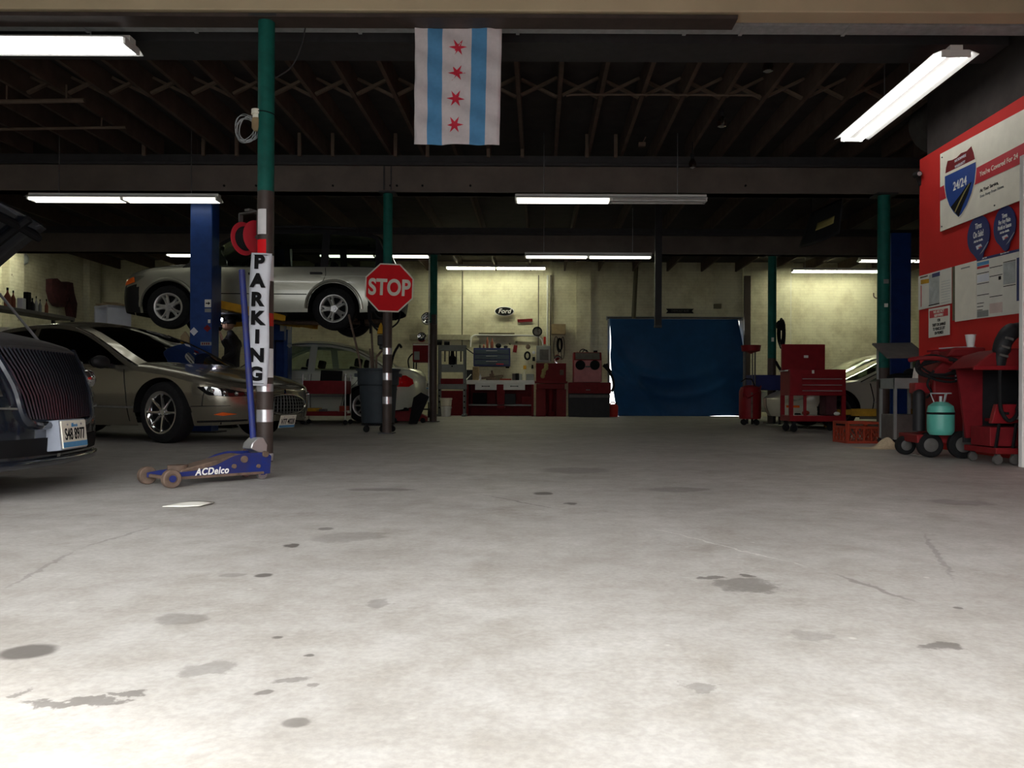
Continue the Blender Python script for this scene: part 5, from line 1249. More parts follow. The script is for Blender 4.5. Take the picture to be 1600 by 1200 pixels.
# ================================================================= red utility cart, things round the compact car
uc = thing('utility_cart', 'red two-tier utility cart in front of the silver compact car', 'cart', (W(514, 640, 15.0).x, 14.85, 0))
cw, cd = .78, .40
for nm, z0, z1 in (('top_tray', .56, .80), ('bottom_tray', .16, .24)):
    m = MB(); m.box((0, -cd/2, (z0+z1)/2), (cw, .015, z1-z0)); m.box((0, cd/2, (z0+z1)/2), (cw, .015, z1-z0)); m.box((-cw/2, 0, (z0+z1)/2), (.015, cd, z1-z0)); m.box((cw/2, 0, (z0+z1)/2), (.015, cd, z1-z0)); m.box((0, 0, z0+.01), (cw, cd, .02)); m.build(nm, A['dkred'], uc, smooth=0, bev=.004)
for sx in (-1, 1):
    for sy in (-1, 1):
        m = MB(); m.cyl((sx*cw/2, sy*cd/2, .09), (sx*cw/2, sy*cd/2, .90), .014, n=12); m.sph((sx*cw/2, sy*cd/2, .91), .02, 10, 6); m.build('upright', A['alloy'], uc)
        m = MB(); m.lathe([(.01, -.014), (.04, -.014), (.044, 0), (.04, .014), (.01, .014)], Matrix.Translation((sx*cw/2, sy*cd/2, .044)) @ Matrix.Rotation(PI/2, 4, 'X'), 18); m.cyl((sx*cw/2, sy*cd/2, .044), (sx*cw/2, sy*cd/2, .10), .012, n=8); m.build('caster', A['black'], uc)
m = MB(); m.box((.0, 0, 0), (.40, .03, .27), (-.15, .03, 0)); q = m.build('laptop', A['ink'], smooth=0, bev=.006); q.location = (uc.location.x+.06, 14.92, .72+.14); tag(q, 'black laptop screen standing in the red utility cart', 'laptop')
for nm, u, w_, d_, h_, mt, lb in (('tool_case', 492, .22, .2, .12, A['yellow'], 'yellow case at the left on the red cart lower tray'), ('toolbox', 503, .16, .2, .10, A['dgrey'], 'grey box on the red cart lower tray'), ('cardboard_box', 538, .14, .2, .16, A['crate'], 'orange box at the right on the red cart lower tray')):
    m = MB(); m.box((0, 0, h_/2), (w_, d_, h_)); q = m.build(nm, mt, smooth=0, bev=.008); q.location = (W(u, 630, 14.85).x, 14.85, .181); tag(q, lb, 'box')
m = MB(); m.box((0, 0, .03), (.30, .10, .05), (0, -.1, 0)); q = m.build('level', A['cream'], smooth=0, bev=.006); q.location = (W(530, 635, 14.6).x, 14.80, .19); tag(q, 'pale long tool lying on the red cart lower tray', 'tool')
fj = thing('floor_jack', 'low red floor jack under the rear of the silver compact car', 'jack', (W(640, 640, 15.9).x, 15.9, 0))
m = MB(); m.prism([(-.35, .03), (.35, .03), (.35, .12), (0, .30), (-.30, .30)], .22, M4(FRONT, (0, .11, 0))); m.build('body', A['red'], fj, bev=.01)
for x_ in (-.28, .28): m = MB(); m.cyl((x_, -.14, .05), (x_, .14, .05), .05, n=18); m.build('wheel', A['black'], fj)
m = MB(); a, b = W(661, 596, 15.15), G(649, 657); d_ = Vector((W(655, 625, 15.2).x, 15.2, 0))
m.prism([(-.10, .0), (.06, .0), (.28, .52), (.12, .60), (-.02, .50)], .03, M4(FRONT, (0, 0, 0))); q = m.build('mud_flap', A['black'], smooth=0, bev=.008); q.location = (W(647, 655, 15.2).x, 15.2, 0); q.rotation_euler = (-.12, 0, 0); tag(q, 'black rubber mud guard leaning by the compact car tail light', 'panel')
# ================================================================= left wall bench, bottles, jacket, cabinet
bl = thing('storage_rack', 'dark storage rack at far left, topped with bottles', 'shelf', (-8.9, 13.9, 0))
zt_ = W(60, 486, 13.9).z
m = MB(); m.box((0, 0, zt_-.03), (.42, 2.3, .06)); m.build('top_shelf', A['dgrey'], bl, smooth=0, bev=.005)
for y_ in (-1.12, 1.12):
    for x_ in (-.18, .18): m = MB(); m.box((x_, y_, (zt_-.06)/2), (.05, .05, zt_-.06)); m.build('upright', A['darksteel'], bl, smooth=0)
for z_ in (.25, .85, 1.4): m = MB(); m.box((0, 0, z_), (.40, 2.2, .04)); m.build('shelf', A['darksteel'], bl, smooth=0)
for i, (y_, h_, mt, lb) in enumerate(((-.5, .22, 'cream', 'pale box under the rack top, nearest'), (.1, .2, 'blackp', 'black box under the rack top'), (.6, .24, 'card', 'brown box under the rack top, farthest'))):
    m = MB(); m.box((0, 0, h_/2), (.26, .3, h_)); q = m.build('storage_box', A[mt], smooth=0, bev=.008); q.location = (-8.9, 13.9+y_, 1.421); tag(q, lb, 'box')
def bottle(name, u, v0, v1, wpx, mt, lb, kind='bottle', capm=None, grp='bottles on the left storage rack'):
    d = 8.9*F/(CX-u+2); h_ = (v1-v0)/F*d; r_ = wpx/2/F*d
    t_ = thing(name, lb, kind, (-8.9, d, zt_+.001), 0, grp)
    m = MB()
    if kind == 'box': m.box((0, 0, h_/2), (2*r_, 2*r_, h_)); m.build('body', mt, t_, smooth=0, bev=.01)
    else:
        m.lathe([(r_*.9, 0), (r_, .02), (r_, h_*.55), (r_*.45, h_*.72), (r_*.28, h_*.78), (r_*.28, h_*.88)], n=16); m.build('body', mt, t_)
        m = MB(); m.cyl((0, 0, h_*.87), (0, 0, h_), r_*.32, n=12); m.build('cap', capm or A['ink'], t_)
bottle('bottle', 13, 449, 481, 10, A['muted'], 'orange bottle with long black neck, left end of the rack')
bottle('bottle', 22, 452, 481, 7, A['muted'], 'slim red-orange bottle, second from left on the rack')
bottle('container', 35, 463, 482, 9, A['vinyl'], 'pale square container on top of the rack', 'box')
bottle('container', 44, 454, 484, 8, A['ink'], 'tall black container on top of the rack', 'box')
bottle('bottle', 52, 463, 485, 7, A['blackp'], 'short black bottle beside the tall black container')
bottle('bottle', 58, 460, 486, 5, A['galv'], 'grey bottle on the rack left of the maroon jacket')
bottle('bottle', 64, 465, 487, 5, A['grey'], 'greenish grey bottle on the rack left of the maroon jacket')
bottle('bottle', 74, 464, 488, 5, A['muted'], 'small red bottle at the right end of the rack')
# maroon jacket hung on the wall
jx = thing('jacket', 'maroon jacket hanging on the left wall pier', 'jacket', (-11.78, 17.95, 0)); 
def jp(u, v): d = 11.8*F/(CX-u); p = W(u, v, d); return Vector((0, p.y-17.95, p.z))
outl = [(74, 436), (82, 435), (88, 441), (98, 440), (104, 442), (110, 458), (113, 475), (112, 497), (106, 497), (103, 478), (98, 474), (92, 480), (84, 478), (78, 470), (74, 455)]
m = MB(); front = [m.v(jp(u, v)+Vector((.10+.03*math.sin(u*.5), 0, 0))) for u, v in outl]; cen = m.v(jp(92, 458)+Vector((.20, 0, 0))); back = [m.v(jp(u, v)+Vector((-.07, 0, 0))) for u, v in outl]
for i in range(len(outl)): j = (i+1) % len(outl); m.face([cen, front[i], front[j]]); m.face([front[i], back[i], back[j], front[j]])
m.face(back[::-1]); m.build('body', A['maroon'], jx, smooth=60)
m = MB(); m.tube(smooth_pts([jp(80, 438)+Vector((.12, 0, 0)), jp(88, 444)+Vector((.15, 0, 0)), jp(98, 442)+Vector((.12, 0, 0))], 4), .03, 6); m.tube([jp(92, 446)+Vector((.18, 0, 0)), jp(92, 470)+Vector((.19, 0, 0))], .012, 5); m.build('collar', A['maroon'], jx)
m = MB(); d_ = 11.86*F/(CX-39); p = W(39, 403, d_); p.y += .12; m.lathe([(.001, .10), (.06, .09), (.12, .05), (.14, 0)], Matrix.Translation((-11.98, p.y, p.z)) @ Matrix.Rotation(PI/2, 4, 'Y'), 24); tag(m.build('wall_mirror', A['galv']), 'small round convex mirror high on the left wall', 'mirror')
ca = thing('white_cabinet', 'pale open cabinet standing beyond the left sedan roof', 'cabinet', (W(178, 500, 13.9).x-.02, 13.9, 0), math.radians(-35))
zc_ = W(180, 479, 13.9).z; zb2 = W(180, 517, 13.9).z
m = MB(); cw, cd = .46, .40
m.box((0, 0, zc_-.02), (cw, cd, .04)); m.box((0, 0, zb2-.4), (cw, cd, .04)); m.box((-cw/2+.02, 0, (zc_+zb2-.4)/2), (.04, cd, zc_-zb2+.4)); m.box((cw/2-.02, 0, (zc_+zb2-.4)/2), (.04, cd, zc_-zb2+.4)); m.box((0, cd/2-.02, (zc_+zb2-.4)/2), (cw, .03, zc_-zb2+.4)); m.build('carcass', A['vinyl'], ca, smooth=0)
m = MB(); m.box((0, 0, zb2-.02), (cw-.06, cd-.05, .025)); m.build('shelf', A['vinyl'], ca, smooth=0)
for sx in (-1, 1):
    for sy in (-1, 1): m = MB(); m.box((sx*.20, sy*.17, (zb2-.42)/2), (.05, .05, zb2-.42)); m.build('leg', A['dgrey'], ca, smooth=0)
m = MB(); m.box((0, 0, .012), (.44, .36, .02), (0, 0, .2)); m.box((.05, -.03, .04), (.3, .2, .02), (-.04, .08, -.2)); q = m.build('cardboard', A['card'], smooth=0); q.location = (ca.location.x, 13.9, zc_+.004); tag(q, 'flat brown cardboard lying on top of the pale cabinet', 'cardboard')
m = MB(); m.lathe([(.06, 0), (.075, .02), (.075, .1), (.03, .15), (.001, .15)], n=18); q = m.build('jug', A['cream']); q.location = (ca.location.x-.02, 13.86, zb2-.006); tag(q, 'cream jug inside the pale open cabinet', 'jug')
m = MB(); m.tube([Vector((.27*math.cos(t), 0, .27*math.sin(t)+.3)) for t in [2*PI*i/30 for i in range(30)]], .09, 10, True); q = m.build('tire', A['black']); q.location = (W(247, 525, 20.5).x, 20.6, 0.0); q.location.z = .06; q.rotation_euler = (-.15, 0, 0); tag(q, 'loose dark tire standing beyond the sedan windshield', 'tire')
# ================================================================= blue tarp and rear opening
tp = thing('blue_tarp', 'large blue tarp hung across the rear doorway', 'tarp', (W(1056, 500, 21.85).x, 21.85, 0))
xa, xb, xc, xd = W(952.5, 500, 21.8).x, W(1154, 502, 21.8).x, W(967, 645, 21.8).x, W(1152, 640, 21.8).x
zt1 = W(1050, 498, 21.8).z
def tpf(a, b):
    e = a; xl = lerp(xa, xc, max(0, b-.38)/.62 if b > .38 else 0); xl += .04*math.sin(b*6)
    xr_ = lerp(xb, xb+.16, min(1, b*3.2))
    x = lerp(xl, xr_, a); z = zt1*(1-b)-.008*b+.03*b**3*max(0, math.sin(a*9))*(a > .62)
    f = .05*math.sin(5.0*(a*1.4-b*1.1)+1)*b + .035*math.sin(13*(a+.8*b*(1-a)))*b*(1-.3*a) + .05*math.exp(-((b-(.25+2.2*a if a < .33 else .98))/.07)**2)*(a < .36) + .05*math.exp(-((b-.62+1.0*(a-.45)**2)/.05)**2)*math.exp(-((a-.45)/.28)**2)
    f += .03*math.exp(-((b-.80+1.1*(a-.5)**2)/.04)**2)
    return Vector((x-tp.location.x, -1.9*f*min(1, 2.2*(1-b)+.35)+.02, z))
m = MB(); m.grid(tpf, 70, 60); m.build('sheet', A['tarp'], tp, smooth=180, solid=.004)
m = MB(); m.cyl((xa-tp.location.x-.05, .04, zt1+.02), (xb-tp.location.x+.1, .04, zt1+.02), .025, n=10); m.build('top_rod', A['darksteel'], tp)
m = MB(); p = W(958, 600, 21.7)
m.tube(smooth_pts([W(948, 568, 21.6), W(953, 582, 21.6), W(957, 590, 21.6), W(959, 603, 21.6), W(956, 612, 21.6)], 5), .035, 7); m.tube(smooth_pts([W(943, 570, 21.6), W(951, 578, 21.6), W(954, 583, 21.6)], 4), .05, 7)
tag(m.build('hose', A['black']), 'black hose draped in the bright gap left of the tarp', 'hose')
# ================================================================= back wall signs
def wplate(name, u0, v0, u1, v1, mt, lb, cat, d=21.96, th=.03):
    a, b = W(u0, v1, d), W(u1, v0, d); t = thing(name, lb, cat, ((a.x+b.x)/2, d, (a.z+b.z)/2))
    m = MB(); m.box((0, 0, 0), (b.x-a.x, th, b.z-a.z)); m.build('panel', mt, t, smooth=0, bev=.004); return t, (b.x-a.x), (b.z-a.z)
c = W(788, 486.5, 21.9); of = thing('oval_sign', 'black oval sign with white script lettering on the back wall', 'sign', (c.x, 21.90, c.z))
sc = 21.9/F
for nm, a_, b_, y_, mt in (('rim', 15.5, 7.6, 0, A['white']), ('face', 14.2, 6.5, -.012, A['ink'])):
    m = MB(); m.prism([(a_*sc*math.cos(t), b_*sc*math.sin(t)) for t in [2*PI*i/48 for i in range(48)]], .014, M4(FRONT, (0, y_, 0))); m.build(nm, mt, of, smooth=30)
text('lettering', 'Ford', 7.2*sc, (0, -.028, .0), FRONT, A['white'], of, bold=.003, shear=.30, sx=1.02)
t, w_, h_ = wplate('small_sign', 808.5, 498.5, 832, 503, A['dkred'], 'narrow dark red sign right of the oval sign', 'sign'); t.rotation_euler = (0, -.05, 0)
c = W(839.5, 518, 21.9); gz = thing('wall_clock', 'round black rimmed gauge on the wall right of the oval sign', 'gauge', (c.x, 21.9, c.z))
m = MB(); m.lathe([(.001, .02), (.10, .02), (.105, .05), (.13, .05), (.135, 0)], M4(FRONT, (0, 0, 0)), 30); m.build('rim', A['black'], gz)
m = MB(); m.lathe([(.001, .028), (.10, .026)], M4(FRONT, (0, 0, 0)), 30, capend=False); m.build('dial', A['dgrey'], gz)
m = MB(); m.box((0, -.034, .03), (.008, .003, .07)); m.box((.025, -.034, -.01), (.06, .003, .008)); m.build('hand', A['ink'], gz, smooth=0)
t, w_, h_ = wplate('cardboard_box', 861.5, 507, 883.5, 522.5, A['card'], 'tan box mounted on the wall right of the pale pipe', 'box', 21.80, .28)
t, w_, h_ = wplate('junction_box', 1115.5, 475, 1126.5, 482, A['olive'], 'small dark box on the wall above the tarp, right side', 'box', 21.88, .12)
# street name plate with pointed tails
a, b = W(1040.5, 489.5, 21.92), W(1084, 482.5, 21.92); t = thing('street_sign', 'dark street name plate on the wall above the blue tarp', 'sign', ((a.x+b.x)/2, 21.92, (a.z+b.z)/2)); hw, hh = (b.x-a.x)/2, (b.z-a.z)/2
m = MB(); m.prism([(-hw, -hh), (-hw+.05, 0), (-hw, hh), (hw, hh), (hw-.05, 0), (hw, -hh)], .02, M4(FRONT, (0, 0, 0))); m.build('plate', A['ink'], t, smooth=0)
text('lettering', 'CHEVROLET BLVD', hh*.95, (0, -.021, 0), FRONT, A['dgrey'], t, bold=.002, sx=.72)
# hub caps / shiny discs
for (u, v, r_, lb) in ((668, 498, 10, 'shiny wall fan disc beside the slim green post'), (659, 527, 7.5, 'shiny round hub cap on top of the red welder')):
    p = W(u, v, 21.85 if v < 510 else 19.3); s_ = p.y/F; t = thing('hub_cap', lb, 'hub cap', p)
    m = MB(); m.lathe([(.001, .06), (r_*s_*.2, .07), (r_*s_*.35, .04), (r_*s_*.8, .05), (r_*s_, .02), (r_*s_, 0)], M4(FRONT, (0, 0, 0)), 28); m.build('disc', A['chrome'], t)
    m = MB()
    for k in range(7): a = 2*PI*k/7; m.box((r_*s_*.6*math.cos(a), -.05, r_*s_*.6*math.sin(a)), (r_*s_*.18, .02, r_*s_*.3), (0, -a, 0))
    m.build('vent', A['ink'], t, smooth=0)
# ================================================================= red welder, hydraulic press, buckets
def rbox(t, name, c, s, mt, bev=.006, label=None):
    m = MB(); m.box(c, s); return m.build(name, mt, t, smooth=0, bev=bev, label=label)
we = thing('welder_cart', 'red welder cart against the wall behind the compact car', 'welder', (W(659, 600, 19.4).x, 19.5, 0))
z0, z1 = W(660, 566, 19.4).z, W(660, 537, 19.4).z
rbox(we, 'cabinet', (0, 0, (z0+z1)/2), (.40, .5, z1-z0), A['dkred'], .015); rbox(we, 'top_strip', (0, -.245, z1-.03), (.38, .02, .04), A['paper']); rbox(we, 'control_panel', (-.10, -.252, z0+.15), (.13, .01, .2), A['grey'])
for sx in (-1, 1):
    m = MB(); m.bar((sx*.18, -.2, .1), (sx*.18, -.2, z0), .03, .03); m.bar((sx*.18, .2, .1), (sx*.18, .2, z0), .03, .03); m.build('leg', A['blackp'], we, smooth=0)
    m = MB(); m.cyl((sx*.22, -.2, .09), (sx*.17, -.2, .09), .09, n=18); m.build('wheel', A['black'], we)
rbox(we, 'shelf', (0, 0, .2), (.42, .5, .03), A['blackp']); m = MB(); m.tube(smooth_pts([(-.2, -.26, z0+.2), (-.30, -.28, z0+.05), (-.27, -.28, z0-.2), (-.22, -.27, z0-.4)], 5), .018, 6); m.build('cable', A['black'], we)
hpz = thing('hydraulic_press', 'grey hydraulic shop press right of the slim green post', 'press', (W(706, 600, 20.6).x, 20.7, 0))
s_ = 20.5/F; top = W(706, 539, 20.5).z; wd = 44*s_
for sx in (-1, 1):
    m = MB(); m.box((sx*(wd/2-.04), -.06, top/2), (.07, .02, top)); m.box((sx*(wd/2-.04), .06, top/2), (.07, .02, top)); m.box((sx*(wd/2-.01), 0, top/2), (.02, .14, top)); m.build('column', A['grey'], hpz, smooth=0)
    rbox(hpz, 'foot', (sx*(wd/2-.04), 0, .03), (.09, .6, .06), A['grey'])
    for k in range(5): m = MB(); m.cyl((sx*(wd/2-.04), -.072, .22+.15*k), (sx*(wd/2-.04), -.069, .22+.15*k), .022, n=10); m.build('pin_hole', A['ink'], hpz)
rbox(hpz, 'head_beam', (0, 0, top-.07), (wd, .16, .15), A['grey']); zb_ = W(706, 604, 20.5).z; rbox(hpz, 'bed_beam', (0, 0, zb_), (wd+.02, .2, .13), A['grey'])
for dx in (-.19, -.08, .10, .22): m = MB(); m.cyl((dx, 0, top-.5 if abs(dx) < .15 else top-.42), (dx, 0, top-.14), .018, n=8); m.build('spring', A['dgrey'], hpz)
m = MB(); m.lathe([(.001, top-.50), (.085, top-.50), (.085, top-.30), (.05, top-.26), (.04, top-.14)], n=20); m.build('ram', A['ink'], hpz)
zm = W(706, 575, 20.5).z; m = MB(); m.box((0, 0, zm), (wd-.16, .12, .20)); m.build('press_plate', A['grey'], hpz, smooth=0, bev=.01); m = MB(); m.cyl((0, -.065, zm+.05), (0, -.06, zm+.05), .02, n=10); m.build('bolt', A['ink'], hpz)
m = MB(); m.cyl((wd/2, -.08, top-.08), (wd/2+.20, -.12, top-.22), .014, n=8); m.build('pump_handle', A['blackp'], hpz)
q = rbox(None, 'red_block', (0, 0, .07), (.58, .16, .14), A['dkred']); q.location = (hpz.location.x, 20.7, zb_+.067); tag(q, 'dark red block lying on the press bed', 'block')
m = MB(); m.cyl((-.16, 0, .07), (-.04, 0, .07), .07, n=16); m.cyl((.02, 0, .05), (.16, .02, .05), .05, n=16); q = m.build('jack_bottle', A['black']); q.location = (W(692, 538, 20.6).x, 20.7, top+.006); tag(q, 'black round parts lying on top of the hydraulic press', 'part')
for i, (u, v0, v1, r_, lb) in enumerate(((697, 648, 633, 8.6, 'lower white bucket of the stack under the press'), (697, 633, 623, 9.6, 'upper cream bucket of the stack under the press'))):
    d = 20.35; zz = 0 if i == 0 else .27; h_ = .26 if i == 0 else .2; r_ *= d/F
    t = thing('bucket', lb, 'bucket', (W(u, 640, d).x, d, zz+.001), 0, 'buckets under the hydraulic press')
    m = MB(); m.lathe([(.001, 0), (r_*.85, 0), (r_*.95, h_*.85), (r_*1.03, h_*.86), (r_*1.03, h_*.93), (r_*.97, h_*.95), (r_*.97, h_), (.001, h_)] , n=24); m.build('pail', A['cream'] if i else A['plastic_white'], t)
    m = MB(); m.tube([Vector((r_*1.02*math.cos(a), -.02-r_*.6*math.sin(a), h_*.85-.06*math.sin(a))) for a in [PI*k/14 for k in range(15)]], .004, 5); m.build('handle', A['steel'], t)
q = rbox(None, 'red_cabinet', (0, 0, .33), (.62, .3, .66), A['dkred']); q.location = (W(708, 620, 21.6).x, 21.6, 0); tag(q, 'dark red cabinet in the shade behind the hydraulic press', 'cabinet')
# ================================================================= bench with white drawers
D = 21.0; s_ = D/F
wb = thing('workbench', 'long red workbench with white top edge and two white drawers', 'workbench', (W(781, 640, D).x, D+.35, 0))
bt = W(781, 594, D).z; bl_ = 109*s_
rbox(wb, 'worktop', (0, 0, bt-.055), (bl_, .7, .11), A['plastic_white'], .006)
for sx in (-1, 1):
    rbox(wb, 'side_panel', (sx*(bl_/2-.06), 0, (bt-.11)/2), (.06, .62, bt-.11), A['dkred'])
rbox(wb, 'back_panel', (0, .30, (bt-.11)/2), (bl_-.1, .03, bt-.11), A['dkred']); rbox(wb, 'center_panel', (.02, 0, (bt-.11)/2+.1), (.2, .6, bt-.31), A['dkred'])
rbox(wb, 'lower_shelf', (0, 0, W(781, 633, D).z), (bl_-.16, .6, .04), A['grey'])
for u in (759, 803.5):
    x = W(u, 604, D).x-wb.location.x; zc = W(u, 603.5, D).z
    dr_ = rbox(wb, 'drawer', (x, -.33, zc), (33.5*s_, .06, 11.5*s_), A['plastic_white'], .006)
    m = MB(); m.tube([(x-.09, -.362, zc), (x-.085, -.385, zc), (x+.085, -.385, zc), (x+.09, -.362, zc)], .008, 6); m.sph((x-.09, -.362, zc), .016, 8, 6); m.sph((x+.09, -.362, zc), .016, 8, 6); m.build('handle', A['ink'], dr_)
for (x, w_, h_, mt, lb) in ((-.55, .35, .30, A['ink'], 'black crate on the bench lower shelf, left'), (.15, .5, .28, A['blackp'], 'dark bin on the bench lower shelf, middle'), (.72, .3, .2, A['dkred'], 'dark red box on the bench lower shelf, right')):
    q = rbox(None, 'storage_box', (0, 0, h_/2), (w_, .4, h_), mt, .01); q.location = (wb.location.x+x, wb.location.y, W(781, 633, D).z+.021); tag(q, lb, 'box', 'boxes on the bench lower shelf')
def onbench(name, u, w_, h_, mt, lb, cat, shape='box', dy=0, r=.0):
    x = W(u, 590, D+.1).x; m = MB()
    if shape == 'box': m.box((0, 0, h_/2), (w_, w_*.8, h_), (0, 0, r))
    elif shape == 'cyl': m.lathe([(.001, 0), (w_/2, 0), (w_/2, h_), (.001, h_)], n=16)
    elif shape == 'bottle': m.lathe([(w_*.45, 0), (w_/2, .01), (w_/2, h_*.6), (w_*.18, h_*.8), (w_*.18, h_)], n=14)
    elif shape == 'vise': m.box((0, 0, .03), (.3, .16, .06)); m.box((0, 0, .10), (.12, .1, .14)); m.bar((-.28, 0, .05), (.30, 0, .12), .09, .05); m.cyl((.02, 0, .15), (.0, 0, .26), .03, n=8)
    q = m.build(name, mt, smooth=35, bev=.006 if shape in ('box', 'vise') else 0); q.location = (x, D+.25+dy, bt+.001); return tag(q, lb, cat, 'items on the workbench')
onbench('grinder', 732, .2, .27, A['blackp'], 'dark grinder at the left end of the workbench', 'tool')
onbench('wooden_block', 743, .17, .35, A['card'], 'upright tan wooden block on the left of the workbench', 'block')
onbench('bottle', 750, .06, .16, A['vinyl'], 'small pale bottle by the tan wooden block', 'bottle', 'bottle', -.1)
onbench('bench_vise', 768, .3, .26, A['rust'], 'rusty brown vise in the middle of the workbench', 'vise', 'vise')
onbench('tool_pile', 779, .18, .10, A['olive'], 'olive part right of the rusty vise', 'part')
onbench('tray', 790, .30, .04, A['crate'], 'flat orange tray on the workbench', 'tray', 'box', -.1)
onbench('canister', 803, .10, .18, A['dgrey'], 'dark canister left of the clear jar on the workbench', 'canister', 'cyl')
onbench('canister', 808, .09, .185, A['ink'], 'black canister between the dark canister and the jar', 'canister', 'cyl')
onbench('jar', 813, .08, .17, A['galv'], 'grey jar on the workbench left of the white bottle', 'jar', 'cyl')
onbench('bottle', 819, .08, .26, A['cream'], 'tall white bottle with yellow spout on the workbench', 'bottle', 'bottle')
onbench('toaster_box', 828, .2, .17, A['grey'], 'grey box at the right end of the workbench', 'box')
m = MB(); p = W(728, 591, D-.2); m.cyl(W(727, 595, 20.65), W(736, 585, 20.95), .012, n=8); tag(m.build('bar', A['alloy']), 'bright metal bar leaning on the left end of the workbench', 'tool')
# blue wall cabinet with bottles
a, b = W(740, 572, 21.6), W(797, 544, 21.6); wc = thing('parts_organizer', 'dark blue drawer cabinet on the wall above the bench', 'cabinet', ((a.x+b.x)/2, 21.72, a.z)); cw, ch = b.x-a.x, b.z-a.z
rbox(wc, 'carcass', (0, 0, ch/2), (cw, .36, ch), A['navy'])
for k in range(3): 
    q = rbox(wc, 'drawer', (.0, -.19, ch*(.20+.29*k)), (cw-.06, .02, ch*.24), mat('blue_grey_drawer%d' % k, (.035, .06, .085), .45)); rbox(q, 'pull', (0, -.205, ch*(.20+.29*k)+.03), (.3, .01, .012), A['alloy'])
rbox(wc, 'red_label', (.22, -.203, ch*.11), (.2, .004, .03), A['signred'])
for (u, w_, h_, mt, lb, sh) in ((750, .07, .14, A['olive'], 'small olive bottle, left on the blue wall cabinet', 'b'), (755.5, .06, .12, A['muted'], 'small reddish bottle on the blue wall cabinet', 'b'), (761, .07, .30, A['muted'], 'tall orange bottle on the blue wall cabinet', 'b'), (768.5, .085, .26, A['muted'], 'dull red spray can on the blue wall cabinet', 'b'), (778.5, .16, .14, A['ink'], 'black lump of parts on the blue wall cabinet', 'x'), (790, .12, .08, A['blackp'], 'flat black part, right on the blue wall cabinet', 'x')):
    m = MB()
    if sh == 'b': m.lathe([(w_*.45, 0), (w_/2, .01), (w_/2, h_*.6), (w_*.2, h_*.8), (w_*.2, h_)], n=12)
    else: m.sph((0, 0, h_/2), (w_/2, .06, h_/2), 12, 8)
    q = m.build('bottle' if sh == 'b' else 'machine_part', mt); q.location = (W(u, 545, 21.6).x, 21.7, a.z+ch+.001); tag(q, lb, 'bottle' if sh == 'b' else 'part', 'items on the blue wall cabinet')
# tools hanging on the wall
for (u, v, w_, h_, mt, lb, cat) in ((797, 537, .07, .07, A['olive'], 'left of two round spools hung on the wall', 'spool'), (807, 534, .07, .07, A['olive'], 'right of two round spools hung on the wall', 'spool'), (805, 545, .10, .20, A['dkred'], 'small dark red tag hung on the wall right of the blue cabinet', 'tag'), (793, 561, .10, .5, A['ink'], 'black strip hung at the right of the blue cabinet', 'tool'), (825, 542, .13, .13, A['rust'], 'rusty round pulley hung on the wall', 'pulley'), (824, 556, .17, .22, A['ink'], 'black strap bundle hung left of the breaker box', 'strap'), (834, 551, .09, .10, A['vinyl'], 'white and blue round tape on the wall by the breaker box', 'tape'), (834, 561, .07, .11, A['ink'], 'small black holder under the white tape', 'holder'), (820, 574, .08, .10, A['yellow'], 'yellow rag above the white bottle', 'rag'), (832, 573, .05, .10, A['ink'], 'thin black tool on the wall above the grey box', 'tool'), (851, 532, .06, .20, A['redp'], 'red fire extinguisher tube beside the pale pipe', 'tool')):
    p = W(u, v, 21.92); m = MB()
    if cat in ('spool', 'pulley', 'tape'): m.lathe([(w_*.2, .07), (w_*.5, .05), (w_*.5, 0)], M4(FRONT, (0, 0, 0)), 16)
    elif cat == 'strap': m.tube([Vector((w_*.4*math.cos(t), -.03, h_*.45*math.sin(t))) for t in [2*PI*i/18 for i in range(18)]], .025, 6, True)
    else: m.box((0, -.02, 0), (w_, .05, h_), (0, .15 if cat == 'tag' else 0, 0))
    q = m.build('hanging_'+cat, mt, bev=.004 if cat not in ('spool', 'pulley', 'tape', 'strap') else 0); q.location = p; tag(q, lb, cat, 'things hung on the back wall')
bxp = thing('breaker_box', 'grey breaker box on the wall above the red cabinet', 'box', (W(849, 553, 21.7).x, 21.78, W(849, 553, 21.7).z))
rbox(bxp, 'case', (0, 0, 0), (.38, .22, .44), A['grey'], .008); rbox(bxp, 'door', (.02, -.115, -.02), (.24, .02, .28), A['dgrey'], .004)
fb = thing('belt_rack', 'dark fan belts hanging on the wall left of the blast cabinet', 'belts', W(874, 537, 21.85))
for k, (r0, dx, h0) in enumerate(((.10, 0, .30), (.09, .02, .26), (.11, -.09, .55), (.08, .09, .5))): m = MB(); m.tube([Vector((dx+r0*math.cos(t)*.6, -.02-.015*k, -h0*.4+h0*.6*math.sin(t)+.08)) for t in [2*PI*i/24 for i in range(24)]], .02 if k < 2 else .009, 6, True); m.build('belt', A['black'], fb)
m = MB(); m.sph((-.06, -.08, -.38), (.07, .06, .08), 10, 6); m.build('trouble_light', A['dkred'], fb)
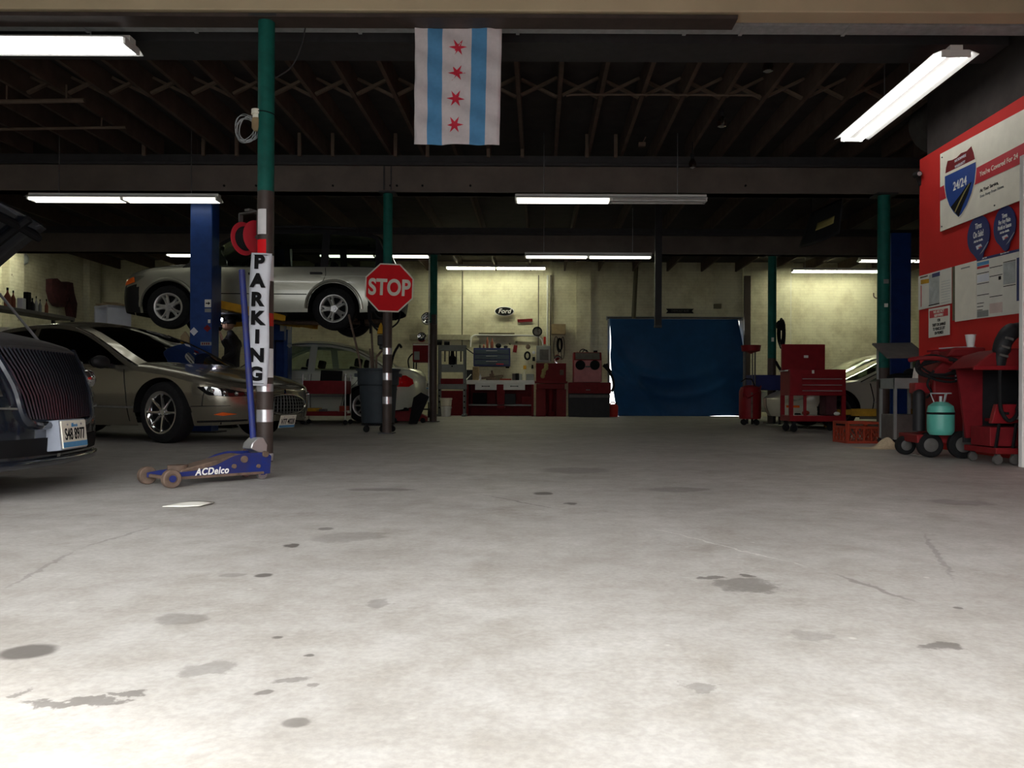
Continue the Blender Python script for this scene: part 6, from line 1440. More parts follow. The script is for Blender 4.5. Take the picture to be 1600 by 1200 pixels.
# ================================================================= red cabinets, blast cabinet
rc = thing('red_workstation', 'red metal workstation between the bench and the blast cabinet', 'cabinet', (W(861, 640, 20.9).x, 21.2, 0)); zt2 = W(861, 567, 20.9).z; zm2 = W(861, 596, 20.9).z; cw = 50*20.9/F
rbox(rc, 'upper_case', (0, .1, (zt2+zm2)/2), (cw*.95, .4, zt2-zm2), A['mred']); rbox(rc, 'counter', (0, 0, zm2-.02), (cw*1.02, .7, .05), A['mred']); rbox(rc, 'drawer', (-.02, -.32, zm2-.13), (cw*.88, .06, .13), A['mred'])
for sx in (-1, 1): rbox(rc, 'pedestal', (sx*cw*.32, 0, (zm2-.2)/2), (cw*.30, .6, zm2-.2), A['mred'])
rbox(rc, 'back_panel', (0, .28, (zm2-.05)/2), (cw*.9, .03, zm2-.05), A['dkred'])
m = MB(); m.cyl((0, -.05, .12), (0, -.05, zm2-.2), .06, n=16); m.cyl((0, -.05, 0), (0, -.05, .12), .14, .10, 16); m.build('center_tube', A['dkred'], rc)
m = MB(); 
for k in range(5): m.sph((-.22+.05*random.random()*k, -.105, (zt2+zm2)/2-.1+.07*k), (.06, .01, .06), 8, 6)
m.build('yellow_paint_stain', A['gold'], rc); rbox(rc, 'decal', (.28, -.103, (zt2+zm2)/2), (.10, .004, .14), A['rust'])
m = MB(); m.tube(arc((0, 0, 0), .09, 0, PI*1.4, 10), .03, 8); q = m.build('clamp_lamp', A['chrome']); q.location = (W(872, 566, 21.2).x, 21.2, zt2+.09); tag(q, 'bright metal clamp lamp on the red workstation top', 'lamp')
bc = thing('blast_cabinet', 'faded pink blast cabinet with two black glove holes', 'cabinet', (W(918, 640, 20.5).x, 20.85, 0)); s2 = 20.5/F; z1 = W(918, 597, 20.5).z; z2 = W(918, 563, 20.5).z; z3 = W(918, 550, 20.5).z; cw = 44*s2
q = rbox(bc, 'front_panel', (0, -.36, (z1+z2)/2), (cw*.97, .03, z2-z1), A['pink'])
m = MB(); m.prism([(-.36, z1), (-.36, z2), (-.22, z3), (.33, z3), (.33, z1)], cw, M4(Matrix(((0, 0, 1), (1, 0, 0), (0, 1, 0))), (-cw/2, 0, 0))); m.build('hood', A['dkred'], bc, smooth=0, bev=.01)
m = MB(); n_ = Vector((0, -(z3-z2), .14)).normalized(); 
m.grid(lambda a, b: Vector(((a-.5)*cw*.86, -.36+.14*(.1+.8*b), z2+(z3-z2)*(.1+.8*b)))+n_*.006, 1, 1); m.build('viewing_window', A['dgrey'], bc, smooth=0, solid=.004)
for dx in (-11.3, 11.3):
    p = W(918+dx, 570.5, 20.5); x = p.x-bc.location.x; m = MB(); m.lathe([(.001, .012), (.10, .014), (.115, .04), (.125, .03), (.125, 0)], M4(FRONT, (x, -.372, p.z)), 30); m.build('glove_hole', A['black'], bc)
rbox(bc, 'latch', (0, -.385, W(918, 573, 20.5).z), (.12, .02, .04), A['dgrey'])
rbox(bc, 'base_front', (.05, -.30, z1-.15), (cw*1.5, .3, .28), A['dkred']); rbox(bc, 'base', (.05, 0, (z1-.28)/2), (cw*1.45, .6, z1-.28), A['blackp']); rbox(bc, 'base_rail', (.05, -.32, z1-.36), (cw*1.46, .03, .08), A['dgrey'])
m = MB(); m.cyl((-.05, -.46, z1-.2), (.06, -.46, z1-.2), .01, n=8); m.build('handle', A['alloy'], bc)
m = MB(); m.tube(arc((-.10, 0, z3), .09, 0, PI, 8), .012, 6); m.tube(arc((-.04, 0.03, z3), .07, 0, PI, 8), .012, 6); m.box((.22, 0, z3+.03), (.10, .1, .05)); q = m.build('wire_handle', A['black'], bc)
gc = thing('gas_can', 'red plastic fuel can on the floor left of the blue tarp', 'can', (W(957.5, 640, 20.9).x, 20.9, 0)); 
m = MB(); m.lathe([(.125, 0), (.135, .02), (.14, .26), (.12, .31), (.05, .33), (.001, .33)], Matrix.Diagonal((1, .8, 1, 1)), 20); m.build('body', A['redp'], gc)
m = MB(); m.tube([(-.08, 0, .29), (-.06, 0, .37), (.04, 0, .38), (.07, 0, .31)], .015, 6); m.build('handle', A['redp'], gc); m = MB(); m.cyl((.07, 0, .30), (.11, 0, .38), .02, n=10); m.build('spout', A['ink'], gc)
# ================================================================= oil drain, tool chest
od = thing('oil_drain', 'red upright oil drain tank with funnel tray, left of the dark post', 'tank', (W(1174, 650, 15.3).x, 15.4, 0)); s3 = 15.3/F
m = MB(); zt3 = W(1174, 605, 15.3).z; rr = 17*s3
m.lathe([(.001, .12), (rr*.95, .12), (rr, .16), (rr, zt3-.08), (rr*.85, zt3), (rr*.4, zt3+.04), (.001, zt3+.04)], n=28); m.build('tank', A['red'], od)
m = MB(); m.bar((-.02, -rr-.005, .14), (-.02, -rr-.005, zt3-.1), .03, .012); m.build('sight_tube', A['rust'], od)
m = MB(); m.tube([(.19, -.05, zt3+.02), (.10, -rr-.03, zt3-.10), (-.10, -rr-.03, zt3-.20), (-.16, -.1, zt3-.1)], .018, 7); m.tube([(-.16, -.12, zt3-.02), (-.18, -.14, zt3-.18)], .012, 6); m.build('push_handle', A['red'], od)
m = MB(); zf = W(1174, 544, 15.3).z; m.cyl((-.10, .03, zt3), (-.10, .03, zf-.06), .03, n=12); m.cyl((.10, .03, zt3), (.10, .03, zf-.06), .015, n=10); m.cyl((.05, .03, zt3), (.05, .03, zf-.06), .012, n=8); m.build('riser', A['dgrey'], od)
m = MB(); m.lathe([(.02, zf-.10), (.05, zf-.08), (.17, zf-.05), (.19, zf+.06), (.18, zf+.06), (.16, zf-.03), (.02, zf-.05)], Matrix.Translation((.02, .03, 0)), 28); m.build('funnel_tray', A['red'], od)
for k in range(4): a = 2*PI*k/4+.6; m = MB(); m.lathe([(.01, -.018), (.05, -.018), (.055, 0), (.05, .018), (.01, .018)], Matrix.Translation((rr*.8*math.cos(a), rr*.8*math.sin(a), .055)) @ Matrix.Rotation(PI/2, 4, 'X'), 18); m.cyl((rr*.8*math.cos(a), rr*.8*math.sin(a), .055), (rr*.8*math.cos(a), rr*.8*math.sin(a), .13), .014, n=8); m.build('caster', A['black'], od)
m = MB(); m.tube([(-.2, -.1, zt3+.1), (-.12, -.12, zt3+.16), (.0, -.12, zt3+.15), (.06, -.1, zt3+.04), (0, -.1, zt3-.02)], .012, 6); m.build('hose', A['black'], od)
q = rbox(None, 'parts_washer', (0, 0, .0), (.62, .45, .30), A['navy'], .02); q.location = (W(1190, 598, 16.1).x, 15.98, W(1190, 598, 16.0).z); 
m = MB(); 
for sx in (-1, 1):
    for sy in (-1, 1): m.box((sx*.27, sy*.19, -(q.location.z+.15)/2), (.04, .04, q.location.z-.15))
m.build('leg', A['blackp'], q, smooth=0); tag(q, 'dark blue basin on legs behind the red oil drain', 'basin')
tc = thing('tool_chest', 'red rolling tool chest with open lid and three bright drawer handles', 'tool chest', (W(1261, 660, 13.0).x, 12.75, 0)); s4 = 12.5/F
cw = 88*s4; z_ = lambda v: W(1261, v, 12.5).z
rbox(tc, 'drawer_case', (0, 0, (z_(618)+z_(577))/2), (cw, .5, z_(577)-z_(618)), A['red'], .01)
for v in (592, 601.5, 610.5):
    dr_ = rbox(tc, 'drawer', (.06, -.252, z_(v-1)), (cw*.72, .012, 8.2*s4), A['red'], .003); m = MB(); m.cyl((.06-cw*.35, -.272, z_(v)), (.06+cw*.35, -.272, z_(v)), .008, n=8); m.build('handle', A['alloy'], dr_)
ld = rbox(tc, 'lid', (-.08, .22, (z_(535)+z_(577))/2), (cw*.80, .05, z_(535)-z_(577)), A['red'], .01); rbox(tc, 'lid_label', (-.04, .192, z_(555)), (.07, .004, .04), A['paper'], 0); rbox(tc, 'label', (-.08, -.262, z_(581)), (.035, .004, .05), A['paper'], 0)
zz = z_(654); rbox(tc, 'bottom_shelf', (0, 0, zz), (cw, .5, .09), A['red'])
for sx in (-1, 1):
    for sy in (-1, 1):
        m = MB(); m.box((sx*(cw/2-.03), sy*.22, (zz+z_(618))/2), (.06, .05, z_(618)-zz)); m.build('corner_post', A['red'], tc, smooth=0)
        m = MB(); m.lathe([(.01, -.02), (.055, -.02), (.06, 0), (.055, .02), (.01, .02)], Matrix.Translation((sx*(cw/2-.08), sy*.2, .06)) @ Matrix.Rotation(PI/2, 4, 'X'), 20); m.box((sx*(cw/2-.08), sy*.2, .13), (.05, .06, .08)); m.build('caster', A['black'], tc)
m = MB(); m.box((-cw*.22, -.22, (zz+z_(618))/2), (.04, .04, z_(618)-zz)); m.build('divider', A['red'], tc, smooth=0)
m = MB(); m.tube([(-cw/2, -.15, z_(577)-.02), (-cw/2-.04, -.15, z_(577)-.02), (-cw/2-.04, .15, z_(577)-.02), (-cw/2, .15, z_(577)-.02)], .012, 8); m.build('side_handle', A['alloy'], tc)
q = rbox(None, 'floor_mat_roll', (0, 0, .17), (.18, .3, .34), A['maroon'], .02); q.location = (tc.location.x+.25, 12.75, zz+.047); tag(q, 'dark bundle on the red tool chest bottom shelf', 'bundle')
m = MB(); m.sph((0, 0, .04), (.06, .05, .04), 12, 8); q = m.build('orange_cap', A['crate']); q.location = (W(1259, 625, 12.6).x, 13.03, z_(627)); 
q.location = (W(1259, 650, 12.6).x, 12.6, zz+.046); tag(q, 'small orange object on the red tool chest bottom shelf', 'part')
m = MB(); m.sph((0, 0, .03), (.05, .04, .03), 12, 8); q = m.build('rag', A['paper']); q.location = (tc.location.x+cw*.38, 12.6, zz+.046); tag(q, 'small white rag on the right of the chest bottom shelf', 'rag')
# crate and sand
cr = thing('milk_crate', 'orange plastic crate on the floor beside the hooked green post', 'crate', (W(1346, 680, 9.6).x, 9.75, 0), .03); cw, chh = .40, .255
for (nm, c_, sz, ax) in (('front', (0, -cw/2, chh/2), cw, 0), ('back', (0, cw/2, chh/2), cw, 0), ('left', (-cw/2, 0, chh/2), cw, 1), ('right', (cw/2, 0, chh/2), cw, 1)):
    m = MB(); c_ = Vector(c_); e = Vector((1, 0, 0)) if ax == 0 else Vector((0, 1, 0))
    for z in (-.115, .06, .115): m.bar(c_+e*-cw/2+Vector((0, 0, z)), c_+e*cw/2+Vector((0, 0, z)), .018, .028 if z != .06 else .02)
    for k in (-1, 1): m.bar(c_+e*k*(cw/2-.012)+Vector((0, 0, -.127)), c_+e*k*(cw/2-.012)+Vector((0, 0, .127)), .024, .024)
    for k in (-1, 0, 1): m.bar(c_+e*k*.09+Vector((0, 0, -.12)), c_+e*k*.09+Vector((0, 0, .06)), .014, .014)
    for k in range(7):
        x0 = -cw/2+.03+k*.05
        m.bar(c_+e*x0+Vector((0, 0, -.11)), c_+e*min(x0+.10, cw/2)+Vector((0, 0, .05)), .007, .007); m.bar(c_+e*x0+Vector((0, 0, .05)), c_+e*min(x0+.10, cw/2)+Vector((0, 0, -.11)), .007, .007)
    m.build('side_panel', A['crate'], cr, smooth=0)
rbox(cr, 'bottom', (0, 0, .02), (cw-.02, cw-.02, .02), A['crate'], 0)
p = G(1377, 700.5); m = MB()
m.grid(lambda a, b: Vector(((a-.5)*.52, (b-.5)*.40, max(0, .125*math.exp(-(((a-.62)/.20)**2+((b-.5)/.26)**2))-.006+.006*math.sin(a*23)*math.sin(b*19))*(1 if 0 < a < 1 and 0 < b < 1 else 0)+.001)), 30, 24)
q = m.build('sand_pile', A['sand'], smooth=180); q.location = p; q['kind'] = 'stuff'; q['label'] = 'small pile of tan sand spilled on the floor by the green post'; q['category'] = 'sand'
# ================================================================= grey service cart
sc_ = thing('service_cart', 'grey metal service cart with slanted lid, left of the red machine', 'cart', (W(1420, 680, 9.15).x, 9.32, 0)); s5 = 9.1/F
z_ = lambda v: W(1420, v, 9.1).z; cw = 46*s5
for sx in (-1, 1):
    for sy in (-1, 1):
        m = MB(); m.box((sx*cw/2, sy*.19, (z_(592)+.07)/2), (.03, .03, z_(592)-.07)); m.build('upright', A['grey'], sc_, smooth=0)
        m = MB(); m.lathe([(.01, -.014), (.035, -.014), (.04, 0), (.035, .014), (.01, .014)], Matrix.Translation((sx*cw/2, sy*.19, .04)) @ Matrix.Rotation(PI/2, 4, 'X'), 16); m.build('caster', A['black'], sc_)
rbox(sc_, 'top_tray', (0, 0, z_(599)), (cw+.03, .42, .12), A['grey'], .006); rbox(sc_, 'cabinet', (0, 0, (z_(648)+z_(690))/2), (cw, .38, z_(648)-z_(690)), A['dgrey'], .006)
m = MB(); m.box((-.04, -.02, z_(546)), (.47, .45, .022), (.42, -.02, 0)); m.build('slanted_lid', A['dgrey'], sc_, smooth=0, bev=.004)
for sx in (-.22, .18): m = MB(); m.bar((sx, .16, z_(592)), (sx, .16, z_(544)), .02, .02); m.build('lid_stay', A['grey'], sc_, smooth=0)
m = MB(); m.sph((-.02, 0, z_(589)), (.16, .12, .05), 12, 8); m.sph((.10, .02, z_(584)), (.08, .08, .07), 10, 6); q = m.build('parts_pile', A['ink']); tag(q, 'black car parts heaped on the grey service cart tray', 'part'); q.location = sc_.location.copy()
m = MB(); m.grid(lambda a, b: Vector(((a-.5)*.13, .02*math.sin(a*5), b*.15+.03*math.sin(a*4))), 6, 6); q = m.build('paper_sheet', A['paper'], solid=.002); q.location = (W(1435, 592, 9.1).x, 9.12, z_(604)+.062+.0); q.rotation_euler = (-.3, .3, 0); tag(q, 'crumpled pale paper standing on the grey service cart', 'paper')
# ================================================================= red recycling machine, tank, right machine
ra = thing('recharge_machine', 'red wheeled recovery machine with coiled hoses by the red wall', 'machine', (3.85, 7.62, 0), -.10)
zq = lambda v: W(1480, v, 7.4).z
rbox(ra, 'base', (-.05, 0, .17), (.58, .50, .08), A['mred'], .01)
m = MB(); m.prism([(-.16, .20), (.24, .20), (.24, .94), (-.02, .94), (-.16, .80)], .40, M4(FRONT, (0, .26, 0))); m.build('cabinet', A['mred'], ra, smooth=0, bev=.02)
m = MB(); m.prism([(-.06, .93), (.30, .935), (.30, 1.02), (.02, 1.02)], .42, M4(FRONT, (0, .26, 0))); m.build('top_cover', A['mred'], ra, smooth=0, bev=.02)
rbox(ra, 'label', (.05, -.164, .745), (.05, .004, .055), A['vinyl'], 0); rbox(ra, 'label', (.10, -.164, .735), (.035, .004, .07), A['flagblue'], 0)
for (x, y, r_) in ((-.32, .12, .09), (-.22, -.22, .115), (.03, -.31, .125)):
    m = MB(); m.lathe([(.02, -.035), (r_*.85, -.04), (r_, -.025), (r_, .025), (r_*.85, .04), (.02, .035)], Matrix.Translation((x, y, r_)) @ Matrix.Rotation(PI/2, 4, 'X'), 30); w_ = m.build('wheel', A['black'], ra)
    m = MB(); m.lathe([(.001, .045), (r_*.3, .05), (r_*.55, .042), (r_*.55, .03)], M4(FRONT, (x, y, r_)), 24); m.build('hub', A['dgrey'], w_)
m = MB(); m.cyl((-.28, -.12, .58), (-.28, -.12, .24), .055, n=16); m.sph((-.28, -.12, .58), (.055, .055, .05), 14, 8); m.build('filter_canister', A['blackp'], ra)
rbox(ra, 'side_bracket', (-.25, -.05, .64), (.14, .16, .1), A['red'], .01)
m = MB(); m.tube(smooth_pts([(-.38, -.15, .90), (-.3, -.22, .915), (-.15, -.24, .91), (.0, -.20, .875)], 5), .022, 8); m.build('push_handle', A['mred'], ra)
m = MB()
for k in range(6): 
    r0 = .13+.012*(k % 3); m.tube([Vector((-.14+r0*1.35*math.cos(t), -.21-.012*k+.04*math.sin(t), .86-.012*k+r0*.62*math.sin(t)+.02*math.cos(t*2+k))) for t in [2*PI*i/30 for i in range(30)]], .011, 6, True)
m.tube(smooth_pts([(-.2, -.26, .80), (-.26, -.27, .68), (-.22, -.26, .60), (-.24, -.2, .55)], 5), .011, 6); m.build('hose_coil', A['black'], ra)
m = MB(); m.sph((-.12, -.08, .95), (.05, .05, .04), 12, 8); m.bar((-.2, -.1, .985), (.02, -.05, 1.0), .012, .02); m.build('gauge_set', A['dkred'], ra)
tk = thing('refrigerant_cylinder', 'mint green refrigerant cylinder strapped on the red machine base', 'cylinder', (W(1482, 690, 7.10).x+.02, 7.28, .215)); 
m = MB(); m.lathe([(.001, 0), (.09, 0), (.112, .03), (.115, .06), (.115, .21), (.105, .26), (.06, .295), (.03, .30), (.001, .30)], n=32); m.build('tank', A['mint'], tk)
m = MB(); m.lathe([(.1165, .185), (.1165, .205)], n=32, capend=False); m.build('strap', A['ink'], tk, solid=.003)
m = MB()
for a in [PI*2*k/3+.5 for k in range(3)]: m.tube([(.05*math.cos(a), .05*math.sin(a), .28), (.085*math.cos(a), .085*math.sin(a), .375)], .005, 6)
m.tube([Vector((.085*math.cos(t), .085*math.sin(t), .375)) for t in [2*PI*i/26 for i in range(26)]], .006, 6, True); m.cyl((0, 0, .30), (0, 0, .35), .014, n=10); m.build('handle_guard', A['galv'], tk)
rm_ = thing('battery_charger', 'large red cart at the right edge with open black bay and casters', 'machine', (3.90, 6.86, 0))
zt5 = .96
m = MB(); m.prism([(-.30, .80), (-.24, .86), (-.16, .92), (-.02, .96), (.40, .98), (.40, .80)], .44, M4(FRONT, (0, .24, 0))); m.build('hood', A['mred'], rm_, smooth=40, bev=.012)
rbox(rm_, 'hood_lip', (.05, -.215, .80), (.72, .03, .035), A['red'], .004)
rbox(rm_, 'back_panel', (.12, .22, .48), (.56, .03, .64), A['blackp'], 0); rbox(rm_, 'side_panel', (.39, 0, .48), (.03, .44, .64), A['blackp'], 0)
m = MB(); m.prism([(-.16, .20), (-.02, .20), (-.02, .80), (-.24, .80)], .03, M4(FRONT, (0, .2, 0))); m.build('left_panel', A['dkred'], rm_, smooth=0)
m = MB(); m.prism([(-.16, .34), (.02, .34), (.055, .50), (-.12, .50)], .05, M4(FRONT, (0, -.17, 0))); m.build('switch_panel', A['red'], rm_, smooth=0, bev=.006)
rbox(rm_, 'switch', (-.045, -.235, .425), (.035, .02, .02), A['ink'], .003)
rbox(rm_, 'middle_shelf', (.20, 0, .36), (.36, .42, .03), A['dkred']); rbox(rm_, 'lower_front', (.10, -.05, .23), (.52, .3, .16), A['dkred']); rbox(rm_, 'base', (.09, -.02, .115), (.48, .5, .05), A['mred'])
for (x, y) in ((-.13, -.23), (.0, -.25)): m = MB(); m.bar((x, y, .14), (x+.04, y+.02, .34), .018, .018); m.build('leg_bar', A['ink'], rm_, smooth=0)
for (x, y) in ((-.11, -.22), (.02, -.24), (.28, -.2), (-.1, .18), (.28, .18)): m = MB(); m.lathe([(.008, -.014), (.038, -.014), (.042, 0), (.038, .014), (.008, .014)], Matrix.Translation((x, y, .042)) @ Matrix.Rotation(PI/2, 4, 'X'), 18); m.box((x, y, .075), (.03, .035, .03)); m.build('caster', A['dgrey'], rm_)
m = MB(); m.tube(smooth_pts([(-.10, -.235, .78), (-.10, -.24, .5), (-.085, -.25, .42), (-.04, -.26, .365), (.015, -.26, .40), (.06, -.25, .50), (.10, -.24, .66), (.13, -.235, .79)], 5), .016, 8); m.tube(smooth_pts([(.05, -.24, .78), (.07, -.245, .6), (.03, -.25, .45)], 5), .014, 8); m.build('lead_cable', A['black'], rm_)
m = MB(); m.cyl((.24, -.1, .38), (.24, -.1, .66), .09, n=18); m.build('canister', A['blackp'], rm_); m = MB(); m.box((.08, -.20, .395), (.05, .04, .04)); m.build('terminal', A['galv'], rm_, smooth=0)
# handset resting on the hood
hs = thing('diagnostic_unit', 'bulky black handheld unit leaning on the red cart hood', 'tool', (rm_.location.x, rm_.location.y-.06, 0))
m = MB(); pts = [Vector((-.07, -.10, .83)), Vector((-.065, -.12, .92)), Vector((-.04, -.12, 1.02)), Vector((.03, -.10, 1.10)), Vector((.13, -.06, 1.125)), Vector((.22, 0, 1.10))]
m.tube(smooth_pts(pts, 5), [.055]*6+[.07]*6+[.072]*5+[.06]*4+[.045]*3+[.03]*2, 12); m.build('housing', A['blackp'], hs)
for k, (z, x) in enumerate(((.90, -.075), (.97, -.062), (1.04, -.03))): m = MB(); m.box((x-.0, -.185, z), (.07, .02, .02), (0, .25, 0)); m.build('button', A['dgrey'], hs, smooth=0, bev=.004)
m = MB(); m.tube(smooth_pts([(.2, .0, 1.10), (.26, -.05, 1.0), (.24, -.12, .85), (.20, -.18, .76)], 5), .014, 7); m.build('cord', A['black'], hs); rbox(hs, 'stand', (.10, -.03, .915), (.34, .16, .06), A['ink'], .01)
cu = thing('foam_cup', 'white foam cup standing on top of the red wheeled machine', 'cup', (4.02, 7.49, 1.0215))
m = MB(); m.lathe([(.001, 0), (.030, 0), (.046, .112), (.049, .114), (.047, .118), (.043, .112), (.028, .004), (.001, .004)], n=26); m.build('cup', A['plastic_white'], cu)
m = MB(); m.box((0, 0, .006), (.05, .34, .01), (0, 0, .5)); q = m.build('ruler', A['galv'], smooth=0); q.location = (3.97, 7.64, 1.0215); tag(q, 'long pale strip lying on the red machine top beside the cup', 'tool')
# ================================================================= posters on the red wall  (wall x = RX, read from -x)
def RW(u, v): a, b = un(u, v); d = RX*F/a; return (-d, H-b/F*d)
def rpoly(t, name, pts, mt, off, th=.003, label=None):
    q = [RW(*p) for p in pts]; m = MB(); m.prism([(a-(-t.location.y), b-t.location.z) for a, b in q], th, M4(RIGHTW, (-off, 0, 0))); return m.build(name, mt, t, smooth=0, label=label)
def rthing(name, u, v, lb, cat, grp=None): a, z = RW(u, v); return thing(name, lb, cat, (RX-.004, -a, z), 0, grp)
def rtext(t, s, u, v, hpx, mt, off, sx=1.0, bold=.0005, align='CENTER', shear=0, name='lettering'):
    a, z = RW(u, v); d = -a; return text(name, s, hpx/F*d, (-off, d-t.location.y, z-t.location.z), RIGHTW, mt, t, bold=bold, sx=sx, align=align, shear=shear)
wp_ = rthing('warranty_sign', 1535, 300, 'white warranty sign with 24/24 road shield on the red wall', 'sign')
rpoly(wp_, 'panel', [(1473, 362), (1640, 297), (1640, 152), (1473, 241)], A['cream'], .012, .012)
rpoly(wp_, 'red_band', [(1473, 314), (1640, 237.5), (1640, 205), (1473, 293)], A['signred'], .0265, .002)
rpoly(wp_, 'white_field', [(1473.5, 292.5), (1481.5, 288.5), (1481.5, 262), (1473.5, 266)], A['cream'], .0267, .001)
sh1 = [(1485, 250), (1492, 249), (1500, 245), (1507, 238), (1516, 234), (1524, 226), (1528, 238), (1530.5, 252), (1531, 264), (1529, 284), (1524, 303), (1516, 322), (1508, 335), (1503, 340.5), (1495, 333), (1488, 322), (1483, 308), (1480.5, 292), (1480.5, 276), (1482, 262)]
rpoly(wp_, 'shield', sh1, A['cream'], .0285, .002)
ctr = (1506, 286)
ins = [(ctr[0]+(u-ctr[0])*.955, ctr[1]+(v-ctr[1])*.975) for u, v in sh1]
rpoly(wp_, 'shield_blue', [(1530.2, 253), (1530.4, 264)]+ins[9:19]+[(1481.5, 276)], A['roadblue'], .031, .001)
rpoly(wp_, 'shield_red', [(1482.5, 271), (1483.5, 262), (1486, 251.5), (1493, 250), (1500, 246.5), (1507, 239.5), (1516, 236), (1523.3, 228.5), (1527, 239), (1529, 248.5)], A['dkred'], .031, .001)
rpoly(wp_, 'road', [(1491, 324), (1497, 331), (1503.5, 338.5), (1510, 321), (1518, 303), (1524, 284), (1516, 290), (1508, 302)], A['ink'], .0325, .001)
rpoly(wp_, 'road_line', [(1497, 331.5), (1498.3, 332.5), (1506, 316), (1514, 300), (1521, 287), (1520.2, 287), (1512.5, 299), (1504.5, 315)], A['gold'], .034, .0008)
rtext(wp_, '24/24', 1505.5, 287.5, 13.5, A['white'], .0345, .95, .002); rtext(wp_, 'NATIONWIDE', 1506, 247.5, 4.2, A['vinyl'], .033, .9); rtext(wp_, 'WARRANTY', 1505.5, 257, 4.4, A['vinyl'], .033, .9)
rtext(wp_, "You're Covered For 24", 1536, 273, 7.6, A['cream'], .0295, 1.0, .0008, 'LEFT'); rtext(wp_, 'At Your Service,', 1536, 298.5, 5.4, A['ink'], .0255, 1.0, .0006, 'LEFT'); rtext(wp_, 'Even Away From Home.', 1536, 307.5, 4.6, A['grey'], .0255, 1.02, .0005, 'LEFT')
m = MB()
for u, v in ((1476.5, 246), (1476, 354), (1559, 321)): a, z = RW(u, v); m.sph((-.026, -a-wp_.location.y, z-wp_.location.z), .008, 8, 6)
m.build('screw', A['darksteel'], wp_)
def balloon(u, lb, lines, dv):
    t = rthing('tire_sign', u, 365+dv, lb, 'sign', 'blue round tire signs')
    w_ = 17.5; cv = 362+dv; sl = -.30
    pts = []
    for k in range(37):
        a = -PI*.36+(2*PI-.28*PI)*k/36-PI/2+.5*PI*0
        a = PI/2+.16*PI+(2*PI-.32*PI)*k/36
        du, dvv = w_*math.cos(a), 31*math.sin(a); pts.append((u+du, cv+dvv+du*sl))
    pts.append((u+6, cv+38+6*sl)); pts.append((u+1, cv+40)); pts.append((u-2, cv+38))
    if (pts[1][0]-pts[0][0])*1 != 0: pass
    rpoly(t, 'panel', pts, A['navy'], .010, .006)
    rpoly(t, 'swoosh', [(u+15, cv+14+15*sl), (u+16.2, cv+14+16*sl), (u+7, cv+27+7*sl), (u+2, cv+30), (u+6, cv+26+6*sl)], A['galv'], .0165, .001)
    for s, v, h_, sx in lines: rtext(t, s, u, cv+v, h_, A['white'], .017, sx, .0008)
    rpoly(t, 'emblem', [(u-4, cv+16+1), (u+4, cv+14-1), (u+6, cv+19-2), (u-2, cv+22+.5)], A['vinyl'], .0165, .001); rpoly(t, 'emblem_red', [(u+1, cv+18), (u+5, cv+16.5), (u+5, cv+18.5), (u, cv+20.5)], A['signred'], .018, .001)
balloon(1532, 'round blue sign reading Tires On Sale, left one', (('Tires', -15, 9, .72), ('On Sale!', -2, 10, .62), ('Ask for details.', 8, 3.6, .85)), 6)
balloon(1573, 'round blue sign reading Tires For Any Make, right one', (('Tires', -16, 7, .72), ('For Any Make', -7.5, 7, .58), ('Model or Season', 1.2, 7, .55), ('Ask for details.', 9, 3.6, .85)), -9)
t = rthing('notice_strip', 1463, 455, 'three notices side by side at the left of the red wall', 'notice')
rpoly(t, 'sheet', [(1437, 484.5), (1489, 474), (1489, 417.5), (1437, 432)], A['paper'], .008, .004)
rpoly(t, 'sheet', [(1454, 478), (1470, 474.5), (1470, 425), (1454, 430)], A['galv'], .0125, .001); rpoly(t, 'header', [(1459, 434), (1471, 431), (1471, 424.5), (1459, 428)], A['navy'], .0137, .001); rpoly(t, 'footer', [(1453.5, 478.5), (1470.5, 474.7), (1470.5, 473.3), (1453.5, 477)], A['ink'], .0137, .001)
rpoly(t, 'yellow_sticker', [(1441, 444.5), (1454, 442), (1454, 435.5), (1441, 437.5)], A['yellow'], .0125, .001); rpoly(t, 'red_line', [(1441, 479.5), (1442.2, 479.3), (1442.2, 446), (1441, 446.2)], A['signred'], .0125, .001); rpoly(t, 'print', [(1440, 435.5), (1452, 432), (1452, 430), (1440, 433)], A['rust'], .0125, .001)
for k in range(9): v = 440+4.1*k; rpoly(t, 'text_line', [(1473, v+.9), (1487, v-2.2), (1487, v-2.8), (1473, v+.2)], A['galv'], .0125, .0006)
t = rthing('liability_sign', 1470.5, 503, 'white sign with red heading about theft and vehicles, red wall', 'sign')
rpoly(t, 'panel', [(1454.3, 528), (1487.3, 523), (1487.3, 477), (1454.3, 483)], A['paper'], .016, .004); rpoly(t, 'red_heading', [(1456, 497.5), (1485, 493), (1485, 481.5), (1456, 486)], A['signred'], .0205, .001)
rtext(t, 'WE ARE NOT', 1470.5, 486.8, 4.2, A['paper'], .022, .95, .001); rtext(t, 'RESPONSIBLE', 1470.5, 492.4, 4.0, A['paper'], .022, .85, .001)
for s, v in (('FOR', 500.5), ('THEFT OR DAMAGE', 507), ('TO VEHICLES LEFT', 513.5), ('ON PREMISES', 520)): rtext(t, s, 1470.5, v, 4.6, A['ink'], .0205, .72, .001)
t = rthing('blank_poster', 1511, 455, 'tall pale poster, nearly blank, left of the labor law chart', 'poster'); rpoly(t, 'sheet', [(1494.5, 503), (1528, 498), (1528, 407), (1494.5, 416)], A['cream'], .008, .004); rpoly(t, 'print', [(1504, 421), (1518, 417.5), (1518, 415.5), (1504, 419)], A['grey'], .0125, .0006)
t = rthing('dark_strip', 1491, 455, 'narrow dark strip between the notices and the pale poster', 'strip'); rpoly(t, 'strip', [(1490, 501), (1494, 500), (1494, 416), (1490, 417)], A['olive'], .006, .003)
t = rthing('law_chart', 1570, 445, 'wide wall chart of many small notices with dark heading', 'poster')
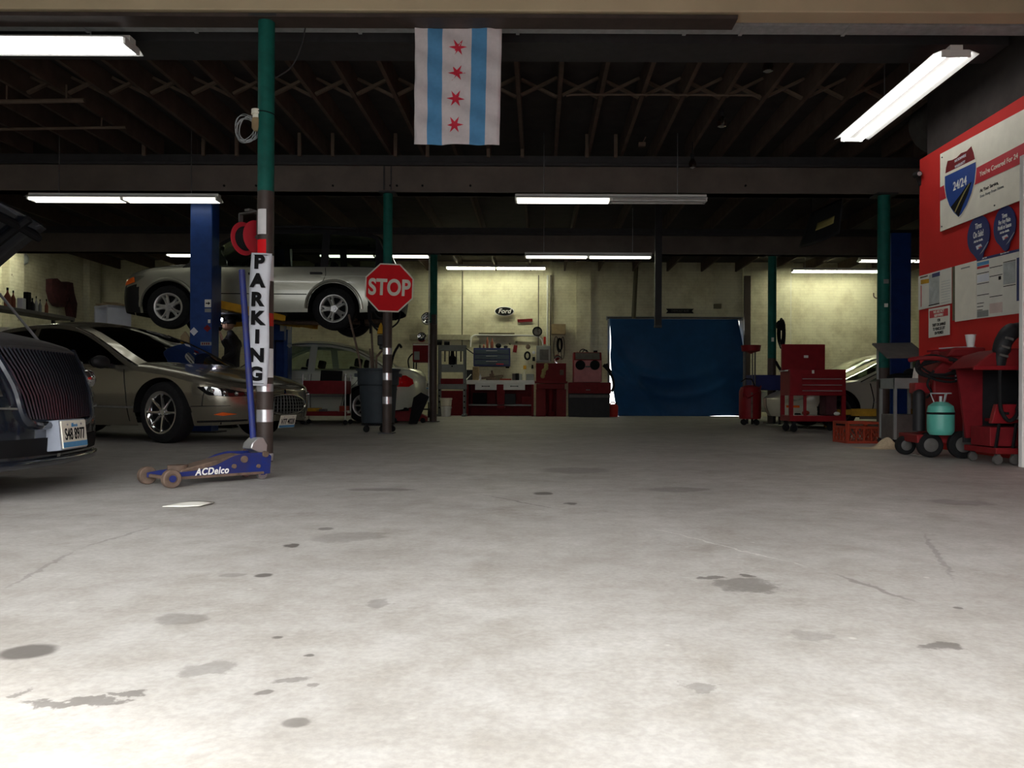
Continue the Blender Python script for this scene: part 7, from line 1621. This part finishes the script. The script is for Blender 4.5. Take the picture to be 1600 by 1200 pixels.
rpoly(t, 'sheet', [(1528.6, 498), (1640, 484), (1640, 380), (1528.6, 407)], A['paper'], .008, .004)
rpoly(t, 'heading', [(1529, 408.6), (1640, 382), (1640, 378), (1529, 404.5)], A['navy'], .0125, .001); rtext(t, 'Federal Labor Law', 1531, 406, 2.6, A['white'], .0138, .9, .0, 'LEFT'); rtext(t, 'Illinois Labor Law', 1566, 397.2, 2.6, A['white'], .0138, .9, .0, 'LEFT')
def cell(u0, u1, f0, f1, mt, nm='notice'):
    top_ = lambda u: lerp(408.5, 392.2, (u-1529)/68); bot_ = lambda u: lerp(497, 489, (u-1529)/68)
    P = lambda u, f: (u, lerp(top_(u), bot_(u), f)); rpoly(t, nm, [P(u0, f1), P(u1, f1), P(u1, f0), P(u0, f0)], mt, .0125, .0012)
for (u0, u1, f0, f1, mk) in ((1529.5, 1548, .03, .09, 'flagblue'), (1529.5, 1548, .10, .14, 'signred'), (1529.5, 1548, .25, .38, 'vinyl'), (1570.5, 1590, .14, .50, 'galv'), (1591.5, 1600, .10, .80, 'navy'), (1549, 1569, .78, .95, 'pinkp'), (1529.5, 1547, .88, .99, 'grey')):
    cell(u0, u1, f0, f1, A.get(mk) or A.setdefault('pinkp', mat('pale_pink_paper', (.60, .48, .44), .7)))
for (u0, u1, f) in ((1529.5, 1548, .22), (1529.5, 1548, .40), (1529.5, 1548, .60), (1549, 1569, .16), (1549, 1569, .31), (1549, 1569, .66), (1570.5, 1590, .12), (1570.5, 1590, .52), (1529.5, 1540, .74), (1529.5, 1539, .80), (1529.5, 1538, .86)): cell(u0, u1, f, f+.012, A['ink'], 'rule')
cell(1563, 1567, .34, .40, A['ink'], 'logo')
# security camera on the partition corner
sc2 = thing('security_camera', 'small black security camera high on the red wall corner', 'camera', (RX-.03, RY1-.02, W(1443, 272, 9.05).z)); m = MB(); m.cyl((-.02, .02, 0), (-.02, -.08, -.01), .032, n=16); m.bar((.03, 0, -.12), (-.0, 0, 0), .04, .03); m.build('housing', A['blackp'], sc2); m = MB(); m.lathe([(.014, 0), (.024, .0), (.024, .004), (.014, .004)], M4(FRONT, (-.02, -.08, -.01)), 18); m.build('lens_ring', A['galv'], sc2)
